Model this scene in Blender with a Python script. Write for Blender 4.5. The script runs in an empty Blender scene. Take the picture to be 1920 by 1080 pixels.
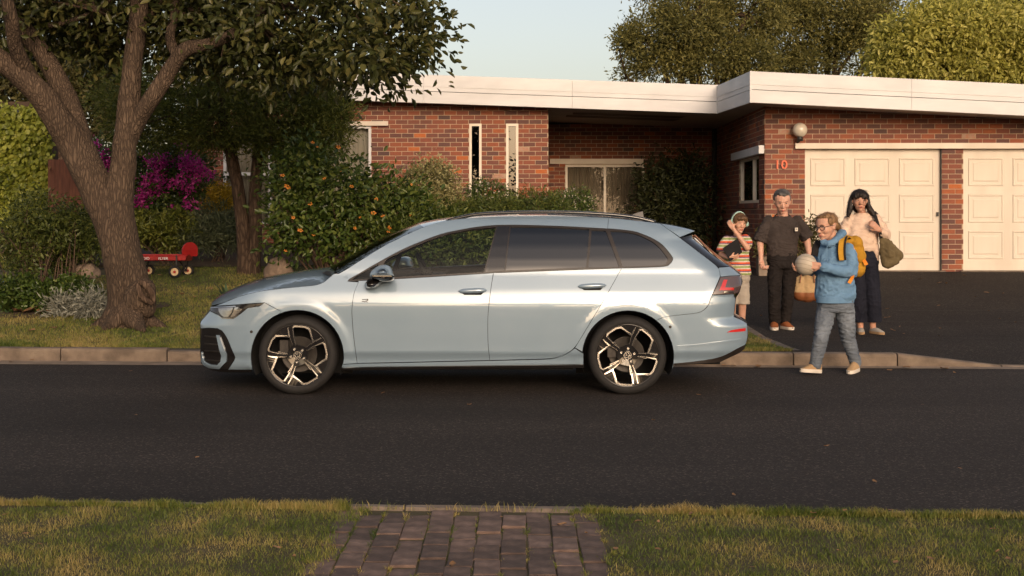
import bpy, bmesh, math, random
import numpy as np
from mathutils import Vector, Matrix, noise
from mathutils.geometry import delaunay_2d_cdt

SC = bpy.context.scene
COL = SC.collection
rng = np.random.default_rng(7)
random.seed(7)
R = math.radians

# ------------------------------------------------------------------ camera, sky, sun, exposure
F, CX, CY, H = 2400.0, 960.0, 400.0, 1.47       # focal length in photo pixels, principal point, eye height
cam = bpy.data.cameras.new('camera')
cam.sensor_width = 36.0
cam.lens = F / 1920 * 36
cam.shift_y = -(540 - CY) / 1920
cam.clip_end = 2000
cam_o = bpy.data.objects.new('camera', cam)
cam_o.location = (0, 0, H)
cam_o.rotation_euler = (R(90), 0, 0)
COL.objects.link(cam_o)
SC.camera = cam_o

SUN_EL, SUN_AZ = 16.0, 12.0          # degrees above the horizon, degrees to the right of straight behind the camera
w = bpy.data.worlds.new('World')
SC.world = w
w.use_nodes = True
wn, wl = w.node_tree.nodes, w.node_tree.links
sky = wn.new('ShaderNodeTexSky')
sky.sky_type = 'NISHITA'
sky.sun_disc = False
sky.sun_elevation = R(SUN_EL)
sky.sun_rotation = R(180 - SUN_AZ)
sky.air_density = 1.0
sky.dust_density = 3.0
sky.ozone_density = 1.0
bg = wn['Background']
bg.inputs[1].default_value = 0.15
hsv = wn.new('ShaderNodeHueSaturation'); hsv.inputs['Saturation'].default_value = .75
tnt = wn.new('ShaderNodeMix'); tnt.data_type = 'RGBA'; tnt.blend_type = 'MULTIPLY'; tnt.inputs[0].default_value = 1
tnt.inputs[7].default_value = (1.13, 1.0, .91, 1)            # warm white balance, the whole sky alike
wl.new(sky.outputs[0], hsv.inputs['Color']); wl.new(hsv.outputs[0], tnt.inputs[6]); wl.new(tnt.outputs[2], bg.inputs[0])
sl = bpy.data.lights.new('sun', 'SUN')
sl.energy = 1.1
sl.angle = R(18)
sl.color = (1.0, 0.80, 0.61)
so = bpy.data.objects.new('sun', sl)
sdir = Vector((math.sin(R(SUN_AZ)) * math.cos(R(SUN_EL)), -math.cos(R(SUN_AZ)) * math.cos(R(SUN_EL)), math.sin(R(SUN_EL))))
so.rotation_euler = sdir.to_track_quat('Z', 'Y').to_euler()
so.location = sdir * 60
COL.objects.link(so)
SC.view_settings.view_transform = 'Standard'
SC.view_settings.look = 'None'
SC.view_settings.gamma = 1
SC.view_settings.exposure = 0.28
SC.render.engine = 'CYCLES'
SC.cycles.use_denoising = True
SC.cycles.max_bounces = 8
SC.cycles.transparent_max_bounces = 12

# ------------------------------------------------------------------ helpers
def P(u, v, d):
    return Vector(((u - CX) / F * d, d, H - (v - CY) / F * d))

def setp(o, label=None, cat=None, group=None, kind=None):
    if label: o['label'] = label
    if cat: o['category'] = cat
    if group: o['group'] = group
    if kind: o['kind'] = kind
    return o

def link(name, me, parent=None, **kw):
    o = bpy.data.objects.new(name, me)
    COL.objects.link(o)
    if parent is not None:
        o.parent = parent
        o.matrix_parent_inverse = Matrix.Identity(4)
    return setp(o, **kw)

def empty(name, loc=(0, 0, 0), **kw):
    o = bpy.data.objects.new(name, None)
    o.empty_display_size = .1
    o.location = loc
    COL.objects.link(o)
    return setp(o, **kw)

def mesh(name, verts, faces, mats=None, smooth=False, midx=None):
    me = bpy.data.meshes.new(name)
    me.from_pydata([tuple(v) for v in verts], [], [tuple(f) for f in faces])
    if mats is not None:
        for m in (mats if isinstance(mats, (list, tuple)) else [mats]):
            me.materials.append(m)
    if midx is not None:
        me.polygons.foreach_set('material_index', midx)
    if smooth:
        me.polygons.foreach_set('use_smooth', [True] * len(me.polygons))
    me.update()
    return me

def add(name, verts, faces, mat, parent=None, smooth=False, **kw):
    """world-space vertices; when the parent is an Empty standing somewhere the vertices are made local to it"""
    if parent is not None:
        off = origin_of(parent)
        verts = [Vector(v) - off for v in verts]
    return link(name, mesh(name, verts, faces, mat, smooth), parent, **kw)

def origin_of(o):
    p = Vector((0, 0, 0))
    while o is not None:
        p += Vector(o.location)
        o = o.parent
    return p

class MB:
    """collects faces for one mesh, world space"""
    def __init__(s): s.v, s.f, s.m = [], [], []
    def quad(s, a, b, c, d, m=0):
        n = len(s.v); s.v += [Vector(a), Vector(b), Vector(c), Vector(d)]; s.f.append((n, n+1, n+2, n+3)); s.m.append(m)
    def poly(s, pts, m=0):
        n = len(s.v); s.v += [Vector(p) for p in pts]; s.f.append(tuple(range(n, n + len(pts)))); s.m.append(m)
    def raw(s, verts, faces, m=0):
        n = len(s.v); s.v += [Vector(p) for p in verts]
        for f in faces: s.f.append(tuple(i + n for i in f)); s.m.append(m)
    def box(s, c, h, rot=None, m=0, taper=1.0):
        rot = rot or Matrix.Identity(3)
        vs = []
        for z in (-1, 1):
            k = taper if z > 0 else 1.0
            for x, y in ((-1, -1), (1, -1), (1, 1), (-1, 1)):
                vs.append(Vector(c) + rot @ Vector((x * h[0] * k, y * h[1] * k, z * h[2])))
        s.raw(vs, [(3, 2, 1, 0), (4, 5, 6, 7), (0, 1, 5, 4), (1, 2, 6, 5), (2, 3, 7, 6), (3, 0, 4, 7)], m)
    def prism(s, pts, ext, m=0):
        """polygon pts extruded by the vector ext"""
        n = len(pts); e = Vector(ext)
        a = [Vector(p) for p in pts]
        fs = [tuple(reversed(range(n))), tuple(range(n, 2 * n))]
        fs += [(i, (i + 1) % n, n + (i + 1) % n, n + i) for i in range(n)]
        s.raw(a + [p + e for p in a], fs, m)
    def tube(s, pts, rad, seg=8, caps=True, m=0):
        vs, fs = tube_geo(pts, rad, seg, caps)
        s.raw(vs, fs, m)
    def lathe(s, prof, c, axis, seg=32, m=0):
        """prof: (along axis, radius) pairs round axis through c"""
        ax = Vector(axis).normalized(); q = ax.to_track_quat('Z', 'Y').to_matrix()
        vs, fs = [], []
        for a, r in prof:
            for k in range(seg):
                t = 2 * math.pi * k / seg
                vs.append(Vector(c) + q @ Vector((r * math.cos(t), r * math.sin(t), a)))
        for i in range(len(prof) - 1):
            for k in range(seg):
                k2 = (k + 1) % seg
                fs.append((i * seg + k, i * seg + k2, (i + 1) * seg + k2, (i + 1) * seg + k))
        s.raw(vs, fs, m)
    def ball(s, c, r, seg=16, rings=10, m=0, rot=None):
        r = (r, r, r) if isinstance(r, (int, float)) else r
        rot = rot or Matrix.Identity(3)
        vs, fs = [], []
        for i in range(rings + 1):
            p = math.pi * i / rings
            for k in range(seg):
                t = 2 * math.pi * k / seg
                vs.append(Vector(c) + rot @ Vector((r[0] * math.sin(p) * math.cos(t), r[1] * math.sin(p) * math.sin(t), r[2] * math.cos(p))))
        for i in range(rings):
            for k in range(seg):
                k2 = (k + 1) % seg
                fs.append((i * seg + k, (i + 1) * seg + k, (i + 1) * seg + k2, i * seg + k2))
        s.raw(vs, fs, m)
    def build(s, name, mats, parent=None, smooth=False, **kw):
        off = origin_of(parent) if parent is not None else Vector((0, 0, 0))
        me = mesh(name, [v - off for v in s.v], s.f, mats, smooth, s.m if isinstance(mats, (list, tuple)) else None)
        return link(name, me, parent, **kw)

def catmull(pts, n=6, closed=False):
    pts = [Vector(p) for p in pts]
    out = []
    N = len(pts)
    rngN = N if closed else N - 1
    for i in range(rngN):
        if closed:
            p0, p1, p2, p3 = pts[(i - 1) % N], pts[i], pts[(i + 1) % N], pts[(i + 2) % N]
        else:
            p0, p1, p2, p3 = pts[max(i - 1, 0)], pts[i], pts[i + 1], pts[min(i + 2, N - 1)]
        for k in range(n):
            t = k / n
            out.append(.5 * ((2 * p1) + (-p0 + p2) * t + (2 * p0 - 5 * p1 + 4 * p2 - p3) * t * t + (-p0 + 3 * p1 - 3 * p2 + p3) * t ** 3))
    if not closed: out.append(pts[-1])
    return out

def tube_geo(pts, rad, seg=8, caps=True):
    pts = [Vector(p) for p in pts]
    n = len(pts)
    rad = list(rad) if hasattr(rad, '__len__') else [rad] * n
    vs, fs = [], []
    up = Vector((0.13, 0.21, 1)).normalized()
    prev = None
    for i in range(n):
        t = (pts[min(i + 1, n - 1)] - pts[max(i - 1, 0)])
        t = t.normalized() if t.length > 1e-9 else Vector((0, 0, 1))
        if prev is None:
            a = t.orthogonal().normalized()
        else:
            a = (prev - t * prev.dot(t))
            a = a.normalized() if a.length > 1e-6 else t.orthogonal().normalized()
        prev = a
        b = t.cross(a)
        for k in range(seg):
            an = 2 * math.pi * k / seg
            vs.append(pts[i] + (a * math.cos(an) + b * math.sin(an)) * rad[i])
    for i in range(n - 1):
        for k in range(seg):
            k2 = (k + 1) % seg
            fs.append((i * seg + k, i * seg + k2, (i + 1) * seg + k2, (i + 1) * seg + k))
    if caps:
        fs.append(tuple(reversed(range(seg))))
        fs.append(tuple(range((n - 1) * seg, n * seg)))
    return vs, fs

# ------------------------------------------------------------------ materials
def mat(name, c1, c2=None, rough=.7, metal=0., scale=8., bump=0., bscale=60., coat=0., spec=.5, detail=6., attr=False, ramp=None,
        stretch=None, rnd=0., sheen=0., trans=0., c3=None, bdist=.01, wave=None):
    """procedural material: noise between c1 and c2 (or a ramp driven by the 'tone' attribute), bump, optional translucency"""
    m = bpy.data.materials.new(name)
    m.use_nodes = True
    nt = m.node_tree; N, L = nt.nodes, nt.links
    b = N['Principled BSDF']
    b.inputs['Roughness'].default_value = rough
    b.inputs['Metallic'].default_value = metal
    b.inputs['Specular IOR Level'].default_value = spec
    b.inputs['Coat Weight'].default_value = coat
    b.inputs['Coat Roughness'].default_value = .04
    if sheen: b.inputs['Sheen Weight'].default_value = sheen
    tc = N.new('ShaderNodeTexCoord')
    mp = N.new('ShaderNodeMapping')
    L.new(tc.outputs['Object'], mp.inputs[0])
    if stretch: mp.inputs['Scale'].default_value = stretch
    c2 = c2 or c1
    n1 = N.new('ShaderNodeTexNoise'); n1.inputs['Scale'].default_value = scale; n1.inputs['Detail'].default_value = detail
    L.new(mp.outputs[0], n1.inputs['Vector'])
    rp = N.new('ShaderNodeValToRGB')
    if ramp:
        els = rp.color_ramp.elements
        els[0].position, els[0].color = ramp[0][0], (*ramp[0][1], 1)
        els[1].position, els[1].color = ramp[-1][0], (*ramp[-1][1], 1)
        for p, c in ramp[1:-1]:
            e = els.new(p); e.color = (*c, 1)
    else:
        rp.color_ramp.elements[0].position = .32; rp.color_ramp.elements[0].color = (*c1, 1)
        rp.color_ramp.elements[1].position = .68; rp.color_ramp.elements[1].color = (*c2, 1)
        if c3:
            e = rp.color_ramp.elements.new(.52); e.color = (*c3, 1)
    if attr:
        at = N.new('ShaderNodeAttribute'); at.attribute_name = 'tone'
        ma = N.new('ShaderNodeMath'); ma.operation = 'MULTIPLY_ADD'
        L.new(n1.outputs[0], ma.inputs[0]); ma.inputs[1].default_value = .25
        sb = N.new('ShaderNodeMath'); sb.operation = 'SUBTRACT'; L.new(at.outputs['Fac'], sb.inputs[0]); sb.inputs[1].default_value = .125
        L.new(sb.outputs[0], ma.inputs[2])
        L.new(ma.outputs[0], rp.inputs[0])
    else:
        L.new(n1.outputs[0], rp.inputs[0])
    out = rp.outputs[0]
    if rnd:
        oi = N.new('ShaderNodeObjectInfo')
        hs = N.new('ShaderNodeHueSaturation')
        mr = N.new('ShaderNodeMapRange'); mr.inputs[3].default_value = 1 - rnd; mr.inputs[4].default_value = 1 + rnd
        L.new(oi.outputs['Random'], mr.inputs[0]); L.new(mr.outputs[0], hs.inputs['Value']); L.new(out, hs.inputs['Color'])
        out = hs.outputs[0]
    L.new(out, b.inputs['Base Color'])
    if bump:
        n2 = N.new('ShaderNodeTexNoise'); n2.inputs['Scale'].default_value = bscale; n2.inputs['Detail'].default_value = 8
        L.new(mp.outputs[0], n2.inputs['Vector'])
        bp = N.new('ShaderNodeBump'); bp.inputs['Strength'].default_value = bump; bp.inputs['Distance'].default_value = bdist
        L.new(n2.outputs[0], bp.inputs['Height']); L.new(bp.outputs[0], b.inputs['Normal'])
    if trans:
        tr = N.new('ShaderNodeBsdfTranslucent'); mx = N.new('ShaderNodeMixShader'); mx.inputs[0].default_value = trans
        L.new(out, tr.inputs[0]); L.new(b.outputs[0], mx.inputs[1]); L.new(tr.outputs[0], mx.inputs[2])
        L.new(mx.outputs[0], N['Material Output'].inputs[0])
    return m

def glass(name, tint, refl=1.0, rough=0.0):
    m = bpy.data.materials.new(name); m.use_nodes = True
    nt = m.node_tree; N, L = nt.nodes, nt.links
    N.remove(N['Principled BSDF'])
    t = N.new('ShaderNodeBsdfTransparent'); t.inputs[0].default_value = (*tint, 1)
    g = N.new('ShaderNodeBsdfGlossy'); g.inputs['Roughness'].default_value = rough
    fr = N.new('ShaderNodeFresnel'); fr.inputs[0].default_value = 1.5
    ml = N.new('ShaderNodeMath'); ml.operation = 'MULTIPLY'; ml.inputs[1].default_value = refl; ml.use_clamp = True
    L.new(fr.outputs[0], ml.inputs[0])
    mx = N.new('ShaderNodeMixShader')
    L.new(ml.outputs[0], mx.inputs[0]); L.new(t.outputs[0], mx.inputs[1]); L.new(g.outputs[0], mx.inputs[2])
    L.new(mx.outputs[0], N['Material Output'].inputs[0])
    return m

def leafmat(name, dark, mid, light, trans=.3, rough=.42, spec=.4):
    return mat(name, dark, ramp=[(0, dark), (.5, mid), (1, light)], attr=True, rough=rough, scale=1.3, trans=trans, spec=spec)
# ------------------------------------------------------------------ ground
def sstep(a, b, x):
    t = min(max((x - a) / (b - a), 0), 1); return t * t * (3 - 2 * t)
def kerb_far(x): return 12.42 - .0556 * x          # depth of the kerb face on the far side of the road
def kerb_near(x): return 6.0 - .0556 * x           # road-side face of the near kerb
DR = [(12.3, .118), (13.2, .075), (14.5, .05), (16, .07), (17.5, .13), (19.5, .27), (22, .475), (40, .5)]
def drive_z(d):
    if d <= DR[0][0]: return DR[0][1]
    for (a, za), (b, zb) in zip(DR, DR[1:]):
        if d <= b: return za + (zb - za) * (d - a) / (b - a)
    return DR[-1][1]
def edge_x(d): return 2.80 + .02 * (d - 12.45)     # lawn / driveway edge
def lawn_z(x, d):
    z = .125 + .062 * (max(d, kerb_far(x)) - kerb_far(x) - .12)
    z = min(z, .95)
    k = sstep(-1.5, edge_x(d) - .1, x)
    return z * (1 - k) + (drive_z(d) + .02) * k
def bump2(x, y, s=.5, a=.02): return a * noise.noise(Vector((x / s, y / s, 3.1)))

M = {}
M['asphalt'] = mat('asphalt', (.019, .0145, .0124), (.036, .028, .024), rough=.85, scale=.55, stretch=(.35, 1.6, 1), bump=.9, bscale=170, spec=.3, bdist=.012)
def aggregate(m, lo, hi, sc=260):
    nt = m.node_tree; N, L = nt.nodes, nt.links
    b = N['Principled BSDF']; src = b.inputs['Base Color'].links[0].from_socket
    tc = N.new('ShaderNodeTexCoord')
    vo = N.new('ShaderNodeTexVoronoi'); vo.inputs['Scale'].default_value = sc
    L.new(tc.outputs['Object'], vo.inputs['Vector'])
    rp = N.new('ShaderNodeValToRGB'); rp.color_ramp.elements[0].position = .0; rp.color_ramp.elements[0].color = (lo, lo, lo, 1)
    rp.color_ramp.elements[1].position = 1; rp.color_ramp.elements[1].color = (hi, hi, hi, 1)
    e = rp.color_ramp.elements.new(.86); e.color = (1.15, 1.15, 1.15, 1)
    sp = N.new('ShaderNodeSeparateColor'); L.new(vo.outputs['Color'], sp.inputs[0]); L.new(sp.outputs[0], rp.inputs[0])
    mx = N.new('ShaderNodeMix'); mx.data_type = 'RGBA'; mx.blend_type = 'MULTIPLY'; mx.inputs[0].default_value = 1
    L.new(src, mx.inputs[6]); L.new(rp.outputs[0], mx.inputs[7]); L.new(mx.outputs[2], b.inputs['Base Color'])
aggregate(M['asphalt'], .55, 3.4, 95)
M['drive'] = mat('driveway_asphalt', (.016, .0125, .011), (.026, .021, .018), rough=.9, scale=.8, bump=.9, bscale=120, spec=.25)
aggregate(M['drive'], .45, 4.0, 85)
M['soil'] = mat('soil', (.035, .02, .012), (.07, .04, .022), rough=.95, scale=9, bump=.8, bscale=40)
M['lawn'] = mat('lawn_soil', (.05, .04, .014), (.085, .065, .026), rough=.95, scale=5, bump=.8, bscale=60)
M['kerb'] = mat('kerb_concrete', (.12, .09, .066), (.235, .18, .132), rough=.9, scale=6, bump=.55, bscale=55, c3=(.18, .135, .10), rnd=.12)
M['gutter'] = mat('gutter_concrete', (.15, .115, .085), (.27, .21, .16), rough=.9, scale=5, bump=.4, bscale=50)
M['paver'] = mat('paver_brick', (.078, .049, .039), (.185, .120, .092), rough=.88, scale=11, bump=.7, bscale=45, rnd=.38, c3=(.122, .079, .061))
M['grass'] = mat('grass_blades', (.05, .06, .012), ramp=[(0, (.042, .070, .008)), (.33, (.112, .146, .019)), (.60, (.205, .20, .042)), (1, (.38, .285, .10))], attr=True, rough=.6, scale=.6, trans=.25)

# road (cambered a little), 60 m to each side
vs, fs = [], []
xs = [-60, -30, -15] + list(np.arange(-9, 9.1, 1.0)) + [15, 30, 60]
for x in xs:
    a, b = kerb_near(x), kerb_far(x) + .06
    for k in range(9):
        t = k / 8
        vs.append((x, a - .06 + (b - a + .06) * t, .03 * math.sin(math.pi * t) * 0 ))
n = 9
for i in range(len(xs) - 1):
    for k in range(n - 1): fs.append((i * n + k, (i + 1) * n + k, (i + 1) * n + k + 1, i * n + k + 1))
add('road', vs, fs, M['asphalt'], kind='structure')

# gutter strip at the foot of the far kerb
mb = MB()
for i in range(len(xs) - 1):
    x0, x1 = xs[i], xs[i + 1]
    wa, wb = [(.10 + .14 * sstep(2, -5, x)) for x in (x0, x1)]
    mb.quad((x0, kerb_far(x0) - wa, .003), (x1, kerb_far(x1) - wb, .003), (x1, kerb_far(x1) + .01, .012), (x0, kerb_far(x0) + .01, .012))
mb.build('gutter', M['gutter'], kind='structure')

# far kerb: separate stones
kerb = empty('kerb', (0, 12.4, 0), kind='structure')
def kerb_stone(x0, x1, h0, h1, depth=.15, jit=0., far=True, parent=None):
    g = .006
    f0 = (kerb_far if far else kerb_near)
    sgn = 1 if far else -1
    a0, a1 = f0(x0 + g) + jit, f0(x1 - g) + jit
    vs, fs = [], []
    nx = 7
    for i in range(nx):
        t = i / (nx - 1); x = x0 + g + (x1 - x0 - 2 * g) * t; y = a0 + (a1 - a0) * t; h = h0 + (h1 - h0) * t
        e = .004 if i in (0, nx - 1) else 0
        j = lambda s: .004 * noise.noise(Vector((x * 7, s * 3.3, h0 * 40)))
        prof = [(0, -.05), (0, h - .03 - e), (.006 + j(1), h - .012), (.016 + j(2), h - .003 - e), (.035, h + j(3)), (depth - .02, h + j(4)), (depth, h - .015), (depth, -.05)]
        for (dy, z) in prof: vs.append((x, y + sgn * (dy + (e if dy < .01 else 0)), z))
    m = 8
    for i in range(nx - 1):
        for k in range(m - 1): fs.append((i * m + k, (i + 1) * m + k, (i + 1) * m + k + 1, i * m + k + 1) if far else (i * m + k, i * m + k + 1, (i + 1) * m + k + 1, (i + 1) * m + k))
    fs.append(tuple(range(m)) if not far else tuple(reversed(range(m))))
    fs.append(tuple((nx - 1) * m + k for k in (range(m) if far else reversed(range(m)))))
    return add('kerb_stone', vs, fs, M['kerb'], parent, smooth=False)
joints = []
x = -3.40                                            # joints traced from the photograph
lefts = [-3.40 - 1.07 * k for k in range(1, 9)][::-1] + [-3.40]
for a, b in zip([-4.47 - 1.07 * k for k in range(7)][::-1], [-4.47 - 1.07 * k for k in range(-1, 6)][::-1]):
    kerb_stone(a, b, .135, .135, jit=random.uniform(-.004, .004), parent=kerb)
X = -3.40
while X < 1.6:
    kerb_stone(X, X + 1.02, .112, .114, jit=.006, parent=kerb); X += 1.02
kerb_stone(X, 2.70, .125, .13, parent=kerb)
kerb_stone(2.70, 3.68, .13, .13, jit=.002, parent=kerb)
kerb_stone(3.68, 4.66, .13, .022, jit=.0, parent=kerb)
X = 4.66
for k in range(5):
    kerb_stone(X, X + .9, .022, .022, parent=kerb); X += .9
# near kerb
nkerb = empty('near_kerb', (0, 6, 0), kind='structure')
X = -6.2
while X < 6.2:
    kerb_stone(X, X + .95, .105, .105, depth=.1, jit=random.uniform(-.006, .006), far=False, parent=nkerb); X += .95

# far lawn sheet
vs, fs = [], []
gx = list(np.concatenate([np.linspace(-60, -12, 10), np.arange(-11.5, 3.01, .25)]))
rows = np.concatenate([np.linspace(0, 3, 16), np.linspace(3.3, 14, 28), [20, 40, 90, 300]])
for x in gx:
    for r in rows:
        d0 = kerb_far(x) + .14
        d = d0 + r
        xx = min(x, edge_x(d) - .06) if x > 2.5 else x
        z = lawn_z(xx, min(d, 30)) + (bump2(xx, d, .8, .012) if r > .2 else 0)
        vs.append((xx, d, z))
m = len(rows)
for i in range(len(gx) - 1):
    for k in range(m - 1): fs.append((i * m + k, (i + 1) * m + k, (i + 1) * m + k + 1, i * m + k + 1))
add('lawn', vs, fs, M['lawn'], smooth=True, kind='structure')

# driveway sheet
vs, fs = [], []
rows = np.concatenate([np.linspace(0, 11, 45), [20, 60, 300]])
cols = np.concatenate([np.linspace(0, 4, 9), np.linspace(4.6, 10, 8), [20, 60]])
for c in cols:
    for r in rows:
        x = edge_x(12.45 + r) + c
        d = kerb_far(x) + .10 + r
        zk = .118 - .1 * sstep(3.6, 4.7, x)
        z = zk + (drive_z(d) - zk) * sstep(0, 1.6, r)
        vs.append((x, d, z + .004))
m = len(rows)
for i in range(len(cols) - 1):
    for k in range(m - 1): fs.append((i * m + k, (i + 1) * m + k, (i + 1) * m + k + 1, i * m + k + 1))
add('driveway', vs, fs, M['drive'], smooth=True, kind='structure')
# edging strip between lawn and driveway
mb = MB()
M['edging'] = mat('edging_concrete', (.09, .07, .055), (.19, .15, .115), rough=.9, scale=8, bump=.6, bscale=40)
rr = np.linspace(0, 10, 41)
for a, b in zip(rr, rr[1:]):
    q = []
    for r in (a, b):
        d = 12.5 + r; x = edge_x(d); z = drive_z(d) + .012 + bump2(x, d, .3, .006)
        q.append([(x - .075, d, z - .05), (x - .07, d, z + .012), (x + .03, d, z + .012), (x + .04, d, z - .05)])
    for k in range(3): mb.quad(q[0][k], q[0][k + 1], q[1][k + 1], q[1][k])
mb.build('driveway_edging', M['edging'], kind='structure')
# faint patched seams across the driveway
mb = MB()
for d, w_ in ((14.55, .02), (16.35, .016), (17.6, .025)):
    for k in range(12):
        x0 = edge_x(d) + .1 + k * .5; x1 = x0 + .5
        y0, y1 = d - .012 * x0 + .02 * math.sin(x0 * 2), d - .012 * x1 + .02 * math.sin(x1 * 2)
        f = lambda y: drive_z(y) + .0095
        mb.quad((x0, y0, f(y0)), (x1, y1, f(y1)), (x1, y1 + w_, f(y1 + w_)), (x0, y0 + w_, f(y0 + w_)))
M['seam'] = mat('seam', (.036, .029, .025), (.024, .02, .017), rough=.95, scale=4)
mb.build('driveway_seam', M['seam'], kind='structure')

# near verge: soil sheet with a brick path
def verge_z(x, d): return .098 + bump2(x, d, .6, .012)
PX0, PX1 = -.80, .385
vs, fs = [], []
gx = [-60, -20, -8] + list(np.linspace(-5, PX0, 24)) + list(np.linspace(PX0 + .02, PX1 - .02, 8)) + list(np.linspace(PX1, 5, 26)) + [8, 20, 60]
rows = np.concatenate([np.linspace(0, 3.2, 34), [8, 20, 60, 300]])
for x in gx:
    for r in rows:
        d = kerb_near(x) - .09 - r
        inside = PX0 + .01 < x < PX1 - .01
        vs.append((x, d, .091 if inside else verge_z(x, d)))
m = len(rows)
for i in range(len(gx) - 1):
    for k in range(m - 1): fs.append((i * m + k, i * m + k + 1, (i + 1) * m + k + 1, (i + 1) * m + k))
add('near_lawn', vs, fs, M['lawn'], smooth=True, kind='structure')
path = empty('brick_path', (-.2, 5.3, .05), kind='structure')
pav = []
for k in range(4):
    mb = MB()
    hx, hy = .0515, .1015
    b = .0035
    ring = lambda i, z: [Vector((sx * (hx - i) + .002 * noise.noise(Vector((sx, sy, k * 3 + 1))), sy * (hy - i) + .002 * noise.noise(Vector((sy, sx, k)))
                                 , z + .003 * noise.noise(Vector((sx * 2, sy * 2, k * 7))))) for sx, sy in ((-1, -1), (1, -1), (1, 1), (-1, 1))]
    a, c, d_ = ring(0, -.05), ring(0, -.0035), ring(b, 0)
    mb.raw(a + c + d_, [(i, (i + 1) % 4, 4 + (i + 1) % 4, 4 + i) for i in range(4)] + [(4 + i, 4 + (i + 1) % 4, 8 + (i + 1) % 4, 8 + i) for i in range(4)] + [(8, 9, 10, 11)])
    pav.append(mesh('paver', mb.v, mb.f, M['paver']))
ci = 0
wcol = (PX1 - PX0) / 11
for c in range(11):
    d = kerb_near(0) - .125 - random.uniform(0, .05) - (.1 if c % 2 else 0) + .06
    while d > 2.9:
        o = link('paver', random.choice(pav), path)
        x = PX0 + (c + .5) * wcol
        y = min(d - .105, kerb_near(x) - .105 - .105)
        o.location = Vector((x + random.uniform(-.003, .003), y, .098 + random.uniform(-.006, .006))) - Vector(path.location)
        o.rotation_euler = (random.uniform(-.02, .02), random.uniform(-.025, .025), random.uniform(-.02, .02) + (math.pi if random.random() < .5 else 0))
        d -= .2135
# concrete band between kerb and path is the kerb itself

# grass blades as geometry
def grass(name, n, pos_fn, hmin, hmax, wid, label=None, tone_s=.45, patch=.7):
    C = pos_fn(n)
    n = len(C)
    ang = rng.uniform(0, 2 * np.pi, n)
    h = rng.uniform(hmin, hmax, n) * np.clip(1 + .6 * np.array([noise.noise(Vector((c[0] / .16, c[1] / .16, 8.3))) for c in C]), .45, 2.2)
    lean = rng.uniform(.1, 1.1, n) * h
    la = rng.uniform(0, 2 * np.pi, n)
    s = np.stack([np.cos(ang), np.sin(ang), np.zeros(n)], 1) * (wid * rng.uniform(.6, 1.3, n))[:, None]
    l = np.stack([np.cos(la) * lean, np.sin(la) * lean, h], 1)
    mid = C + l * np.array([.35, .35, .62])
    tip = C + l
    V = np.empty((n * 5, 3))
    V[0::5] = C - s; V[1::5] = C + s; V[2::5] = mid + s * .8; V[3::5] = mid - s * .8; V[4::5] = tip
    b = np.arange(n) * 5
    me = bpy.data.meshes.new(name)
    me.vertices.add(n * 5); me.vertices.foreach_set('co', V.ravel())
    loops = np.stack([b, b + 1, b + 2, b + 3, b + 3, b + 2, b + 4], 1).ravel()
    me.loops.add(len(loops)); me.loops.foreach_set('vertex_index', loops)
    me.polygons.add(n * 2)
    st = np.empty(n * 2, int); st[0::2] = np.arange(n) * 7; st[1::2] = np.arange(n) * 7 + 4
    me.polygons.foreach_set('loop_start', st)
    pn = np.array([noise.noise(Vector((c[0] / tone_s, c[1] / tone_s, 1.7))) + .5 * noise.noise(Vector((c[0] / .12, c[1] / .12, 5.2))) for c in C])
    tone = np.clip(.47 + pn * patch + rng.normal(0, .14, n), 0, 1)
    at = me.attributes.new('tone', 'FLOAT', 'FACE'); at.data.foreach_set('value', np.repeat(tone, 2))
    me.materials.append(M['grass'])
    me.update(); me.validate()
    return link(name, me, label=label, kind='stuff', cat='grass')
def near_pos(n):
    x = rng.uniform(-3.0, 3.0, n); d = rng.uniform(3.9, 5.95, n)
    kd = 6.0 - .0556 * x - .085
    d = np.minimum(d, kd - rng.uniform(0, .03, n) + rng.normal(0, .012, n))
    w1 = np.array([noise.noise(Vector((b * 4, 1.3, 0))) for b in d]); w2 = np.array([noise.noise(Vector((b * 4, 7.3, 0))) for b in d])
    ed = .13 * w1 + .05, .13 * w2 - .03
    keep = ((x < PX0 + .02 + ed[0] + rng.normal(0, .012, n)) | (x > PX1 + ed[1] + rng.normal(0, .012, n)))
    keep &= np.abs(x) < d * .42 + .25
    x, d = x[keep], d[keep]
    z = np.array([verge_z(a, b) for a, b in zip(x, d)]) - .004
    return np.stack([x, d, z], 1)
grass('verge_grass', 150000, near_pos, .008, .027, .0014, 'short patchy green and straw grass on the near verge', tone_s=.3, patch=.62)
def tuft_pos(n):
    pts = []
    for k in range(170):
        c = random.choice((0, 0, 1, 1, 2, 3, 4, 5, 6, 7, 8, 9, 10, 10, 11, 11)); x = PX0 + c * wcol; d = random.uniform(4.4, 5.85)
        m_ = int(n / 170 * random.uniform(.1, 1.9)); sp = random.uniform(.008, .022)
        pts.append(np.stack([rng.normal(x, sp * .5, m_), rng.normal(d, sp * 1.6, m_), np.full(m_, .082)], 1))
    return np.concatenate(pts)
grass('joint_grass', 9000, tuft_pos, .006, .026, .0015, 'dry grass tufts growing in the joints of the brick path', patch=1.1)
def edge_pos(n):
    x = rng.uniform(-2.8, 2.8, n); d = 6.0 - .0556 * x - .085 + rng.normal(-.02, .016, n)
    keep = ((x < PX0 + .05) | (x > PX1 - .05)) | (rng.uniform(0, 1, n) < .07)
    x, d = x[keep], d[keep]
    return np.stack([x, d, np.full(len(x), .098)], 1)
grass('kerb_grass', 14000, edge_pos, .015, .045, .0015, 'taller grass fringe hanging over the near kerb', patch=.8)
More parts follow.
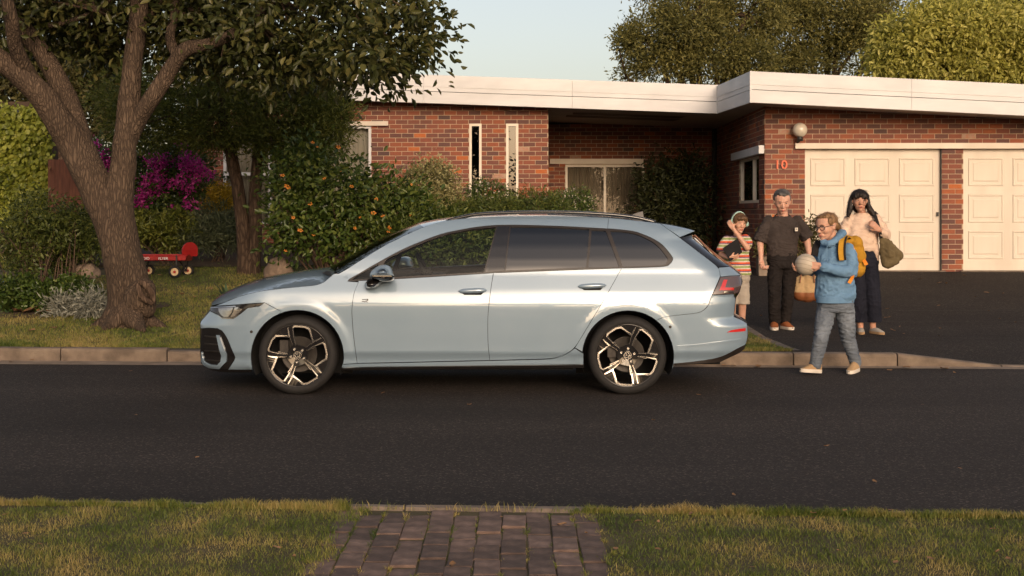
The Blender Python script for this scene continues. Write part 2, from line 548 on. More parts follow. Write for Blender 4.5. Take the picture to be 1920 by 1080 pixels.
def far_pos(n):
    x = rng.uniform(-6.2, 2.9, n); r = rng.uniform(0, 1, n) ** 1.5 * 8.5
    d = 12.42 - .0556 * x + .15 + r
    keep = (x < 2.80 + .02 * (d - 12.45) - .08) & (np.abs(x) < d * .41) & ((x < 1.2) | (d > 0))
    keep &= ~((x > -2.3) & (x < 1.6) & (d < 19))          # behind the car nothing of it shows
    x, d = x[keep], d[keep]
    z = np.array([lawn_z(a, b) + (bump2(a, b, .8, .012)) for a, b in zip(x, d)]) - .004
    return np.stack([x, d, z], 1)
grass('lawn_grass', 210000, far_pos, .012, .042, .0028, 'short mown grass of the front lawn behind the kerb', tone_s=.8, patch=.6)
# ------------------------------------------------------------------ house
YAW = R(1.0); CU, SU = math.cos(YAW), math.sin(YAW)
HO = Vector((4.345, 22.0, 0))
def HW(s, t, z): return Vector((HO.x + s * CU + t * SU, HO.y - s * SU + t * CU, z))
def s_at(u, t):
    k = (u - CX) / F
    return (k * (HO.y + t * CU) - HO.x - t * SU) / (CU + k * SU)
def z_at(u, v, t):
    s = s_at(u, t); return H - (v - CY) / F * HW(s, t, 0).y
def t_at(u, s=0.):
    k = (u - CX) / F
    return (k * (HO.y - s * SU) - HO.x - s * CU) / (SU - k * CU)

M['brick'] = mat('brick_clay', (.2, .07, .05), ramp=[(0, (.085, .048, .044)), (.2, (.13, .056, .044)), (.45, (.205, .068, .043)), (.68, (.285, .086, .040)), (.85, (.42, .115, .030)), (1, (.36, .24, .18))], attr=True, rough=.85, scale=14, bump=.7, bscale=70)
M['mortar'] = mat('mortar', (.37, .28, .19), (.50, .385, .265), rough=.95, scale=12, bump=.5, bscale=90)
M['white'] = mat('white_paint', (.55, .545, .545), (.66, .65, .65), rough=.55, scale=2.2, stretch=(.6, .6, 2), bump=.12, bscale=30)
M['cream'] = mat('cream_paint', (.57, .495, .405), (.675, .595, .495), rough=.5, scale=1.6, stretch=(1.6, 1.6, .35), bump=.08, bscale=25)
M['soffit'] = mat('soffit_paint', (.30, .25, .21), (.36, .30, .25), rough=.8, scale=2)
M['dark'] = mat('recess_dark', (.05, .028, .02), (.075, .04, .028), rough=.7, scale=4)  # dark tone carrying the shade of the soffit recess
M['frame'] = mat('window_frame_paint', (.66, .58, .47), (.74, .66, .55), rough=.5, scale=3)
M['black'] = mat('black_metal', (.012, .011, .011), (.02, .018, .017), rough=.5, scale=5)
M['pane'] = glass('window_glass', (.55, .55, .52), 1.1)
M['curtain'] = mat('curtain_cloth', (.36, .30, .24), (.48, .41, .33), rough=.9, scale=2, stretch=(6, 6, .4))
M['curtain_grey'] = mat('lined_curtain_cloth', (.66, .62, .56), (.80, .76, .70), rough=.9, scale=2, stretch=(6, 6, .4))
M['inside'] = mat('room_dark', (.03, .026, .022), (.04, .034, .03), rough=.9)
M['roof'] = mat('roof_felt', (.09, .08, .075), (.13, .12, .11), rough=.9)

house = empty('brick_house', (4.345, 22, .45), label='low flat roofed brick house with white fascia and two cream garage doors', cat='house')

# brick pieces ---------------------------------------------------------------
BL, BH, JT = .222, .076, .010
brick_cache = {}
def brick_shape(w_, h_, d_=.02, bev=.0035):
    o = [(-w_ / 2, -h_ / 2), (w_ / 2, -h_ / 2), (w_ / 2, h_ / 2), (-w_ / 2, h_ / 2)]
    i = [(a - math.copysign(bev, a), b - math.copysign(bev, b)) for a, b in o]
    return o, i
def brick_mesh(w_, tone):
    key = (round(w_, 2), tone)
    if key not in brick_cache:
        o, i = brick_shape(w_, BH)
        vs = [(a, .03, b) for a, b in o] + [(a, -.003, b) for a, b in o] + [(a, -.0065, b) for a, b in i]
        fs = [(k, 4 + k, 4 + (k + 1) % 4, (k + 1) % 4) for k in range(4)] + [(4 + k, 8 + k, 8 + (k + 1) % 4, 4 + (k + 1) % 4) for k in range(4)] + [(8, 11, 10, 9)]
        fs = [tuple(reversed(f)) for f in fs]
        me = mesh('brick', vs, fs, M['brick'])
        at = me.attributes.new('tone', 'FLOAT', 'FACE'); at.data.foreach_set('value', [tone] * len(fs))
        brick_cache[key] = me
    return brick_cache[key]
TONES = [.05, .14, .22, .30, .36, .42, .47, .52, .57, .62, .66, .72, .84, .97]
TW =    [.03, .06, .09, .12, .13, .13, .10, .09, .08, .06, .05, .03, .025, .012]
n_single = [0]
def brick_wall(name, frame, s0, s1, z0, z1, holes, single=False, phase=0., reveal=.11):
    """frame(s, n, z): n is out of the wall. holes: (s0, s1, z0, z1)"""
    ss = sorted({s0, s1, *[min(max(h[i], s0), s1) for h in holes for i in (0, 1)]})
    zz = sorted({z0, z1, *[min(max(h[i], z0), z1) for h in holes for i in (2, 3)]})
    inh = lambda s, z: any(h[0] < s < h[1] and h[2] < z < h[3] for h in holes)
    mb = MB()
    for a, b in zip(ss, ss[1:]):
        for c, d in zip(zz, zz[1:]):
            if not inh((a + b) / 2, (c + d) / 2):
                mb.quad(frame(a, 0, c), frame(b, 0, c), frame(b, 0, d), frame(a, 0, d))
    for h in holes:
        a, b, c, d = max(h[0], s0), min(h[1], s1), max(h[2], z0), min(h[3], z1)
        r = -reveal
        mb.quad(frame(a, 0, c), frame(a, 0, d), frame(a, r, d), frame(a, r, c))
        mb.quad(frame(b, 0, d), frame(b, 0, c), frame(b, r, c), frame(b, r, d))
        mb.quad(frame(a, 0, d), frame(b, 0, d), frame(b, r, d), frame(a, r, d))
        mb.quad(frame(b, 0, c), frame(a, 0, c), frame(a, r, c), frame(b, r, c))
    wall = mb.build(name, M['mortar'], house)
    rest_v, rest_f, rest_t = [], [], []
    z = z0; row = 0
    ex = (frame(1, 0, 0) - frame(0, 0, 0)).normalized(); en = (frame(0, 1, 0) - frame(0, 0, 0)).normalized()
    rz = math.atan2(ex.y, ex.x)
    while z + BH < z1 + .05:
        zc = z + JT + BH / 2
        iv = [(s0, s1)]
        for h in holes:
            if h[2] < zc < h[3]:
                nv = []
                for a, b in iv:
                    if h[0] > a: nv.append((a, min(b, h[0])))
                    if h[1] < b: nv.append((max(a, h[1]), b))
                iv = [q for q in nv if q[1] - q[0] > .03]
        for a0, b0 in iv:
            st = a0 + phase
            x = s0 - (BL + JT) + ((BL + JT) / 2 if row % 2 else 0)
            while x < b0:
                a, b = max(x + JT, a0), min(x + JT + BL, b0)
                if b - a > .035:
                    tone = random.choices(TONES, TW)[0]
                    c = frame((a + b) / 2, 0, zc)
                    if single and n_single[0] < 300:
                        o = link('brick', brick_mesh(b - a, tone), wall)
                        o.location = c - origin_of(wall)
                        o.rotation_euler = (0, 0, rz)
                        o.scale = ((b - a) / round(b - a, 2), 1, 1)
                        n_single[0] += 1
                    else:
                        o4, i4 = brick_shape(b - a, BH)
                        nb = len(rest_v)
                        pr = .0005 * random.uniform(-3, 3)
                        rest_v += [c + ex * p - en * .03 + Vector((0, 0, q)) for p, q in o4] + [c + ex * p + en * (.003 + pr) + Vector((0, 0, q)) for p, q in o4] + [c + ex * p + en * (.0065 + pr) + Vector((0, 0, q)) for p, q in i4]
                        rest_f += [tuple(reversed((nb + k, nb + 4 + k, nb + 4 + (k + 1) % 4, nb + (k + 1) % 4))) for k in range(4)]
                        rest_f += [tuple(reversed((nb + 4 + k, nb + 8 + k, nb + 8 + (k + 1) % 4, nb + 4 + (k + 1) % 4))) for k in range(4)]
                        rest_f.append((nb + 8, nb + 9, nb + 10, nb + 11))
                        rest_t += [tone] * 9
                x += BL + JT
        z += BH + JT; row += 1
    if rest_v:
        off = origin_of(wall)
        me = mesh('brickwork', [v - off for v in rest_v], rest_f, M['brick'])
        at = me.attributes.new('tone', 'FLOAT', 'FACE'); at.data.foreach_set('value', rest_t)
        link('brickwork', me, wall, kind='stuff')
    return wall

ZB = .42
fr_front = lambda s, n, z: HW(s, -n, z)
TL = 2.35                                   # the left wing stands this far behind the garage front
TE = 6.0                                    # back wall of the entrance recess
# garage front -------------------------------------------------------------------------------
gd1 = (s_at(1509, 0), s_at(1766, 0)); gd2 = (s_at(1806, 0), s_at(2064, 0))
ztop = z_at(1600, 279, 0)
brick_wall('wall', fr_front, 0, 6.6, ZB, 3.36, [(gd1[0], gd1[1], ZB - .1, ztop), (gd2[0], gd2[1], ZB - .1, ztop)], single=True)
# garage side wall (faces the entrance)
fr_side = lambda t, n, z: HW(-n, TE - t, z)
wz0, wz1 = 1.66, 2.50
wt0, wt1 = TE - 2.75, TE - .55
brick_wall('wall', fr_side, 0, TE, ZB, 3.45, [(wt0, wt1, wz0, wz1)])
# left wing front
fr_left = lambda s, n, z: HW(s, TL - n, z)
sr = s_at(1028, TL); sl_ = s_at(345, TL)
nw = [(s_at(a, TL), s_at(b, TL), z_at(a, 377, TL), z_at(a, 232, TL)) for a, b in ((880, 903), (949, 972))]
bwz = (z_at(690, 420, TL), z_at(690, 236, TL))
bw = (s_at(419, TL), s_at(696, TL), *bwz)
brick_wall('wall', fr_left, sl_, sr, .5, 3.62, nw + [bw])
# entrance back wall
fr_back = lambda s, n, z: HW(s, TE - n, z)
dz = (.75, z_at(1100, 309, TE))
eb = (s_at(1060, TE), s_at(1208, TE), dz[0], dz[1])
brick_wall('wall', fr_back, sr - .3, .0, .5, 3.4, [eb])
# outer shell so that no light leaks in: rear, ends and floor
mb = MB()
a, b = HW(sl_, TL, 0), HW(sl_, 11, 0)
def vq(p, q, z0=.3, z1=3.3): mb.quad((p.x, p.y, z0), (q.x, q.y, z0), (q.x, q.y, z1), (p.x, p.y, z1))
vq(HW(sl_, TL + .02, 0), HW(sl_, 11, 0)); vq(HW(sl_, 11, 0), HW(6.6, 11, 0)); vq(HW(6.6, 11, 0), HW(6.6, .02, 0)); vq(HW(sr - .02, TL + .05, 0), HW(sr - .02, TE, 0))
mb.build('wall', M['brick'], house)
mb = MB()
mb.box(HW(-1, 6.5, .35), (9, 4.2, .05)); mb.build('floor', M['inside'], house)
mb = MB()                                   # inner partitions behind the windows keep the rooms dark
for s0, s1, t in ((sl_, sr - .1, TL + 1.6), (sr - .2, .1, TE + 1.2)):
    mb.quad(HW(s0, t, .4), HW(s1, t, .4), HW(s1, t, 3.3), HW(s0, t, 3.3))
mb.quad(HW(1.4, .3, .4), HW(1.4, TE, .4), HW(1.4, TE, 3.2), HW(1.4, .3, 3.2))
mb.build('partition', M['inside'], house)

def hbox(mb, s0, s1, t0, t1, z0, z1, m=0):
    c = HW((s0 + s1) / 2, (t0 + t1) / 2, (z0 + z1) / 2)
    mb.box(c, ((s1 - s0) / 2, (t1 - t0) / 2, (z1 - z0) / 2), Matrix.Rotation(-YAW, 3, 'Z'), m)
def hpart(name, m, *boxes, parent=None, **kw):
    mb = MB()
    for b in boxes: hbox(mb, *b)
    return mb.build(name, m, parent or house, **kw)

# roof, fascia, soffit -------------------------------------------------------------------------
TFL, TFG = TL - .45, -.88
# z of the fascia's lower and upper edge along s
sJ = s_at(1345, TFL); sC = s_at(1408, TFG)
zl = lambda s: 3.335 + (sJ - s) * .0375 ; hl = .53
zg = lambda s: 3.300 - (s - sC) * .050 ; hg = .515
sL, sR = s_at(290, TFL), 7.2
def strip(mb, pa, pb, zb_a, zb_b, h, f0, f1, out, m=0, th=.03):
    """a board between height fractions f0..f1 of the fascia, from plan point pa to pb, standing out by out metres"""
    d = (pb - pa).normalized(); n_ = Vector((d.y, -d.x, 0))
    pts = [Vector((pa.x, pa.y, zb_a + h * f0)), Vector((pb.x, pb.y, zb_b + h * f0)), Vector((pb.x, pb.y, zb_b + h * f1)), Vector((pa.x, pa.y, zb_a + h * f1))]
    pts = [p + n_ * out for p in pts]
    mb.prism(pts, -n_ * (th + out))
def fascia(pa, pb, za, zb_, h, fr):
    for (f0, f1, o) in fr:
        mb = MB(); strip(mb, pa, pb, za, zb_, h, f0, f1, o)
        mb.build('fascia_board', M['white'], house)
FR = [(0, .405, .010), (.425, .575, .006), (.577, 1.0, .014)]
cuts = [sL, s_at(520, TFL), s_at(794, TFL), s_at(1073, TFL), sJ]
for a, b in zip(cuts, cuts[1:]):
    fascia(HW(a + .002, TFL, 0), HW(b - .002, TFL, 0), zl(a), zl(b), hl, FR)
# return towards the street and garage front
fascia(HW(sJ + .002, TFL + .0, 0), HW(sC, TFG, 0), zl(sJ), zg(sC), hg, FR)
gcuts = [sC, s_at(1709, TFG), sR]
for a, b in zip(gcuts, gcuts[1:]):
    fascia(HW(a + .002, TFG, 0), HW(b - .002, TFG, 0), zg(a), zg(b), hg, FR)
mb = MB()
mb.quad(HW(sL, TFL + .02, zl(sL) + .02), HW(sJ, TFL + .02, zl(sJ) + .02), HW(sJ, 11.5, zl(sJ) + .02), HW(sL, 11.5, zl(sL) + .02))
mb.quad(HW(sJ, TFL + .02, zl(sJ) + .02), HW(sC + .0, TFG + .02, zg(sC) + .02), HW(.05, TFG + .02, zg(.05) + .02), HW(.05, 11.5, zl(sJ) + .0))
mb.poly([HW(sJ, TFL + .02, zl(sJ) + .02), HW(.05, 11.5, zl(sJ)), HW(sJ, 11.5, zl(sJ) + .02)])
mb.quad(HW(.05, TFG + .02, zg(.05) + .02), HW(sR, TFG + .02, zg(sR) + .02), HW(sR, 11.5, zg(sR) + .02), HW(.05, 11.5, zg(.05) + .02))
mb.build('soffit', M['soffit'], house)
mb = MB()
mb.quad(HW(sL, TFL, zl(sL) + hl - .02), HW(sJ, TFL, zl(sJ) + hl - .02), HW(sJ, 11.5, zl(sJ) + hl - .02), HW(sL, 11.5, zl(sL) + hl - .02))
mb.quad(HW(sJ, TFL, zl(sJ) + hg - .02), HW(sC, TFG, zg(sC) + hg - .02), HW(sR, TFG, zg(sR) + hg - .02), HW(sR, 11.5, zg(sR) + hg - .02))
mb.poly([HW(sJ, TFL, zl(sJ) + hg - .02), HW(sR, 11.5, zg(sR) + hg - .02), HW(sJ, 11.5, zl(sJ) + hg - .02)])
mb.build('roof', M['roof'], house)
# corner strips where the fascia turns
for s, t, z0, h in ((sJ, TFL, zl(sJ), hl), (sC, TFG, zg(sC), hg)):
    hpart('corner_strip', M['white'], (s - .02, s + .012, t - .022, t + .012, z0 - .004, z0 + h + .004))
# recess in the entrance soffit, its shade put in as flat dark panels
mb = MB()
for (u0, u1, ta, tb) in ((1075, 1288, 3.0, 3.55), (1062, 1278, 3.7, 4.3)):
    s0, s1 = s_at(u0, ta), s_at(u1, ta)
    mb.quad(HW(s0, ta, zl(s0) + .012), HW(s1, ta, zl(s1) + .012), HW(s1 - .1, tb, zl(s1) + .012), HW(s0, tb, zl(s0) + .012))
mb.build('soffit_recess_shade', M['dark'], house)

# lintels
hpart('lintel', M['cream'], (s_at(1490, 0), 6.6, -.075, .02, ztop + .0, ztop + .095))
hpart('lintel', M['white'], (-.10, .02, .02, 3.15, wz1, wz1 + .14))
hpart('lintel', M['cream'], (s_at(600, TL), s_at(728, TL), TL - .075, TL + .02, bwz[1], bwz[1] + .085))
hpart('lintel', M['frame'], (s_at(1031, TE), s_at(1206, TE), TE - .07, TE + .02, dz[1] + .02, dz[1] + .13))

# garage doors
def garage_door(s0, s1):
    tb = .075
    door = hpart('garage_door', M['cream'], (s0 - .0, s1 + .0, tb, tb + .04, ZB + .055, ztop))
    pw, ph = .605, .485
    def panel():
        rings = [(0, 0), (.010, .012), (.024, .012), (.034, .002), (.075, .002), (.098, .010)]
        vs, fs = [], []
        for ins, pr in rings:
            vs += [(-pw / 2 + ins, -pr, -ph / 2 + ins), (pw / 2 - ins, -pr, -ph / 2 + ins), (pw / 2 - ins, -pr, ph / 2 - ins), (-pw / 2 + ins, -pr, ph / 2 - ins)]
        for i in range(len(rings) - 1):
            fs += [(4 * i + k, 4 * i + (k + 1) % 4, 4 * i + 4 + (k + 1) % 4, 4 * i + 4 + k) for k in range(4)]
        fs.append(tuple(4 * (len(rings) - 1) + k for k in range(4)))
        return mesh('door_panel', vs, fs, M['cream'])
    pm = panel()
    pitch = (s1 - s0 - .06) / 3.0
    for c in range(3):
        for r in range(3):
            o = link('door_panel', pm, door)
            o.location = HW(s0 + .03 + pitch * (c + .5), tb - .002, ztop - .155 - ph / 2 - r * .627) - origin_of(door)
            o.rotation_euler = (0, 0, -YAW)
    for r in range(3):                      # section joints
        hpart('section_joint', M['cream'], (s0, s1, tb - .004, tb, ztop - .155 - ph - .07 - r * .627, ztop - .155 - ph - .062 - r * .627), parent=door)
    return door
d1 = garage_door(*gd1); d2 = garage_door(*gd2)
hpart('door_lock', M['black'], (gd1[1] - .07, gd1[1] - .045, .02, .075, 1.42, 1.49), parent=d1)
hpart('door_threshold', M['edging'], (gd1[0] - .05, gd1[1] + .05, -.06, .12, ZB - .05, ZB + .07))
hpart('door_threshold', M['edging'], (gd2[0] - .05, gd2[1] + .05, -.06, .12, ZB - .05, ZB + .07))
hpart('door_jamb', M['black'], (gd1[1] - .012, gd1[1] - .001, .01, .07, ZB + .07, ztop - .005))

# windows
def framed(s0, s1, z0, z1, t, fw, mulls=(), bars=(), curtain=None, frame_m='frame', glass_m='pane', dep=.05, wav=.09):
    win = hpart('window', M[frame_m], (s0, s0 + fw, t - dep, t + .03, z0, z1), (s1 - fw, s1, t - dep, t + .03, z0, z1),
                (s0 + fw, s1 - fw, t - dep, t + .03, z1 - fw, z1), (s0 + fw, s1 - fw, t - dep, t + .03, z0, z0 + fw))
    for mu in mulls: hpart('mullion', M[frame_m], (mu - fw * .5, mu + fw * .5, t - dep + .004, t + .028, z0 + fw, z1 - fw), parent=win)
    for (a, b, zz) in bars: hpart('glazing_bar', M[frame_m], (a, b, t - dep + .007, t + .025, zz - .03, zz + .03), parent=win)
    mb = MB(); mb.quad(HW(s0 + fw, t, z0 + fw), HW(s1 - fw, t, z0 + fw), HW(s1 - fw, t, z1 - fw), HW(s0 + fw, t, z1 - fw)); mb.build('pane', M[glass_m], win)
    if curtain:
        vs, fs = [], []
        n_ = int((s1 - s0) / .015)
        for i in range(n_ + 1):
            s = s0 + (s1 - s0) * i / n_
            o = .028 * math.sin(s * 2 * math.pi / wav + 1.4 * math.sin(s * 3.1)) + .01 * math.sin(s * 71)
            vs += [HW(s, t + .12 + o, z0), HW(s, t + .12 + o * .8, z1)]
        fs = [(2 * i, 2 * i + 2, 2 * i + 3, 2 * i + 1) for i in range(n_)]
        add('curtain', vs, fs, M[curtain], win, smooth=True)
    return win
M['narrow_glass'] = glass('narrow_window_glass', (.25, .24, .22), 2.2)
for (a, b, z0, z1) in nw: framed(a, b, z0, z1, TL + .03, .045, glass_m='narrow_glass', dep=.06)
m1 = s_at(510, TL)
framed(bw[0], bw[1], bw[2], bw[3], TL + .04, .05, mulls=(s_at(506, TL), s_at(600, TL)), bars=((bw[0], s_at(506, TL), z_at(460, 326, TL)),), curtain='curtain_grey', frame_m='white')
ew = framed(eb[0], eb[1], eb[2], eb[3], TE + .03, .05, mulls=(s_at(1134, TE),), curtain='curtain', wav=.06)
hpart('notice', mat('notice_paper', (.35, .12, .06), (.5, .35, .25), rough=.8, scale=30), (s_at(1189, TE), s_at(1203, TE), TE + .0, TE + .01, z_at(1195, 398, TE), z_at(1195, 385, TE)), parent=ew)
# side window of the garage wing
sw = hpart('window', M['frame'], (.02, .07, .57, .62, wz0, wz1), (.02, .07, 2.68, 2.73, wz0, wz1), (.02, .07, 1.28, 1.34, wz0, wz1), (.02, .07, .6, 2.7, wz0, wz0 + .05), (.02, .07, .6, 2.7, wz1 - .05, wz1))
mb = MB(); mb.quad(HW(.05, .6, wz0), HW(.05, 2.7, wz0), HW(.05, 2.7, wz1), HW(.05, .6, wz1)); mb.build('pane', M['pane'], sw)
mb = MB()
for i in range(60):
    t0, t1 = .55 + 2.2 * i / 60, .55 + 2.2 * (i + 1) / 60
    mb.quad(HW(.16 + .02 * math.sin(t0 * 40), t0, wz0), HW(.16 + .02 * math.sin(t1 * 40), t1, wz0), HW(.16 + .02 * math.sin(t1 * 40), t1, wz1), HW(.16 + .02 * math.sin(t0 * 40), t0, wz1))
mb.build('curtain', M['curtain'], sw)
bs = []
for k in range(19):                                     # row of sloping sill bricks
    o = link('sill_brick', brick_mesh(.11, TONES[k % 8]), sw)
    o.location = HW(-.02, 2.86 - k * .122, wz0 - .05) - origin_of(sw); o.rotation_euler = (0, 0, -YAW - math.pi / 2)
    o.scale = (.98, 1.6, 1.2)
mb = MB(); mb.tube([HW(-.06, 5.75, .5), HW(-.06, 5.75, 3.3)], .055, 10); mb.build('doorway_gap_tube', M['black'], house)  # black tube added in place of the dark doorway gap

# globe lamp
lamp = empty('wall_lamp', HW(s_at(1495, 0), -.16, z_at(1495, 245, 0)))
lamp.parent = house; lamp.location = lamp.location - house.location
lc = HW(s_at(1496, 0), -.17, z_at(1496, 245, 0))
M['globe'] = mat('opal_glass', (.50, .45, .37), (.56, .50, .41), rough=.25, scale=3, coat=.3)
mb = MB(); mb.ball(lc, .125, 24, 16); mb.build('globe', M['globe'], lamp, smooth=True)
mb = MB()
mb.lathe([(0, .0), (0, .055), (.05, .05), (.09, .035), (.09, 0)], lc - Vector((0, 0, .185)), (0, 0, 1), 16)
mb.tube([lc - Vector((0, 0, .16)), lc + Vector((0, .1, -.19)), lc + Vector((0, .17, -.19))], .022, 8)
mb.build('bracket', M['black'], lamp, smooth=True)

# house number
def text_mesh(txt, size, ext, name):
    cu = bpy.data.curves.new(name, 'FONT'); cu.body = txt; cu.size = size; cu.extrude = ext; cu.align_x = 'CENTER'; cu.align_y = 'CENTER'
    cu.resolution_u = 4; cu.offset = size * .012
    o = bpy.data.objects.new(name, cu); COL.objects.link(o)
    bpy.context.view_layer.update()
    me = bpy.data.meshes.new_from_object(o.evaluated_get(bpy.context.evaluated_depsgraph_get()))
    bpy.data.objects.remove(o); bpy.data.curves.remove(cu)
    return me
M['number'] = mat('orange_red_paint', (.62, .085, .018), (.68, .10, .02), rough=.45)
for ch, u in (('1', 1457), ('0', 1470)):
    me = text_mesh(ch, .21, .012, 'house_number'); me.materials.append(M['number'])
    o = link('house_number', me, house); o.rotation_euler = (R(90), 0, -YAW); o.scale = (1.08, 1, 1)
    o.location = HW(s_at(u, 0), -.022, z_at(u, 309.5, 0)) - origin_of(house)
# ------------------------------------------------------------------ estate car
YC = 11.24                                     # depth of the car's centre plane
car = empty('parked_car', (-.33, YC, 0), label='light ice blue estate car parked at the kerb with black roof rails', cat='car')
M['paint'] = mat('ice_blue_metallic', (.225, .305, .38), (.24, .32, .395), rough=.30, metal=.2, scale=3, coat=1.0, spec=.5)
M['paint'].node_tree.nodes['Principled BSDF'].inputs['Coat Roughness'].default_value = .01; M['paint'].node_tree.nodes['Principled BSDF'].inputs['Coat IOR'].default_value = 1.85
def flakes(m):
    nt = m.node_tree; N, L = nt.nodes, nt.links; b = N['Principled BSDF']
    tc = N.new('ShaderNodeTexCoord'); v = N.new('ShaderNodeTexVoronoi'); v.inputs['Scale'].default_value = 900
    L.new(tc.outputs['Object'], v.inputs['Vector'])
    bp = N.new('ShaderNodeBump'); bp.inputs['Strength'].default_value = .05; bp.inputs['Distance'].default_value = .001
    L.new(v.outputs['Distance'], bp.inputs['Height']); L.new(bp.outputs[0], b.inputs['Normal'])
flakes(M['paint'])
M['gloss_black'] = mat('gloss_black', (.010, .009, .009), (.013, .012, .012), rough=.12, coat=.6)
M['trim'] = mat('window_trim', (.020, .015, .013), (.026, .02, .017), rough=.42)
M['shell'] = mat('shell_black', (.006, .006, .006), (.008, .008, .008), rough=.9)
M['rubber'] = mat('tyre_rubber', (.009, .008, .0075), (.013, .0115, .011), rough=.8, scale=30, bump=.15, bscale=120)
M['alloy'] = mat('machined_alloy', (.52, .50, .47), (.60, .57, .54), rough=.26, metal=1.0, scale=4)
M['chrome'] = mat('chrome', (.75, .73, .70), (.8, .78, .75), rough=.12, metal=1.0)
M['disc'] = mat('brake_disc', (.030, .026, .024), (.05, .045, .04), rough=.5, metal=.6, scale=20)
M['glass_clear'] = glass('car_glass', (.86, .90, .87), .6)
M['glass_dark'] = glass('privacy_glass', (.03, .03, .032), 3.0)
M['lamp_red'] = mat('red_lens', (.45, .02, .02), (.52, .03, .03), rough=.12, coat=1)
M['lamp_smoke'] = mat('smoked_lens', (.075, .05, .05), (.095, .065, .065), rough=.1, coat=1)
M['headlamp'] = mat('headlamp_lens', (.40, .38, .36), (.52, .5, .47), rough=.08, metal=.85, scale=30, coat=1)
M['seat'] = mat('seat_cloth', (.02, .02, .021), (.032, .032, .034), rough=.9, scale=30)
M['seat_teal'] = mat('headrest_cloth', (.035, .05, .048), (.05, .07, .066), rough=.8, scale=20)

PZ = [(.10, .76), (.15, .80), (.21, .852), (.25, .866), (.285, .868), (.30, .871), (.345, .896), (.40, .8975), (.50, .9015), (.62, .905), (.70, .9065), (.742, .9055), (.785, .8998), (.836, .889),
      (.88, .8735), (.93, .8555), (.975, .8395), (1.02, .829), (1.1, .802), (1.2, .76), (1.3, .705), (1.36, .662), (1.40, .625), (1.43, .585), (1.46, .53), (1.5, .44)]
_zz = np.linspace(.05, 1.55, 1501)
_yy = np.interp(_zz, [p[0] for p in PZ], [p[1] for p in PZ])
_k = np.exp(-.5 * (np.arange(-30, 31) / 5.) ** 2); _k /= _k.sum()
_yy = np.convolve(np.pad(_yy, 30, mode='edge'), _k, mode='valid')
def prof(z): return float(np.interp(z, _zz, _yy))
_nv = [400, 520, 540, 555, 566, 574, 592, 604, 640, 680, 686, 693, 741]; _nu = [470, 470, 437, 412, 401, 393, 384, 375, 374, 375, 380, 395, 395]
_dn = YC - .5
_nz = np.array([H - (v - CY) / F * _dn for v in _nv])[::-1]; _nx = np.array([(u - CX) / F * _dn for u in _nu])[::-1]
_rv = [380, 400, 415, 433, 447, 471, 498, 515, 535, 549, 553, 590, 597, 605, 633, 647, 661, 679, 741]
_ru = [1190, 1240, 1262, 1306, 1301, 1330, 1369, 1390, 1393, 1386, 1380, 1378, 1386, 1402, 1404, 1401, 1391, 1372, 1352]
_dr = YC - .58
_rz = np.array([H - (v - CY) / F * _dr for v in _rv])[::-1]; _rx = np.array([(u - CX) / F * _dr for u in _ru])[::-1]
WHEELS = [(-1.737, .319), (.936, .319)]
def corner(t, D, n=2.4):
    if t <= 0: return 0.
    t = min(t, .999)
    return D * (1 - (1 - t ** n) ** (1 / n))
def Wd(x, z):
    y = prof(z)
    for wx, wz in WHEELS:
        r = math.hypot(x - wx, z - wz)
        if z > .2:
            y += .0065 * (1 - sstep(.405, .475, r)) * (1 if r > .3 else 0)
    xn = float(np.interp(z, _nz, _nx)) - .012
    y -= corner((-1.95 - x) / (-1.95 - xn), .43)
    xr = float(np.interp(z, _rz, _rx)) + .012
    L = .36
    y -= corner((x - (xr - L)) / L, .30, 2.2)
    # shoulder fades out over the front wing
    return y
def px(u, v):
    y = .88; x = z = 0
    for i in range(45):
        d = YC - y; x = (u - CX) / F * d; z = H - (v - CY) / F * d
        y += .6 * (Wd(x, z) - y)
    return (x, z)
def nrm(x, z):
    e = .004
    wx = (Wd(x + e, z) - Wd(x - e, z)) / (2 * e); wz = (Wd(x, z + e) - Wd(x, z - e)) / (2 * e)
    return Vector((-wx, -1, -wz)).normalized()

def smooth_path(pts, n=5):
    if len(pts) < 3: return [tuple(p) for p in pts]
    return [(p.x, p.y) for p in catmull([Vector((a, b, 0)) for a, b in pts], n)]
def outline(*paths):
    out = []
    for p in paths:
        for q in smooth_path(p):
            if not out or math.hypot(q[0] - out[-1][0], q[1] - out[-1][1]) > .4: out.append(q)
    if math.hypot(out[0][0] - out[-1][0], out[0][1] - out[-1][1]) < .4: out.pop()
    return out
def arc(cx, cy, r, a0, a1, n=28):
    return [(cx + r * math.cos(R(a0 + (a1 - a0) * i / n)), cy - r * math.sin(R(a0 + (a1 - a0) * i / n))) for i in range(n + 1)]
def inpoly(x, y, P_):
    c = False; j = len(P_) - 1
    for i in range(len(P_)):
        xi, yi = P_[i]; xj, yj = P_[j]
        if (yi > y) != (yj > y) and x < (xj - xi) * (y - yi) / (yj - yi) + xi: c = not c
        j = i
    return c
def densify(P_, step):
    out = []
    for i in range(len(P_)):
        a, b = P_[i], P_[(i + 1) % len(P_)]
        n = max(1, int(math.hypot(b[0] - a[0], b[1] - a[1]) / step))
        out += [(a[0] + (b[0] - a[0]) * k / n, a[1] + (b[1] - a[1]) * k / n) for k in range(n)]
    return out
def area(P_): return sum(P_[i][0] * P_[(i + 1) % len(P_)][1] - P_[(i + 1) % len(P_)][0] * P_[i][1] for i in range(len(P_))) / 2
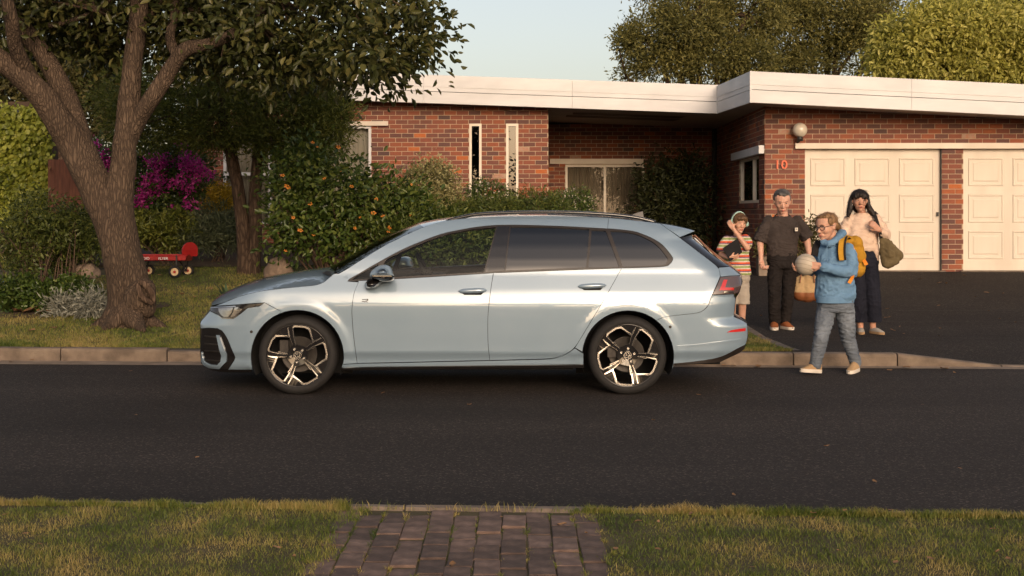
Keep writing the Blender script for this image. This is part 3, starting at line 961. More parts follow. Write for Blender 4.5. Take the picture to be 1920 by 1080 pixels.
def shrink(P_, g):
    n = len(P_); out = []
    for i in range(n):
        a, b, c = P_[i - 1], P_[i], P_[(i + 1) % n]
        d1 = Vector((b[0] - a[0], b[1] - a[1])); d2 = Vector((c[0] - b[0], c[1] - b[1]))
        if d1.length < 1e-9 or d2.length < 1e-9: out.append(b); continue
        d1.normalize(); d2.normalize()
        nn = Vector((-d1.y - d2.y, d1.x + d2.x))
        if nn.length < 1e-6: out.append(b); continue
        nn.normalize()
        out.append((b[0] + nn.x * g, b[1] + nn.y * g))
    return out
def panel(name, pts, material, holes=(), gap=.002, off=0., rim=.014, res=.03, parent=None, both=True, car_xy=False, bulge=None, **kw):
    """pts: outline in photo pixels on the car's flank; lifted onto the body surface; mirrored onto the far side when both"""
    tocar = (lambda q: q) if car_xy else (lambda q: px(*q))
    B = densify([tocar(p) for p in pts], .022)
    if area(B) < 0: B = B[::-1]
    if gap: B = shrink(B, gap)
    HS = []
    for h in holes:
        hb = densify([tocar(p) for p in h], .022)
        if area(hb) > 0: hb = hb[::-1]
        HS.append(hb)
    loops = [B] + HS
    V, E = [], []
    for lp in loops:
        n0 = len(V); V += [Vector(q) for q in lp]
        E += [(n0 + i, n0 + (i + 1) % len(lp)) for i in range(len(lp))]
    xs_ = [q[0] for q in B]; zs_ = [q[1] for q in B]
    inner = lambda x, z: inpoly(x, z, B) and not any(inpoly(x, z, h) for h in HS)
    bp = np.array([q for lp in loops for q in lp])
    gx_ = np.arange(min(xs_) + res / 2, max(xs_), res); gz_ = np.arange(min(zs_) + res / 2, max(zs_), res)
    for x in gx_:
        for z in gz_:
            if inner(x, z) and np.min((bp[:, 0] - x) ** 2 + (bp[:, 1] - z) ** 2) > (res * .5) ** 2: V.append(Vector((x, z)))
    ov, oe, of, *_ = delaunay_2d_cdt(V, E, [], 0, 1e-6)
    tri = []
    for f in of:
        c = sum((ov[i] for i in f), Vector((0, 0))) / len(f)
        if inner(c.x, c.y): tri.append(tuple(f))
    nb = [nrm(v.x, v.y) for v in ov]
    bl = (lambda x, z: 0.) if bulge is None else bulge
    top = [Vector((v.x, -(Wd(v.x, v.y) + off + bl(v.x, v.y)), v.y)) for v in ov]
    # boundary of the kept triangles
    cnt = {}
    for f in tri:
        for k in range(len(f)):
            e = (f[k], f[(k + 1) % len(f)]); cnt[tuple(sorted(e))] = cnt.get(tuple(sorted(e)), []) + [e]
    bd = [e[0] for e in cnt.values() if len(e) == 1]
    verts = list(top); faces = list(tri); nn = list(nb)
    if rim:
        m_ = {}
        for a, b in bd:
            for q in (a, b):
                if q not in m_:
                    m_[q] = len(verts); verts += [top[q].copy(), top[q] - nb[q] * rim]; nn += [Vector((0, 0, 0))] * 2
            faces.append((m_[b], m_[a], m_[a] + 1, m_[b] + 1))
        for a, b in bd:
            t = (top[b] - top[a]).normalized(); o_ = t.cross(nb[a])
            for q in (a, b): nn[m_[q]] = nn[m_[q]] + o_; nn[m_[q] + 1] = nn[m_[q] + 1] + o_
    parent = parent or car
    res_o = []
    for sgn in ((1, -1) if both else (1,)):
        vs_ = [Vector((v.x, YC + sgn * v.y, v.z)) for v in verts]
        ns = [Vector((n_.x, sgn * n_.y, n_.z)).normalized() if n_.length > 0 else Vector((0, -sgn, 0)) for n_ in nn]
        fs_ = faces if sgn == 1 else [tuple(reversed(f)) for f in faces]
        o = add(name, vs_, fs_, material, parent, smooth=True, **kw)
        o.data.normals_split_custom_set_from_vertices([tuple(q) for q in ns])
        res_o.append(o)
    return res_o

FW, RW = (557.5, 668.5), (1177.5, 668.5)
fa = arc(*FW, 87, 197, -17); ra = arc(*RW, 86, 197, -17)
# shut lines
L_hood = [(399, 573), (420, 566.5), (448, 556), (483, 547), (520, 542), (557, 538), (589, 535), (606, 529.5), (617, 521), (626, 513.5)]
L_fdoor = [(672, 529), (664, 549), (660, 577), (660.5, 600), (662.5, 626), (666, 655), (669.6, 681)]
L_bdoor = [(925.4, 512), (921, 537), (917.7, 563), (915, 591), (914.6, 620), (915.4, 648), (918.4, 675.5)]
L_rdoor = [(1165.6, 503), (1146, 538), (1129, 568), (1112.8, 594.6), (1094, 626), (1077.6, 651), (1060, 664), (1040, 671), (1020, 673)]
L_belt1 = [(652, 527.5), (672, 526.5), (760, 522), (850, 516.5), (925, 512)]
L_belt2 = [(925, 512), (1000, 509), (1080, 506), (1165, 502.8)]
L_belt3 = [(1165, 502.8), (1210, 501.5), (1246, 499.5), (1256, 495), (1261.5, 486), (1258, 478), (1243, 460), (1228, 449.5), (1210, 441), (1190, 434), (1165, 430.5), (1139, 428.5)]
L_top = [(1139, 428.5), (1060, 424), (1000, 422), (944, 421.5), (910, 423.5), (880, 427.5), (828, 438.5), (775, 458.5), (740, 475), (700, 497), (672, 513.5), (656, 522.5), (652, 527.5)]
L_roofedge = [(636, 513), (650, 505), (680, 486), (717, 463), (748, 447), (780, 432), (810, 420.5), (840, 413.5), (880, 409), (940, 406), (1010, 405), (1060, 405.5), (1120, 407.5), (1170, 411), (1215, 416), (1238, 419)]
L_gate = [(1238, 419), (1250, 428), (1275, 446), (1308, 471), (1338, 494), (1347, 503), (1350, 512), (1350, 519.5)]
L_bump = [(1335, 553), (1328, 572), (1320, 581), (1306, 587), (1270, 591), (1243, 595)]
tm = M['paint']
HL = [(394.4, 574.5), (418, 573.5), (440, 572), (465, 570.2), (496, 567.5), (486.5, 574), (464.4, 577.5), (448.7, 590), (437.7, 597.5), (415.6, 597.5), (407.8, 590), (393.6, 583)]
GR = [(376.5, 616), (392, 615), (408, 616), (416, 620), (425, 633), (434, 654), (441, 670), (439, 676), (428, 693), (409, 694), (386, 690), (377.5, 682)]
fa_top = [p for p in fa if p[1] < 668]
i_b = min(range(len(fa)), key=lambda i: math.hypot(fa[i][0] - 522, fa[i][1] - 589))
# front bumper: headlamp lower edge, nose, grille edge, arch
bump_pts = outline([(496, 567.5), (486.5, 574)], [(464.4, 577.5), (448.7, 590), (437.7, 597.5)], [(415.6, 597.5), (407.8, 590)], [(393.6, 583), (386, 592), (376.5, 604), (376, 616)], [(392, 615), (408, 616)], [(416, 620), (425, 633), (434, 654), (441, 670)], [(439, 676), (428, 693)], [(450, 693.5), (472, 693.5)]) + fa[:i_b + 1] + [(527, 584)]
panel('front_bumper', bump_pts, tm, gap=.0022)
M['lamp_dark'] = mat('headlamp_smoke', (.022, .018, .016), (.03, .026, .023), rough=.08, coat=1)
hl_o = panel('headlight', outline(HL[:5], HL[4:8], HL[8:10], HL[10:]), M['lamp_dark'], off=-.002, gap=.003)
panel('reflector_bowl', outline([(409, 578), (424, 576.6), (437, 576.2)], [(434, 586), (428, 594)], [(420, 594.6), (414, 590), (410, 584)]), M['headlamp'], off=.0, gap=0, rim=.003, res=.02, parent=hl_o[0], both=False)
panel('reflector_bowl', outline([(440, 576.2), (458, 575)], [(452, 583), (440, 593.5)], [(432, 594.5), (437, 586)]), M['headlamp'], off=.0, gap=0, rim=.003, res=.02, parent=hl_o[0], both=False)
panel('light_strip', [(396, 575.4), (440, 573.4), (486, 569.6), (486, 570.6), (440, 574.8), (396, 576.8)], M['chrome'], off=.001, gap=0, rim=.003, res=.02, parent=hl_o[0], both=False)
panel('light_strip', [(408.5, 590.4), (416, 596), (437.4, 596), (448, 588.8), (448.6, 590), (437.8, 597.2), (415.4, 597.2), (407.6, 591)], M['chrome'], off=.001, gap=0, rim=.003, res=.02, parent=hl_o[0], both=False)
panel('headlight_surround', outline([(440, 573.2), (465, 571.2), (494, 568.6)], [(486, 573.6), (464, 577), (455, 580)]), M['gloss_black'], off=.002, rim=.004, gap=0)
panel('grille', GR, M['gloss_black'], off=-.004, gap=.002)
panel('grille_blade', [(405.5, 628), (410.5, 628.5), (424.8, 665), (424.6, 678), (411.5, 692), (392, 690.2), (381, 684), (377.6, 677), (377.6, 660), (380, 671), (384, 679.5), (394, 684.5), (407, 685), (413.5, 678), (415.2, 667)], tm, off=.010, gap=0, rim=.016)
for v in (629, 643, 656.5, 673.5):
    panel('grille_slat', [(383, v), (409 + (v - 629) * .1, v + 2), (409 + (v - 629) * .1, v + 4.4), (383, v + 2.4)], M['disc'], off=.004, gap=0, rim=.012, res=.02)
panel('front_lip', [(390, 690), (409, 694), (472, 694.2), (472, 698.5), (412, 698), (392, 693)], M['gloss_black'], off=-.004)
# wing
wing = outline(L_hood[2:], [(636, 513), (654, 505)], [(652, 527.5)], [(672, 529)], L_fdoor[1:], [(643, 683)]) + list(reversed(fa[i_b:])) + [(527, 584), (496, 567.5), (465, 569.6), (440, 571.4), (418, 572.8), (404, 573.6)] + [(420, 567.2)]
panel('front_wing', wing, tm)
# doors
fd = outline(L_belt1[1:], L_bdoor[1:], [(800, 678.2)], list(reversed(L_fdoor))[0:1], list(reversed(L_fdoor))[1:])
fdoor = panel('front_door', fd, tm)
rd = outline(L_belt2, L_rdoor, [(960, 674.6)], list(reversed(L_bdoor)))
rdoor = panel('rear_door', rd, tm)
# quarter panel and D pillar
ib2 = min(range(len(ra)), key=lambda i: math.hypot(ra[i][0] - 1243, ra[i][1] - 611))
ib1 = min(range(len(ra)), key=lambda i: math.hypot(ra[i][0] - 1094, ra[i][1] - 664))
ib2 = min(range(len(ra)), key=lambda i: math.hypot(ra[i][0] - 1234, ra[i][1] - 604))
q = outline(L_belt3, [(1139, 428.5), (1141, 408.5)], [(1141, 408.5), (1170, 411), (1215, 416), (1238, 419)], L_gate[1:], [(1350, 519.5), (1335, 553)], L_bump[1:]) + list(reversed(ra[ib1:ib2 + 1])) + [(1078, 652)] + list(reversed(L_rdoor[:5]))
panel('quarter_panel', q, tm)
# roof side above the doors
rs = outline(L_roofedge[:13] + [(1141, 408.5)], [(1139, 428.5)], L_top[1:]) 
panel('roof_side', rs, tm, gap=.0012)
# rear bumper
rb = outline([(1335, 553.5), (1360, 552.6), (1376, 551.6)], [(1379, 560), (1376, 590)], [(1376, 594), (1388, 599), (1400, 606)], [(1402, 620), (1401.5, 633), (1398, 646)], [(1384, 653), (1352, 669), (1310, 677), (1266, 682)]) + list(reversed(ra[ib2:])) [:] + list(reversed(L_bump))
rb = outline([(1335, 553.5), (1360, 552.6), (1376, 551.6)], [(1379, 560), (1376, 590)], [(1376, 594), (1388, 599), (1400, 606)], [(1402, 620), (1401.5, 633), (1398, 646)], [(1384, 653), (1352, 669), (1310, 677), (1263, 682)]) + list(reversed(ra[ib2:])) + outline(list(reversed(L_bump)))
panel('rear_bumper', rb, tm)
panel('rear_diffuser', [(1263, 682), (1310, 677), (1352, 669.3), (1384, 653.4), (1398, 646.4), (1396, 655), (1387, 662), (1352, 679), (1310, 683), (1266, 686)], M['trim'], off=-.006)
panel('reflector', [(1362.6, 623.5), (1371, 619), (1385, 616.5), (1398, 615), (1398, 620.5), (1385, 622)], M['lamp_red'], off=.003, gap=0, rim=.008)
panel('bumper_crease', outline([(1268, 648), (1310, 645), (1350, 640), (1396, 633.5)], [(1396, 636), (1350, 644), (1310, 648.5), (1268, 651)]), tm, off=.006, gap=0, rim=.008)
# tail lamp
tl = panel('tail_lamp', outline([(1351, 519.5), (1370, 517.6), (1387, 516.5)], [(1390, 521), (1390.5, 535), (1385.7, 549)], [(1376, 551), (1356, 552), (1336, 552.5)]), M['lamp_smoke'], off=.001)
panel('lamp_bar', [(1357, 524.4), (1364, 524.4), (1359.4, 539), (1376.5, 539), (1375.6, 544), (1348.7, 544)], M['lamp_red'], off=.003, gap=0, rim=.004, res=.02, parent=tl[0], both=False)
panel('lamp_bar', [(1358, 546.5), (1376, 546.5), (1375.5, 549.5), (1357, 549.5)], M['chrome'], off=.003, gap=0, rim=.004, res=.02, parent=tl[0], both=False)
# tailgate side: dark pillar blade, lower metal
panel('tailgate_pillar', outline([(1275, 446), (1308, 471), (1338, 494), (1347.5, 501)], [(1368, 499), (1340, 481), (1318, 463), (1303, 448)], [(1303, 448), (1297, 440)]), M['gloss_black'], off=.0)
panel('tailgate_side', outline([(1348, 501.5), (1367.5, 499.6)], [(1378, 507), (1388, 515.8)], [(1370, 517), (1351, 519)], [(1350, 512), (1347.5, 503)]), tm, off=.0)
# sill
sill = outline([(643, 684), (669.6, 682)], [(800, 679.2), (918.4, 676.5)], [(1020, 674), (1040, 672), (1060, 665), (1078, 653)], [(1094, 664), (1094, 683)], [(1000, 684.5), (800, 686.5), (690, 688), (643, 690)])
panel('sill', sill, tm)
panel('sill_blade', outline([(640, 690.6), (690, 688.6), (800, 687), (1000, 685), (1095, 683.6)], [(1095, 689.5), (1000, 690.5), (800, 692.5), (640, 694.5)]), M['gloss_black'], off=.010, gap=0, rim=.03)

# glazing
G1 = [(659, 524.6), (668, 517.5), (690, 505.5), (710, 494.5), (705, 508), (700, 522)]
G2 = outline([(710, 521.3), (722, 489)], [(722, 487.5), (740, 478.5), (775, 462.5), (828, 442.5), (880, 431), (928, 426)], [(930, 426.5), (907, 510.5)], [(850, 513.3), (780, 517)])
G3 = outline([(957.4, 425), (1010, 425.4), (1060, 427.4), (1105, 430)], [(1099, 501.5), (1020, 504.5), (948, 507)])
G4 = [(1109.5, 431), (1136, 432.5), (1161, 500.5), (1103, 501.8)]
G5 = outline([(1143.5, 433), (1165, 434), (1190, 438), (1208, 445), (1226, 455), (1240, 468), (1252, 484)], [(1252, 488), (1248, 495), (1240, 497.5)], [(1168, 500)])
dlo = outline(L_belt1, L_belt2[1:], L_belt3[1:], L_top[1:])
panel('window_frame', dlo, M['trim'], holes=[G1, G2, G3, G4, G5], off=-.003, gap=.001, rim=.02)
for nm, g, mt in (('quarter_light', G1, 'glass_clear'), ('door_window', G2, 'glass_clear'), ('rear_door_window', G3, 'glass_dark'), ('rear_door_quarter_light', G4, 'glass_dark'), ('rear_side_window', G5, 'glass_dark')):
    panel(nm, g, M[mt], off=-.012, gap=-.003, rim=0)
panel('pillar_cover', [(932, 424.5), (955.5, 424.2), (946, 507.5), (909.5, 511)], M['gloss_black'], off=.0, gap=.001)

# dark inner shell behind the panels
sh = MB()
for pts in (bump_pts, wing, fd, rd, q, rs, rb, sill, GR, HL, [(1275, 446), (1308, 471), (1347, 502), (1388, 516), (1390, 535), (1376, 551), (1335, 553), (1350, 515)]):
    o = panel('tmp', pts, None, gap=-.001, off=-.02, rim=0, res=.08, both=True)
    for k in o:
        n0 = len(sh.v); offv = origin_of(car)
        sh.raw([v.co + offv for v in k.data.vertices], [tuple(p.vertices) for p in k.data.polygons])
        me = k.data; bpy.data.objects.remove(k); bpy.data.meshes.remove(me)
sh.build('inner_shell', M['shell'], car)

# bonnet, windscreen, roof, tailgate as cross-car lofts -----------------------------------------
def P3(u, v):
    x, z = px(u, v); return Vector((x, -Wd(x, z), z))
def cross(name, E, C, material, ns=14, ze=2.2, both_thick=0., parent=None, smooth=True, **kw):
    """E: near edge points (y negative), C: centre points (y = 0); lofted across and mirrored"""
    vs, fs = [], []
    n = len(E); m_ = 2 * ns + 1
    for e, c in zip(E, C):
        row = []
        for k in range(ns + 1):
            s = k / ns
            f = 1 - (1 - s) ** ze
            row.append(Vector((e.x + (c.x - e.x) * (1 - (1 - s) ** 2), e.y * (1 - s), e.z + (c.z - e.z) * f)))
        row += [Vector((p.x, -p.y, p.z)) for p in reversed(row[:-1])]
        vs += [Vector((p.x, YC + p.y, p.z)) for p in row]
    for i in range(n - 1):
        for k in range(m_ - 1): fs.append((i * m_ + k, (i + 1) * m_ + k, (i + 1) * m_ + k + 1, i * m_ + k + 1))
    return add(name, vs, fs, material, parent or car, smooth=smooth, **kw)
def resample(pts, n):
    pts = [Vector(p) for p in pts]
    L_ = [0]
    for a, b in zip(pts, pts[1:]): L_.append(L_[-1] + (b - a).length)
    out = []
    for i in range(n):
        t = L_[-1] * i / (n - 1); k = max(j for j in range(len(L_)) if L_[j] <= t + 1e-9); k = min(k, len(pts) - 2)
        f = (t - L_[k]) / max(L_[k + 1] - L_[k], 1e-9); out.append(pts[k].lerp(pts[k + 1], f))
    return out
E = resample([P3(*p) for p in smooth_path([(398, 572.6)] + L_hood[1:], 6)], 26)
Cc = resample(catmull([Vector(((u - CX) / F * YC, 0, H - (v - CY) / F * YC)) for u, v in ((409, 560), (418, 552), (441, 539.5), (490, 522.5), (557, 508.5), (606, 502.5), (640, 498.5))], 6), 26)
cross('bonnet', E, Cc, tm, ze=2.0)
edge = [P3(*p) for p in smooth_path(L_roofedge, 6)]
iw = min(range(len(edge)), key=lambda i: abs(smooth_path(L_roofedge, 6)[i][0] - 797))
def crown(E_, b0, b1, c0, c1):
    n = len(E_); return [Vector((e.x - (b0 + (b1 - b0) * i / (n - 1)), 0, e.z + c0 + (c1 - c0) * i / (n - 1))) for i, e in enumerate(E_)]
M['screen'] = glass('windscreen_glass', (.30, .32, .30), 1.0)
cross('windscreen', edge[:iw + 1], crown(edge[:iw + 1], .17, .10, .035, .03), M['screen'])
# roof, ends in the spoiler
re_ = edge[iw:]
rc = crown(re_, .10, .0, .028, .012)
for i, (e, c) in enumerate(zip(re_, rc)): c.x = e.x - .10 * max(0, 1 - i / 12)
cross('roof', re_, rc, tm, ze=2.6)
# spoiler
sp_e = [P3(1238, 419.5), P3(1258, 422.5), P3(1280, 427), P3(1302, 433)]
sp_e = [Vector((p.x, p.y, p.z)) for p in sp_e]
sp_c = [Vector((p.x + .02, 0, p.z + .012)) for p in sp_e]
cross('spoiler', sp_e, sp_c, tm, ze=2.6)
sp_u = [P3(1275, 444.5), P3(1288, 441), P3(1302, 434)]
panel('spoiler_side', outline([(1239, 419.2), (1262, 423), (1285, 428), (1303.5, 433)], [(1303.5, 433), (1290, 438.5), (1275, 444.5)], [(1250, 427.5), (1243, 422)]), tm, off=.0, gap=.0008)
cross('spoiler_underside', list(reversed(sp_u)), [Vector((p.x + .02, 0, p.z + .005)) for p in reversed(sp_u)], M['gloss_black'])
# rear screen and tailgate closing surface (faces away)
bk = [P3(1296, 441), P3(1304, 449), P3(1320, 464), P3(1342, 482), P3(1368, 499.5), P3(1388, 516), P3(1391, 530), P3(1386, 549), P3(1379, 560), P3(1376, 590)]
cross('rear_window', bk[:5], [Vector((p.x + .10, 0, p.z)) for p in bk[:5]], M['glass_dark'])
cross('tailgate', bk[4:], [Vector((p.x + .09, 0, p.z)) for p in bk[4:]], tm)
bb = [P3(1376, 591), P3(1388, 599), P3(1400.5, 606), P3(1402.5, 620), P3(1402, 633), P3(1398.5, 646), P3(1387, 662)]
cross('bumper_rear_face', bb, [Vector((p.x + .07, 0, p.z)) for p in bb], tm)
fb = [P3(386, 690), P3(377, 681), P3(375.5, 660), P3(375.5, 616), P3(376, 604), P3(386, 591), P3(393.4, 582), P3(398, 573)]
cross('bumper_front_face', fb, [Vector((p.x - .10, 0, p.z)) for p in fb], tm)
# cowl and wipers at the foot of the windscreen
mb = MB()
e0 = edge[0]
cw = [Vector((e0.x - .02, e0.y + .03, e0.z - .015)), Vector((e0.x - .17, 0, e0.z + .01))]
vs_, fs_ = [], []
for k in range(13):
    s = k / 12; y = (e0.y + .03) * (1 - 2 * s); q_ = 1 - (1 - 2 * s) ** 2
    for dx, dz_ in ((-.10, -.012), (-.05, .0), (.02, .008), (.05, -.02)):
        vs_.append(Vector((e0.x - .17 * q_ + dx + .02, YC + y, e0.z + .015 * q_ + dz_ - .008)))
for k in range(12):
    for j in range(3): fs_.append((k * 4 + j, k * 4 + j + 1, (k + 1) * 4 + j + 1, (k + 1) * 4 + j))
add('cowl', vs_, fs_, M['trim'], car)
for y0, y1 in ((-.62, .02), (-.05, .55)):
    mb = MB(); fx = lambda y: e0.x - .17 * (1 - (y / .78) ** 2)
    mb.tube([(fx(y0) + .02, YC + y0, e0.z + .03), (fx(y1) + .12, YC + y1, e0.z + .085)], .008, 6); mb.build('wiper', M['black'], car)

# roof rails
for sg in (1, -1):
    mb = MB()
    pts = []
    for u, v in smooth_path([(836, 416), (850, 411), (870, 406.3), (895, 402), (940, 399.2), (1010, 397.8), (1080, 398.8), (1150, 402.8), (1195, 408.5), (1229, 416.5)], 5):
        d = YC - .565; pts.append(Vector(((u - CX) / F * d, YC - sg * .565, H - (v - CY) / F * d)))
    vs_, fs_ = tube_geo(pts, .015, 10)
    mb.raw([Vector((v.x, YC - sg * .565 + (v.y - (YC - sg * .565)) * 1.1, v.z)) for v in vs_], fs_)
    mb.build('roof_rail', M['gloss_black'], car, smooth=True)
# shark fin aerial
mb = MB()
f = lambda u, v: Vector(((u - CX) / F * YC, YC, H - (v - CY) / F * YC))
pts = [f(1172, 406), f(1186, 402), f(1198, 397.3), (f(1205, 396.2)), f(1206, 402), f(1207, 409)]
n = len(pts)
w_ = [.006, .014, .010, .006, .012, .018]
a = [p + Vector((0, -w, 0)) for p, w in zip(pts, w_)]; b = [p + Vector((0, w, 0)) for p, w in zip(pts, w_)]
mb.raw(a + b, [tuple(range(n)), tuple(reversed(range(n, 2 * n)))] + [(i, n + i, n + (i + 1) % n, (i + 1) % n) for i in range(n)])
mb.build('aerial', M['trim'], car)

# handles
def handle(u0, u1, v, par):
    (x0, z0), (x1, z1) = px(u0, v + 1), px(u1, v - 1)
    xm, zm = (x0 + x1) / 2, (z0 + z1) / 2; hl_ = (x1 - x0) / 2
    for par_, sg in zip(par, (1, -1)):
        y = lambda x, z, o: YC - sg * (Wd(x, z) + o)
        mb = MB()
        vs_, fs_ = [], []
        N_, K = 14, 10
        for i in range(N_ + 1):
            t = -1 + 2 * i / N_; x = xm + hl_ * t
            hh = .021 * (1 - abs(t) ** 3.2) ** .6 + .001; dd = .030 * (1 - abs(t) ** 4) + .002
            zc = zm + (z1 - z0) / 2 * t
            for k in range(K):
                a_ = 2 * math.pi * k / K
                vs_.append(Vector((x, YC - sg * (Wd(x, zc) + .006 + dd * max(0, math.cos(a_)) ** .7), zc + hh * math.sin(a_))))
        for i in range(N_):
            for k in range(K): 
                q4 = (i * K + k, i * K + (k + 1) % K, (i + 1) * K + (k + 1) % K, (i + 1) * K + k)
                fs_.append(q4 if sg == 1 else q4[::-1])
        add('door_handle', vs_, fs_, tm, par_, smooth=True)
        if sg == 1:
            o = panel('handle_shade_patch', [(x0 + .02, zm - .008), (x0 + .05, zm - .034), (x1 - .05, zm - .034), (x1 - .02, zm - .006)], M['shell'], off=.0015, gap=0, rim=0, res=.02, parent=par_, both=False, car_xy=True)  # flat near-black patch, painted in as shade behind the handle
handle(859, 913.5, 545, fdoor); handle(1083, 1137, 536, rdoor)
# R badge on the wing edge of the door
for pp in ([(679, 561), (690.5, 560.3), (690.5, 563.6), (686, 564.6), (691, 566.8), (688.6, 566.8), (683.5, 564.4), (688.4, 563), (688.4, 561.6), (679, 562.4)], [(678.5, 564.6), (682.5, 564.4), (685.5, 566.4), (683.5, 566.6), (681.5, 565.7), (678.2, 565.9)]):
    panel('badge', pp, M['disc'], off=.003, gap=0, rim=.003, res=.02, parent=fdoor[0], both=False)
for u, v in ((471.5, 622), (1256.5, 613)):
    x, z = px(u, v); y = YC - Wd(x, z)
    mb = MB(); mb.lathe([(.0, 0), (.0, .008), (.002, .010), (.002, .012), (-.004, .012)], (x, y - .001, z), (0, -1, 0), 14); mb.build('parking_sensor', M['disc'], car)

# door mirror
def mirror(sg):
    d0 = 10.22
    g = lambda u, v, dy: Vector(((u - CX) / F * (d0 + dy), (d0 + dy) if sg == 1 else 2 * YC - (d0 + dy), H - (v - CY) / F * (d0 + dy)))
    mir = MB()
    # housing: rings across the car from inner to outer side
    sec = [(693.5, 513.5), (698, 507), (708, 499.5), (719, 496.3), (729, 498), (735, 504), (737.5, 513), (738, 517.5), (716, 518.5), (695, 518.2)]
    cx_, cy_ = 717, 510
    rings = [(.17, .45), (.155, .78), (.10, .97), (.0, 1.0), (-.045, .93), (-.075, .72), (-.088, .35)]
    def rings_mesh(sec, rings, c, sgn):
        sec = [(p.x, p.y) for p in catmull([Vector((a, b, 0)) for a, b in sec], 3, True)]
        m_ = MB(); vs_, fs_ = [], []; n = len(sec)
        for dy, k in rings:
            for (u, v) in sec: vs_.append(g(c[0] + (u - c[0]) * k, c[1] + (v - c[1]) * k, dy))
        for i in range(len(rings) - 1):
            for k in range(n): 
                q4 = (i * n + k, i * n + (k + 1) % n, (i + 1) * n + (k + 1) % n, (i + 1) * n + k)
                fs_.append(q4 if sgn == 1 else q4[::-1])
        fs_.append(tuple(range(n))); fs_.append(tuple(reversed(range((len(rings) - 1) * n, len(rings) * n))))
        m_.raw(vs_, fs_); return m_
    par = rings_mesh(sec, rings, (717, 509), sg).build('mirror_cap', tm, car, smooth=True)
    low = [(694.5, 517.5), (716, 517.8), (738.3, 516.8), (738.5, 523), (735, 526.5), (722, 528.4), (705, 524.5), (697, 521.5)]
    rings_mesh(low, rings, (718, 520), sg).build('mirror_housing', M['gloss_black'], par, smooth=True)
    arm = [(694, 522), (712, 525), (716, 529), (702, 540), (687, 540.5), (683.2, 534), (687, 527.5)]
    rings_mesh(arm, [(.22, .85), (.16, 1), (.05, .96), (.0, .7)], (697, 532), sg).build('mirror_arm', M['gloss_black'], par, smooth=True)
    ind = MB(); ind.box(g(717, 517.3, -.072), (.075, .02, .0055)); ind.build('indicator', M['chrome'], par)
mirror(1); mirror(-1)

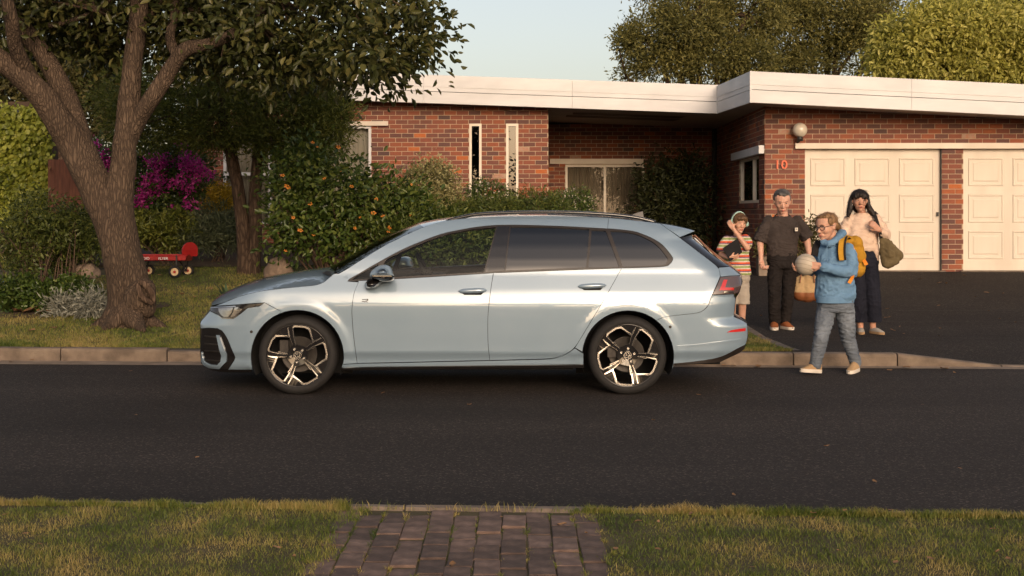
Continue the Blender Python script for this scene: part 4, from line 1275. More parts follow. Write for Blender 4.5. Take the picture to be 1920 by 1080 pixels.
# wheels ---------------------------------------------------------------------------------------
TR = .319
def wheel(wx, sg, phase):
    yo = YC - sg * .893
    out = Vector((0, -sg, 0))
    wh = empty('wheel', (0, 0, 0)); wh.parent = car; wh.location = Vector((wx, yo, TR)) - Vector(car.location)
    c = Vector((wx, yo, TR))
    mb = MB()
    prof_ = [(-.235, .245), (-.232, .275), (-.22, .303), (-.195, .316), (-.17, TR), (-.06, TR), (-.03, .316), (-.010, .304), (.000, .285), (.002, .270), (-.004, .256), (-.010, .250)]
    mb.lathe(prof_, c, out, 64); mb.build('tyre', M['rubber'], wh, smooth=True)
    mb = MB(); mb.lathe([(-.22, .245), (-.10, .232), (-.03, .236), (-.012, .246), (-.006, .252), (-.012, .257)], c, out, 56); rim = mb.build('rim_barrel', M['gloss_black'], wh, smooth=True)
    # face with five openings
    A = [(-48, 233), (-58, 363), (-33, 383), (97, 373), (157, 343), (202, 178)]
    O = A + [(120, 105), (40, 128), (-28, 145)]
    sc = .000622
    rot = lambda p, a: (p[0] * math.cos(a) - p[1] * math.sin(a), p[0] * math.sin(a) + p[1] * math.cos(a))
    disc_ = [(399 * math.cos(2 * math.pi * i / 72), 399 * math.sin(2 * math.pi * i / 72)) for i in range(72)]
    holes = [densify([rot(p, phase - 2 * math.pi * k / 5) for p in O], 22) for k in range(5)]
    V, Ed = [Vector(p) for p in disc_], [(i, (i + 1) % 72) for i in range(72)]
    for h in holes:
        n0 = len(V); V += [Vector(p) for p in h]; Ed += [(n0 + i, n0 + (i + 1) % len(h)) for i in range(len(h))]
    for i in range(26):
        V.append(Vector((75 * math.cos(i * .7), 75 * math.sin(i * .7))) * (1 if i % 2 else .4))
    ov, oe, of, *_ = delaunay_2d_cdt(V, Ed, [], 0, 1e-5)
    tri = []
    for f_ in of:
        m_ = sum((ov[i] for i in f_), Vector((0, 0))) / len(f_)
        if m_.length < 400 and not any(inpoly(m_.x, m_.y, h) for h in holes): tri.append(tuple(f_))
    dish = lambda r: -.030 + .020 * min(1, (r / 330) ** 2) - (.006 * max(0, 1 - r / 120))
    to3 = lambda p, o_: c + Vector((p[0] * sc, 0, p[1] * sc)) + out * (dish(math.hypot(*p)) + o_)
    top = [to3(v, 0) for v in ov]; n = len(top)
    cnt = {}
    for f_ in tri:
        for k in range(3):
            e = (f_[k], f_[(k + 1) % 3]); cnt.setdefault(tuple(sorted(e)), []).append(e)
    fs_ = [f_ if sg == 1 else f_[::-1] for f_ in tri]
    for e in cnt.values():
        if len(e) == 1:
            a_, b_ = e[0]; q4 = (b_, a_, n + a_, n + b_); fs_.append(q4 if sg == 1 else q4[::-1])
    mb = MB(); mb.raw(top + [to3(v, -.035) for v in ov], fs_)
    face = mb.build('rim', M['gloss_black'], wh)
    # machined edges
    path = A + [(312, 228)]
    wd = [5.5, 8.5, 11, 11.5, 12.5, 11, 7]
    for k in range(5):
        mb = MB(); pp = [rot(p, phase - 2 * math.pi * k / 5) for p in path]
        L2, R2 = [], []
        for i, p in enumerate(pp):
            a_ = Vector(pp[max(i - 1, 0)]); b_ = Vector(pp[min(i + 1, len(pp) - 1)]); p = Vector(p)
            d1 = (p - a_).normalized() if i > 0 else (b_ - p).normalized(); d2 = (b_ - p).normalized() if i < len(pp) - 1 else d1
            n1 = Vector((-d1.y, d1.x)); n2 = Vector((-d2.y, d2.x)); m_ = (n1 + n2).normalized(); kk = wd[i] / max(.45, m_.dot(n1))
            L2.append(p + m_ * kk); R2.append(p - m_ * kk * .9)
        vs_ = [to3(q_, .003) for q_ in L2] + [to3(q_, .003) for q_ in R2] + [to3(q_, -.004) for q_ in L2] + [to3(q_, -.004) for q_ in R2]
        m = len(pp); ff = []
        for i in range(m - 1):
            ff += [(i, m + i, m + i + 1, i + 1), (2 * m + i, i, i + 1, 2 * m + i + 1), (m + i, 3 * m + i, 3 * m + i + 1, m + i + 1)]
        mb.raw(vs_, ff if sg == -1 else [f_[::-1] for f_ in ff]); mb.build('spoke_edge_and_glint', M['alloy'], wh)
    for k in range(5):                     # spoke highlights painted in as thin alloy strips, running in to the hub
        for (a_, b_) in (((-48, 222), (-26, 128)), ((196, 168), (104, 98)), ((232, 108), (122, 62))):
            a_, b_ = Vector(rot(a_, phase - 2 * math.pi * k / 5)), Vector(rot(b_, phase - 2 * math.pi * k / 5)); d = (b_ - a_).normalized(); n_ = Vector((-d.y, d.x)) * 3.2
            mb = MB(); mb.prism([to3(q_, .0005) for q_ in (a_ + n_, b_ + n_ * .4, b_ - n_ * .4, a_ - n_)], out * .002); mb.build('spoke_edge_and_glint', M['alloy'], wh)
    # hub cap with emblem, bolts
    mb = MB(); mb.lathe([(-.03, .034), (-.020, .034), (-.017, .031), (-.016, 0)], c, out, 24); cap = mb.build('hub_cap', M['gloss_black'], wh, smooth=False)
    mb = MB(); mb.lathe([(-.017, .0325), (-.0135, .0325), (-.0135, .029), (-.017, .029)], c, out, 28)
    def stroke(pts, w=.0026):
        for a_, b_ in zip(pts, pts[1:]):
            a_, b_ = Vector(a_), Vector(b_); d = (b_ - a_).normalized(); n_ = Vector((-d.y, d.x)) * w
            q4 = [a_ + n_, b_ + n_, b_ - n_, a_ - n_]
            th = phase + .35
            mb.prism([c + Vector((rot(p, th)[0], 0, rot(p, th)[1])) + out * -.016 for p in q4], out * .0028)
    stroke([(-.010, .026), (0, .005), (.010, .026)]); stroke([(-.023, .016), (-.010, -.024), (0, -.002), (.010, -.024), (.023, .016)])
    mb.build('emblem', M['alloy'], wh)
    for k in range(5):
        p = rot((-43, 78), phase - 2 * math.pi * k / 5)
        mb = MB(); mb.lathe([(-.036, .011), (-.024, .011), (-.022, .009), (-.022, .006), (-.028, .005), (-.028, 0)], c + Vector((p[0] * sc, 0, p[1] * sc)), out, 12); mb.build('wheel_bolt', M['alloy'], wh)
    mb = MB(); mb.lathe([(-.12, .03), (-.105, .14), (-.105, .145), (-.13, .145)], c, out, 40); mb.build('brake_disc', M['disc'], wh)
    mb = MB()
    ca = math.pi * (.85 if wx < 0 else .9)
    mb.box(c + Vector((math.cos(ca) * .13, 0, math.sin(ca) * .13)) - out * .09, (.035, .03, .06), Matrix.Rotation(0, 3, 'Y')); mb.build('brake_caliper', M['disc'], wh)
for i, (wx, ph) in enumerate(((WHEELS[0][0], 0.), (WHEELS[1][0], R(38)))):
    wheel(wx, 1, ph); wheel(wx, -1, ph)
# wheel housings and underbody
for wx, _ in WHEELS:
    for sg in (1, -1):
        mb = MB()
        n = 20
        for i in range(n):
            a0, a1 = math.pi * (-.15 + 1.3 * i / n), math.pi * (-.15 + 1.3 * (i + 1) / n)
            p = [Vector((wx + .382 * math.cos(a), YC - sg * y, .33 + .382 * math.sin(a))) for a, y in ((a0, .86), (a1, .86), (a1, .50), (a0, .50))]
            mb.quad(*p)
        mb.box((wx, YC - sg * .50, .45), (.40, .01, .32))
        mb.build('wheel_arch_liner', M['shell'], car)
mb = MB()
mb.box((-.40, YC, .23), (.90, .80, .035)); mb.box((-1.74, YC, .30), (.75, .48, .10)); mb.box((1.2, YC, .32), (.55, .48, .12)); mb.box((-.4, YC, .40), (1.85, .5, .12))
mb.build('underbody', M['shell'], car)
# cabin
mb = MB(); mb.box((-.95, YC, .82), (.33, .70, .10)); mb.box((-1.15, YC, .9), (.25, .68, .045)); mb.build('dashboard', M['seat'], car)
def seat(x, y, rear=False):
    s = MB(); s.box((x, y, .55), (.26, .24, .10), Matrix.Rotation(R(-6), 3, 'Y')); s.build('seat', M['seat'], car)
    s = MB(); rot_ = Matrix.Rotation(R(18), 3, 'Y'); s.box((x + .32, y, .82), (.07, .23, .30), rot_, taper=.86); bk_ = s.build('seat_back', M['seat'], car)
    s = MB(); s.ball((x + .44, y, 1.19), (.055, .13, .085), 14, 10); s.tube([(x + .42, y - .05, 1.05), (x + .43, y - .05, 1.15)], .008, 6); s.tube([(x + .42, y + .05, 1.05), (x + .43, y + .05, 1.15)], .008, 6); s.build('headrest', M['seat_teal'], bk_, smooth=True)
for y in (-.37, .37): seat(-.55, YC + y)
for y in (-.40, .40): seat(.28, YC + y)
# steering wheel on the far (right hand drive) side shows through the near window
mb = MB()
cst = Vector((-.78, YC + .37, .93)); axs = Vector((-.9, 0, -.42)).normalized(); q_ = axs.to_track_quat('Z', 'Y').to_matrix()
ring = [cst + q_ @ Vector((.185 * math.cos(2 * math.pi * k / 28), .185 * math.sin(2 * math.pi * k / 28), 0)) for k in range(29)]
mb.tube(ring, .016, 8, False); mb.ball(cst, .055, 10, 8); mb.tube([cst + q_ @ Vector((-.18, 0, 0)), cst + q_ @ Vector((.18, 0, 0))], .014, 6)
mb.build('steering_wheel', M['seat'], car, smooth=True)
mb = MB(); mb.box((-.93, YC - .0, 1.30), (.02, .11, .035)); mb.build('rear_view_mirror', M['gloss_black'], car)
# ------------------------------------------------------------------ plants
def ground(u, v, fn):
    d = 14.
    for i in range(60):
        x = (u - CX) / F * d; z = fn(x, d)
        d += .5 * ((H - z) * F / (v - CY) - d)
    return Vector(((u - CX) / F * d, d, fn((u - CX) / F * d, d)))
gl = lambda u, v: ground(u, v, lawn_z)
def up_to(d, u): return lawn_z((u - CX) / F * d, d)

def unit(a): return a / np.maximum(np.linalg.norm(a, axis=1, keepdims=True), 1e-9)
def leaf_geo(C, A, Nn, size, ratio, fold=.12, shape='oval'):
    n = len(C)
    A = unit(A); B = unit(np.cross(Nn, A)); Nn = np.cross(A, B)
    L = size[:, None] if hasattr(size, 'shape') else np.full((n, 1), size)
    Wd_ = L * ratio
    base = C; tip = C + A * L - Nn * L * fold * 1.2
    if shape == 'oval':
        V = np.empty((n * 6, 3))
        V[0::6] = base; V[1::6] = C + A * L * .38 + B * Wd_ * .46 + Nn * L * fold; V[2::6] = C + A * L * .74 + B * Wd_ * .40 + Nn * L * fold * .5
        V[3::6] = tip; V[4::6] = C + A * L * .74 - B * Wd_ * .40 + Nn * L * fold * .5; V[5::6] = C + A * L * .38 - B * Wd_ * .46 + Nn * L * fold
        b = np.arange(n) * 6
        F_ = np.concatenate([np.stack([b, b + 1, b + 2, b + 3], 1), np.stack([b, b + 3, b + 4, b + 5], 1)], 1).reshape(-1, 4)
        return V, F_, 2
    V = np.empty((n * 4, 3))
    V[0::4] = base; V[1::4] = C + A * L * .5 + B * Wd_ * .5 + Nn * L * fold; V[2::4] = tip; V[3::4] = C + A * L * .5 - B * Wd_ * .5 + Nn * L * fold
    b = np.arange(n) * 4
    return V, np.stack([b, b + 1, b + 2, b + 3], 1), 1
def quads_mesh(name, V, F_, tone, material, off=None):
    me = bpy.data.meshes.new(name)
    if off is not None: V = V - np.array(off)
    me.vertices.add(len(V)); me.vertices.foreach_set('co', V.ravel())
    me.loops.add(F_.size); me.loops.foreach_set('vertex_index', F_.ravel())
    me.polygons.add(len(F_)); me.polygons.foreach_set('loop_start', np.arange(len(F_)) * 4)
    at = me.attributes.new('tone', 'FLOAT', 'FACE'); at.data.foreach_set('value', tone)
    me.materials.append(material); me.update(); me.validate()
    return me
def blob(u, v, ru, rv, d, rd): return (np.array(P(u, v, d)), np.array([ru / F * d, rd, rv / F * d]))
def clump_centres(blobs, n, lo=.55, hi=1.0):
    vol = np.array([np.prod(r) ** (2 / 3) for c, r in blobs]); k = rng.choice(len(blobs), n, p=vol / vol.sum())
    dirs = unit(rng.normal(size=(n, 3))); rad = rng.uniform(lo ** 2, hi ** 2, n) ** .5
    c = np.array([blobs[i][0] for i in k]); r = np.array([blobs[i][1] for i in k])
    return c + dirs * r * rad[:, None], unit(dirs * r)
def leaves(blobs, clumps, per, size, ratio, spread, lo=.5, hi=1.0, droop=0., upn=.4, outw=.6, shape='oval', fold=.12, tvar=.16, tmean=.5, cvar=.16, keep=None, jit=.3):
    c, o = clump_centres(blobs, clumps, lo, hi)
    ct = rng.normal(0, cvar, clumps)
    C = np.repeat(c, per, 0); O = np.repeat(o, per, 0)
    off = rng.normal(size=C.shape) * spread
    C = C + off
    n = len(C)
    A = rng.normal(size=(n, 3)) * .7 + O * outw + unit(off) * .6 + np.array([0, 0, -droop])
    Nn = rng.normal(size=(n, 3)) * .55 + O * .5 + np.array([0, -.15, upn])
    sz = size * rng.uniform(1 - jit, 1 + jit, n)
    tone = np.clip(tmean + np.repeat(ct, per) + rng.normal(0, tvar, n), 0, 1)
    if keep is not None:
        m = keep(C); C, A, Nn, sz, tone = C[m], A[m], Nn[m], sz[m], tone[m]
    V, F_, k = leaf_geo(C, A, Nn, sz, ratio, fold, shape)
    return V, F_, np.repeat(tone, k), c
def foliage(name, parent, material, *sets):
    Vs, Fs, Ts = [], [], []; n = 0
    for V, F_, t, *_ in sets:
        Vs.append(V); Fs.append(F_ + n); Ts.append(t); n += len(V)
    me = quads_mesh(name, np.concatenate(Vs), np.concatenate(Fs), np.concatenate(Ts), material, origin_of(parent))
    return link(name, me, parent, kind='stuff')
def limb(mb, pts, rad, seg=9, n=5, wob=0.):
    p = catmull(pts, n); r = np.interp(np.linspace(0, len(rad) - 1, len(p)), range(len(rad)), rad)
    vs, fs = tube_geo(p, r, seg, True)
    if wob:
        vs = [v + Vector((noise.noise(v * 3.1), noise.noise(v * 3.1 + Vector((9, 0, 0))), 0)) * wob + Vector((noise.noise(v * 11), noise.noise(v * 11 + Vector((5, 0, 0))), 0)) * wob * .35 for v in vs]
    mb.raw(vs, fs)
def twigs(mb, root, ends, r0, r1=.004, mid=.5, seg=5):
    for e in ends:
        e = Vector(e); m = Vector(root).lerp(e, mid) + Vector((random.uniform(-.1, .1), random.uniform(-.1, .1), random.uniform(0, .12))) * (e - Vector(root)).length
        limb(mb, [root, m, e], [r0, r0 * .6, r1], seg, 4)

def bark(name, c1, c2, vs_=9., dep=.03):
    m = bpy.data.materials.new(name); m.use_nodes = True
    nt = m.node_tree; N, L = nt.nodes, nt.links; b = N['Principled BSDF']; b.inputs['Roughness'].default_value = .92; b.inputs['Specular IOR Level'].default_value = .2
    tc = N.new('ShaderNodeTexCoord'); mp = N.new('ShaderNodeMapping'); mp.inputs['Scale'].default_value = (1, 1, .24); L.new(tc.outputs['Object'], mp.inputs[0])
    nz = N.new('ShaderNodeTexNoise'); nz.inputs['Scale'].default_value = 7; nz.inputs['Detail'].default_value = 5; L.new(mp.outputs[0], nz.inputs['Vector'])
    ad = N.new('ShaderNodeMix'); ad.data_type = 'VECTOR'; ad.inputs[0].default_value = .12; L.new(mp.outputs[0], ad.inputs[4]); L.new(nz.outputs['Color'], ad.inputs[5])
    vo = N.new('ShaderNodeTexVoronoi'); vo.feature = 'DISTANCE_TO_EDGE'; vo.inputs['Scale'].default_value = vs_ * 4.6; L.new(ad.outputs[1], vo.inputs['Vector'])
    rp = N.new('ShaderNodeValToRGB'); rp.color_ramp.elements[0].color = (*c1, 1); rp.color_ramp.elements[1].color = (*c2, 1); rp.color_ramp.elements[1].position = .28
    n2 = N.new('ShaderNodeTexNoise'); n2.inputs['Scale'].default_value = 35; n2.inputs['Detail'].default_value = 8; L.new(tc.outputs['Object'], n2.inputs['Vector'])
    L.new(vo.outputs[0], rp.inputs[0])
    n3 = N.new('ShaderNodeTexNoise'); n3.inputs['Scale'].default_value = 2.2; n3.inputs['Detail'].default_value = 6; L.new(tc.outputs['Object'], n3.inputs['Vector'])
    hs = N.new('ShaderNodeHueSaturation'); mr = N.new('ShaderNodeMapRange'); mr.inputs[3].default_value = .55; mr.inputs[4].default_value = 1.45
    L.new(n3.outputs[0], mr.inputs[0]); L.new(mr.outputs[0], hs.inputs['Value']); L.new(rp.outputs[0], hs.inputs['Color']); L.new(hs.outputs[0], b.inputs['Base Color'])
    sm = N.new('ShaderNodeMath'); sm.operation = 'MULTIPLY_ADD'; L.new(n2.outputs[0], sm.inputs[0]); sm.inputs[1].default_value = .12
    mn = N.new('ShaderNodeMath'); mn.operation = 'MINIMUM'; L.new(vo.outputs[0], mn.inputs[0]); mn.inputs[1].default_value = .25; L.new(mn.outputs[0], sm.inputs[2])
    bp = N.new('ShaderNodeBump'); bp.inputs['Strength'].default_value = 1; bp.inputs['Distance'].default_value = dep * 3; L.new(sm.outputs[0], bp.inputs['Height']); L.new(bp.outputs[0], b.inputs['Normal'])
    return m
M['bark'] = bark('tree_bark', (.055, .038, .027), (.115, .080, .055), 9, .014)
M['bark2'] = bark('smooth_bark', (.05, .032, .022), (.12, .08, .055), 5, .012)
M['twig'] = mat('twig', (.06, .036, .022), (.10, .062, .04), rough=.9, scale=10)
M['leaf_big'] = leafmat('leathery_leaf', (.020, .027, .007), (.056, .064, .016), (.15, .135, .042), .25, .42)
M['leaf_con'] = leafmat('conifer_spray', (.042, .058, .010), (.115, .135, .023), (.25, .25, .05), .35, .6)
M['leaf_hib'] = leafmat('glossy_leaf', (.028, .052, .011), (.075, .115, .022), (.18, .205, .045), .28, .33)
M['leaf_var'] = leafmat('variegated_leaf', (.10, .105, .03), (.30, .27, .11), (.48, .43, .23), .25, .5)
M['leaf_fern'] = leafmat('fern_frond', (.035, .06, .01), (.085, .115, .02), (.17, .18, .04), .32, .5)
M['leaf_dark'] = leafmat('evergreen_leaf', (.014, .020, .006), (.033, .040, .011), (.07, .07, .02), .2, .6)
M['leaf_olive'] = leafmat('olive_leaf', (.04, .04, .013), (.075, .07, .02), (.13, .11, .035), .25, .6)
M['leaf_lime'] = leafmat('lime_leaf', (.26, .26, .05), (.46, .44, .10), (.68, .62, .20), .5, .5)
M['leaf_ivy'] = leafmat('ivy_leaf', (.09, .115, .016), (.27, .30, .04), (.48, .48, .09), .35, .45)
M['petal_pink'] = leafmat('magenta_bract', (.36, .02, .20), (.60, .04, .34), (.78, .14, .50), .4, .5)
M['leaf_yellow'] = leafmat('yellow_leaf', (.20, .14, .012), (.42, .29, .02), (.60, .42, .05), .3, .5)
M['leaf_grey'] = leafmat('grey_green_leaf', (.045, .06, .03), (.09, .11, .055), (.16, .18, .09), .25, .5)
M['leaf_bed'] = leafmat('feathery_leaf', (.035, .05, .010), (.075, .095, .018), (.15, .16, .03), .3, .55)
M['leaf_silver'] = leafmat('silver_leaf', (.14, .14, .11), (.25, .25, .20), (.38, .38, .32), .2, .7)
M['leaf_succ'] = leafmat('succulent_leaf', (.07, .09, .015), (.16, .18, .03), (.27, .27, .06), .2, .4)
M['petal_orange'] = mat('orange_petal', (.62, .20, .02), (.75, .30, .05), rough=.6, scale=12, trans=.3)
M['petal_white'] = leafmat('white_floret', (.25, .23, .17), (.45, .40, .32), (.62, .55, .46), .3, .6)
M['agave'] = mat('agave_leaf', (.035, .06, .028), (.065, .10, .045), rough=.45, scale=4, rnd=.25)
M['flax'] = mat('flax_leaf', (.11, .12, .025), (.21, .20, .05), rough=.5, scale=6, rnd=.25)
M['broad'] = mat('broad_leaf', (.035, .06, .014), (.07, .10, .022), rough=.4, scale=6, rnd=.25, trans=.2)
M['dry'] = mat('dry_leaf', (.17, .085, .036), (.31, .175, .08), rough=.8, scale=25, rnd=.35)
M['rock'] = mat('boulder_stone', (.12, .085, .062), (.24, .175, .13), rough=.9, scale=5, bump=.6, bscale=14, bdist=.03)

# --- big tree in front of the lawn -------------------------------------------------------------
TD = 14.3
tp = lambda u, v, dd=0.: P(u, v, TD + dd)
tree = empty('street_tree', tp(240, 606), label='big forked tree with rough brown bark and leathery leaves beside the kerb', cat='tree')
pm = TD / F
mb = MB()
limb(mb, [tp(240, 622), tp(240, 603), tp(243, 570), tp(238, 520), tp(226, 465), tp(218, 415), tp(222, 372), tp(231, 310), tp(237, 240), tp(243, 170), tp(252, 100), tp(259, 30), tp(262, -60), tp(270, -200)],
     [r * pm for r in (66, 50, 41, 37, 36, 35, 29, 23.5, 20.5, 19, 18, 17, 15, 9)], 22, 6, .02)
limb(mb, [tp(222, 470, .05), tp(208, 420), tp(190, 372), tp(166, 322), tp(140, 272), tp(112, 228, -.1), tp(76, 178, -.2), tp(36, 138, -.3), tp(-8, 108, -.4), tp(-70, 70, -.6)],
     [r * pm for r in (30, 32, 32, 32, 31, 26, 23, 21, 20, 16)], 18, 6, .02)
limb(mb, [tp(150, 292, .1), tp(140, 235, .1), tp(118, 170, .15), tp(88, 115, .2), tp(50, 62, .2), tp(8, 12, .3), tp(-40, -40, .4)], [r * pm for r in (28, 24, 20, 18, 17, 16, 13)], 14, 6, .015)
limb(mb, [tp(240, 262, .05), tp(258, 226, .0), tp(284, 186, -.1), tp(308, 150, -.15), tp(328, 116, -.2), tp(350, 92, -.25), tp(385, 84, -.3), tp(420, 72, -.2), tp(470, 40), tp(520, -5), tp(580, -60)],
     [r * pm for r in (20, 17.5, 16, 15, 14, 14.5, 11, 10, 9, 8, 6)], 14, 6, .012)
limb(mb, [tp(334, 110, -.2), tp(318, 70, -.1), tp(328, 20, 0), tp(320, -60, .1)], [r * pm for r in (11, 9, 8, 6)], 10, 5, .01)
limb(mb, [tp(258, 60, 0), tp(285, 20, .2), tp(330, -40, .3)], [r * pm for r in (12, 9, 7)], 10, 5)
limb(mb, [tp(60, 150, -.2), tp(30, 90, -.5), tp(20, 30, -.7), tp(0, -60, -.8)], [r * pm for r in (15, 13, 12, 9)], 10, 5)
limb(mb, [tp(92, 48, .2), tp(130, 40, .2), tp(180, 20, .1), tp(215, -10)], [r * pm for r in (6, 5, 5, 4)], 8, 5)
for (u_, v_, dd_) in ((186, 610, -.1), (205, 612, -.35), (262, 613, -.4), (292, 608, -.1)):
    limb(mb, [tp(238, 585, -.1), tp((238 + u_) / 2, 598, dd_ * .7), tp(u_, v_, dd_), tp(u_ + (u_ - 240) * .35, v_ + 7, dd_ * 1.4)], [r * pm for r in (26, 20, 11, 4)], 10, 5, .01)
# burl at the foot
for (u, v, r_, dd) in ((262, 560, 30, -.18), (272, 545, 20, -.25), (250, 585, 34, -.12), (215, 598, 24, -.1), (275, 575, 18, -.2)):
    mb.ball(tp(u, v, dd), (r_ * pm, r_ * pm * .9, r_ * pm * 1.15), 18, 14)
trunk = mb.build('trunk', M['bark'], tree, smooth=True)
mb = MB()                                         # torn lips of the scar
limb(mb, [tp(262, 528, -.40), tp(274, 534, -.42), tp(284, 550, -.40), tp(289, 566, -.36)], [r * pm for r in (5, 6.5, 6, 4)], 10, 5, .004)
limb(mb, [tp(257, 532, -.42), tp(262, 548, -.44), tp(272, 562, -.42), tp(287, 569, -.36)], [r * pm for r in (4, 5.5, 5.5, 3.5)], 10, 5, .004)
mb.build('bark_scar', M['bark2'], trunk, smooth=True)
BT = [blob(700, 40, 125, 95, 14.2, 1.3), blob(560, 10, 130, 100, 14.6, 1.6), blob(430, -20, 150, 110, 14.8, 1.8), blob(300, -30, 160, 120, 15.2, 1.8), blob(160, -40, 150, 130, 15.2, 1.9), blob(40, -40, 140, 140, 14.8, 1.9),
      blob(640, -80, 170, 110, 14.6, 1.8), blob(400, -190, 320, 140, 15, 2.4), blob(90, -200, 260, 150, 15, 2.4), blob(-120, 20, 130, 190, 14.6, 2)]
BT2 = [blob(690, 105, 105, 42, 14.0, .9), blob(770, 45, 58, 62, 14.1, .7), blob(520, 105, 120, 50, 14.8, 1.2), blob(370, 60, 130, 75, 15.3, 1.2), blob(190, 60, 55, 60, 15.6, .9), blob(110, 20, 70, 60, 15.4, 1.2)]
s1 = leaves(BT, 1080, 22, .10, .46, .19, .45, 1.0, droop=.2, outw=.5)
s2 = leaves(BT2, 470, 19, .095, .48, .16, .3, 1.0, droop=.25, outw=.5, tvar=.22, jit=.4)
foliage('crown', tree, M['leaf_big'], s1, s2)
mb = MB()
ends = s2[3][rng.choice(len(s2[3]), 60, replace=False)]
for e in ends:
    r0 = min([tp(470, 40), tp(420, 72, -.2), tp(520, -5), tp(328, 20), tp(258, 60), tp(180, 20), tp(580, -60)], key=lambda q_: (q_ - Vector(e)).length)
    twigs(mb, r0, [e], .018, .005)
mb.build('branch', M['twig'], tree)
# single leaves that can be told apart on the tip hanging over the roof line
def leaf_single(L_, w, fold=.1):
    V, F_, k = leaf_geo(np.zeros((1, 3)), np.array([[1., 0, 0]]), np.array([[0, 0, 1.]]), np.array([L_]), w, fold)
    return V, F_
single = []
for t in (.25, .4, .5, .6, .75, .9):
    V, F_ = leaf_single(.13, .52); single.append(quads_mesh('leaf', V, F_, np.full(len(F_), t), M['leaf_big']))
tip = [blob(735, 70, 92, 72, 13.4, .6), blob(690, 115, 100, 28, 13.3, .5)]
cc, oo = clump_centres(tip, 290, .6, 1.0)
for c, o_ in zip(cc, oo):
    l_ = link('leaf', random.choice(single), tree)
    l_.location = Vector(c) - origin_of(tree)
    q_ = Vector(o_ * .7 + rng.normal(size=3) * .6 + np.array([0, 0, -.3])).to_track_quat('X', 'Z').to_euler(); q_.x += random.uniform(-.8, .8)
    l_.rotation_euler = q_; k = random.uniform(.7, 1.15); l_.scale = (k, k, k)

# --- conifer with two trunks -------------------------------------------------------------------
CD = 19.6
cp = lambda u, v, dd=0.: P(u, v, CD + dd)
con = empty('conifer_tree', cp(468, 524), label='dark green conifer on two bare leaning trunks in front of the window', cat='tree')
pm = CD / F
mb = MB()
limb(mb, [cp(466, 532), cp(464, 505), cp(460, 470), cp(455, 420), cp(446, 350), cp(432, 285), cp(415, 200), cp(405, 120)], [r * pm for r in (24, 20, 15, 13, 12, 11, 9, 5)], 12, 6, .012)
limb(mb, [cp(472, 526), cp(474, 490), cp(479, 440), cp(478, 380), cp(483, 310), cp(490, 240), cp(500, 160)], [r * pm for r in (20, 15, 12, 11.5, 11, 9, 5)], 12, 6, .012)
ctr = mb.build('trunk', M['bark2'], con, smooth=True)
BC = [blob(420, 215, 130, 75, 19.6, 1.5), blob(540, 220, 110, 85, 19.4, 1.3), blob(330, 180, 120, 80, 20, 1.4), blob(480, 140, 150, 70, 19.8, 1.5), blob(600, 250, 60, 55, 19.0, .8), blob(615, 205, 48, 45, 19.0, .7),
      blob(270, 230, 70, 55, 20.2, .9), blob(580, 160, 75, 55, 19.3, .9), blob(380, 248, 90, 26, 19.6, .8), blob(540, 268, 70, 28, 19.2, .7), blob(230, 170, 60, 60, 20.6, .8), blob(640, 225, 22, 40, 18.8, .4)]
s1 = leaves(BC, 2300, 26, .085, .22, .085, .5, 1.0, droop=-.25, outw=.9, shape='d', fold=.03, cvar=.2)
foliage('crown', con, M['leaf_con'], s1)
mb = MB()
for e in s1[3][rng.choice(len(s1[3]), 70, replace=False)]:
    r0 = min([cp(446, 350), cp(432, 285), cp(415, 200), cp(483, 310), cp(490, 240), cp(500, 160)], key=lambda q_: (q_ - Vector(e)).length)
    twigs(mb, r0, [e], .025, .006)
mb.build('branch', M['twig'], con)

# --- shrubs ------------------------------------------------------------------------------------
def shrub(name, label, u, v, d, blobs, material, clumps, per, size, ratio, spread, stems=8, cat='shrub', stem_r=.012, lo=.35, group=None, foot=None, **kw):
    z = up_to(d, u)
    base = Vector(((u - CX) / F * d, d, z))
    e = empty(name, base, label=label, cat=cat, group=group)
    bl = [blob(*b) for b in blobs]
    s = leaves(bl, clumps, per, size, ratio, spread, lo, **kw)
    foliage('foliage', e, M[material], s)
    mb = MB()
    for c in s[3][rng.choice(len(s[3]), stems, replace=False)]:
        st = base + Vector((random.uniform(-.12, .12), random.uniform(-.08, .08), -.05)) if foot is None else Vector(foot)
        twigs(mb, st, [c], stem_r, .004)
    mb.build('stem', M['twig'], e)
    return e, s
hib, hs_ = shrub('hibiscus_bush', 'large glossy green bush covered in orange flowers behind the bonnet', 620, 500, 18.0,
      [(560, 345, 66, 62, 18, .6), (640, 360, 85, 62, 18, .7), (715, 390, 70, 58, 18, .7), (552, 410, 42, 52, 18, .6), (620, 430, 90, 50, 18, .8), (690, 440, 70, 45, 18.2, .6), (760, 400, 32, 45, 18.2, .5), (575, 300, 30, 28, 18, .4), (530, 450, 24, 36, 18.1, .3)],
      'leaf_hib', 760, 13, .088, .52, .13, 46, stem_r=.02, lo=.5, droop=.1)
pet = MB()
for k in range(5):
    a = 2 * math.pi * k / 5
    d1 = Vector((math.cos(a), math.sin(a), .35)); d2 = Vector((-math.sin(a), math.cos(a), 0))
    pet.raw([d1 * .008, d1 * .035 + d2 * .024 + Vector((0, 0, .005)), d1 * .058 + d2 * .014, d1 * .058 - d2 * .014, d1 * .035 - d2 * .024 + Vector((0, 0, .005))], [(0, 1, 2, 3, 4)])
pet.tube([(0, 0, 0), (0, .01, .06)], .004, 5)
flower_me = mesh('flower', pet.v, pet.f, M['petal_orange'])
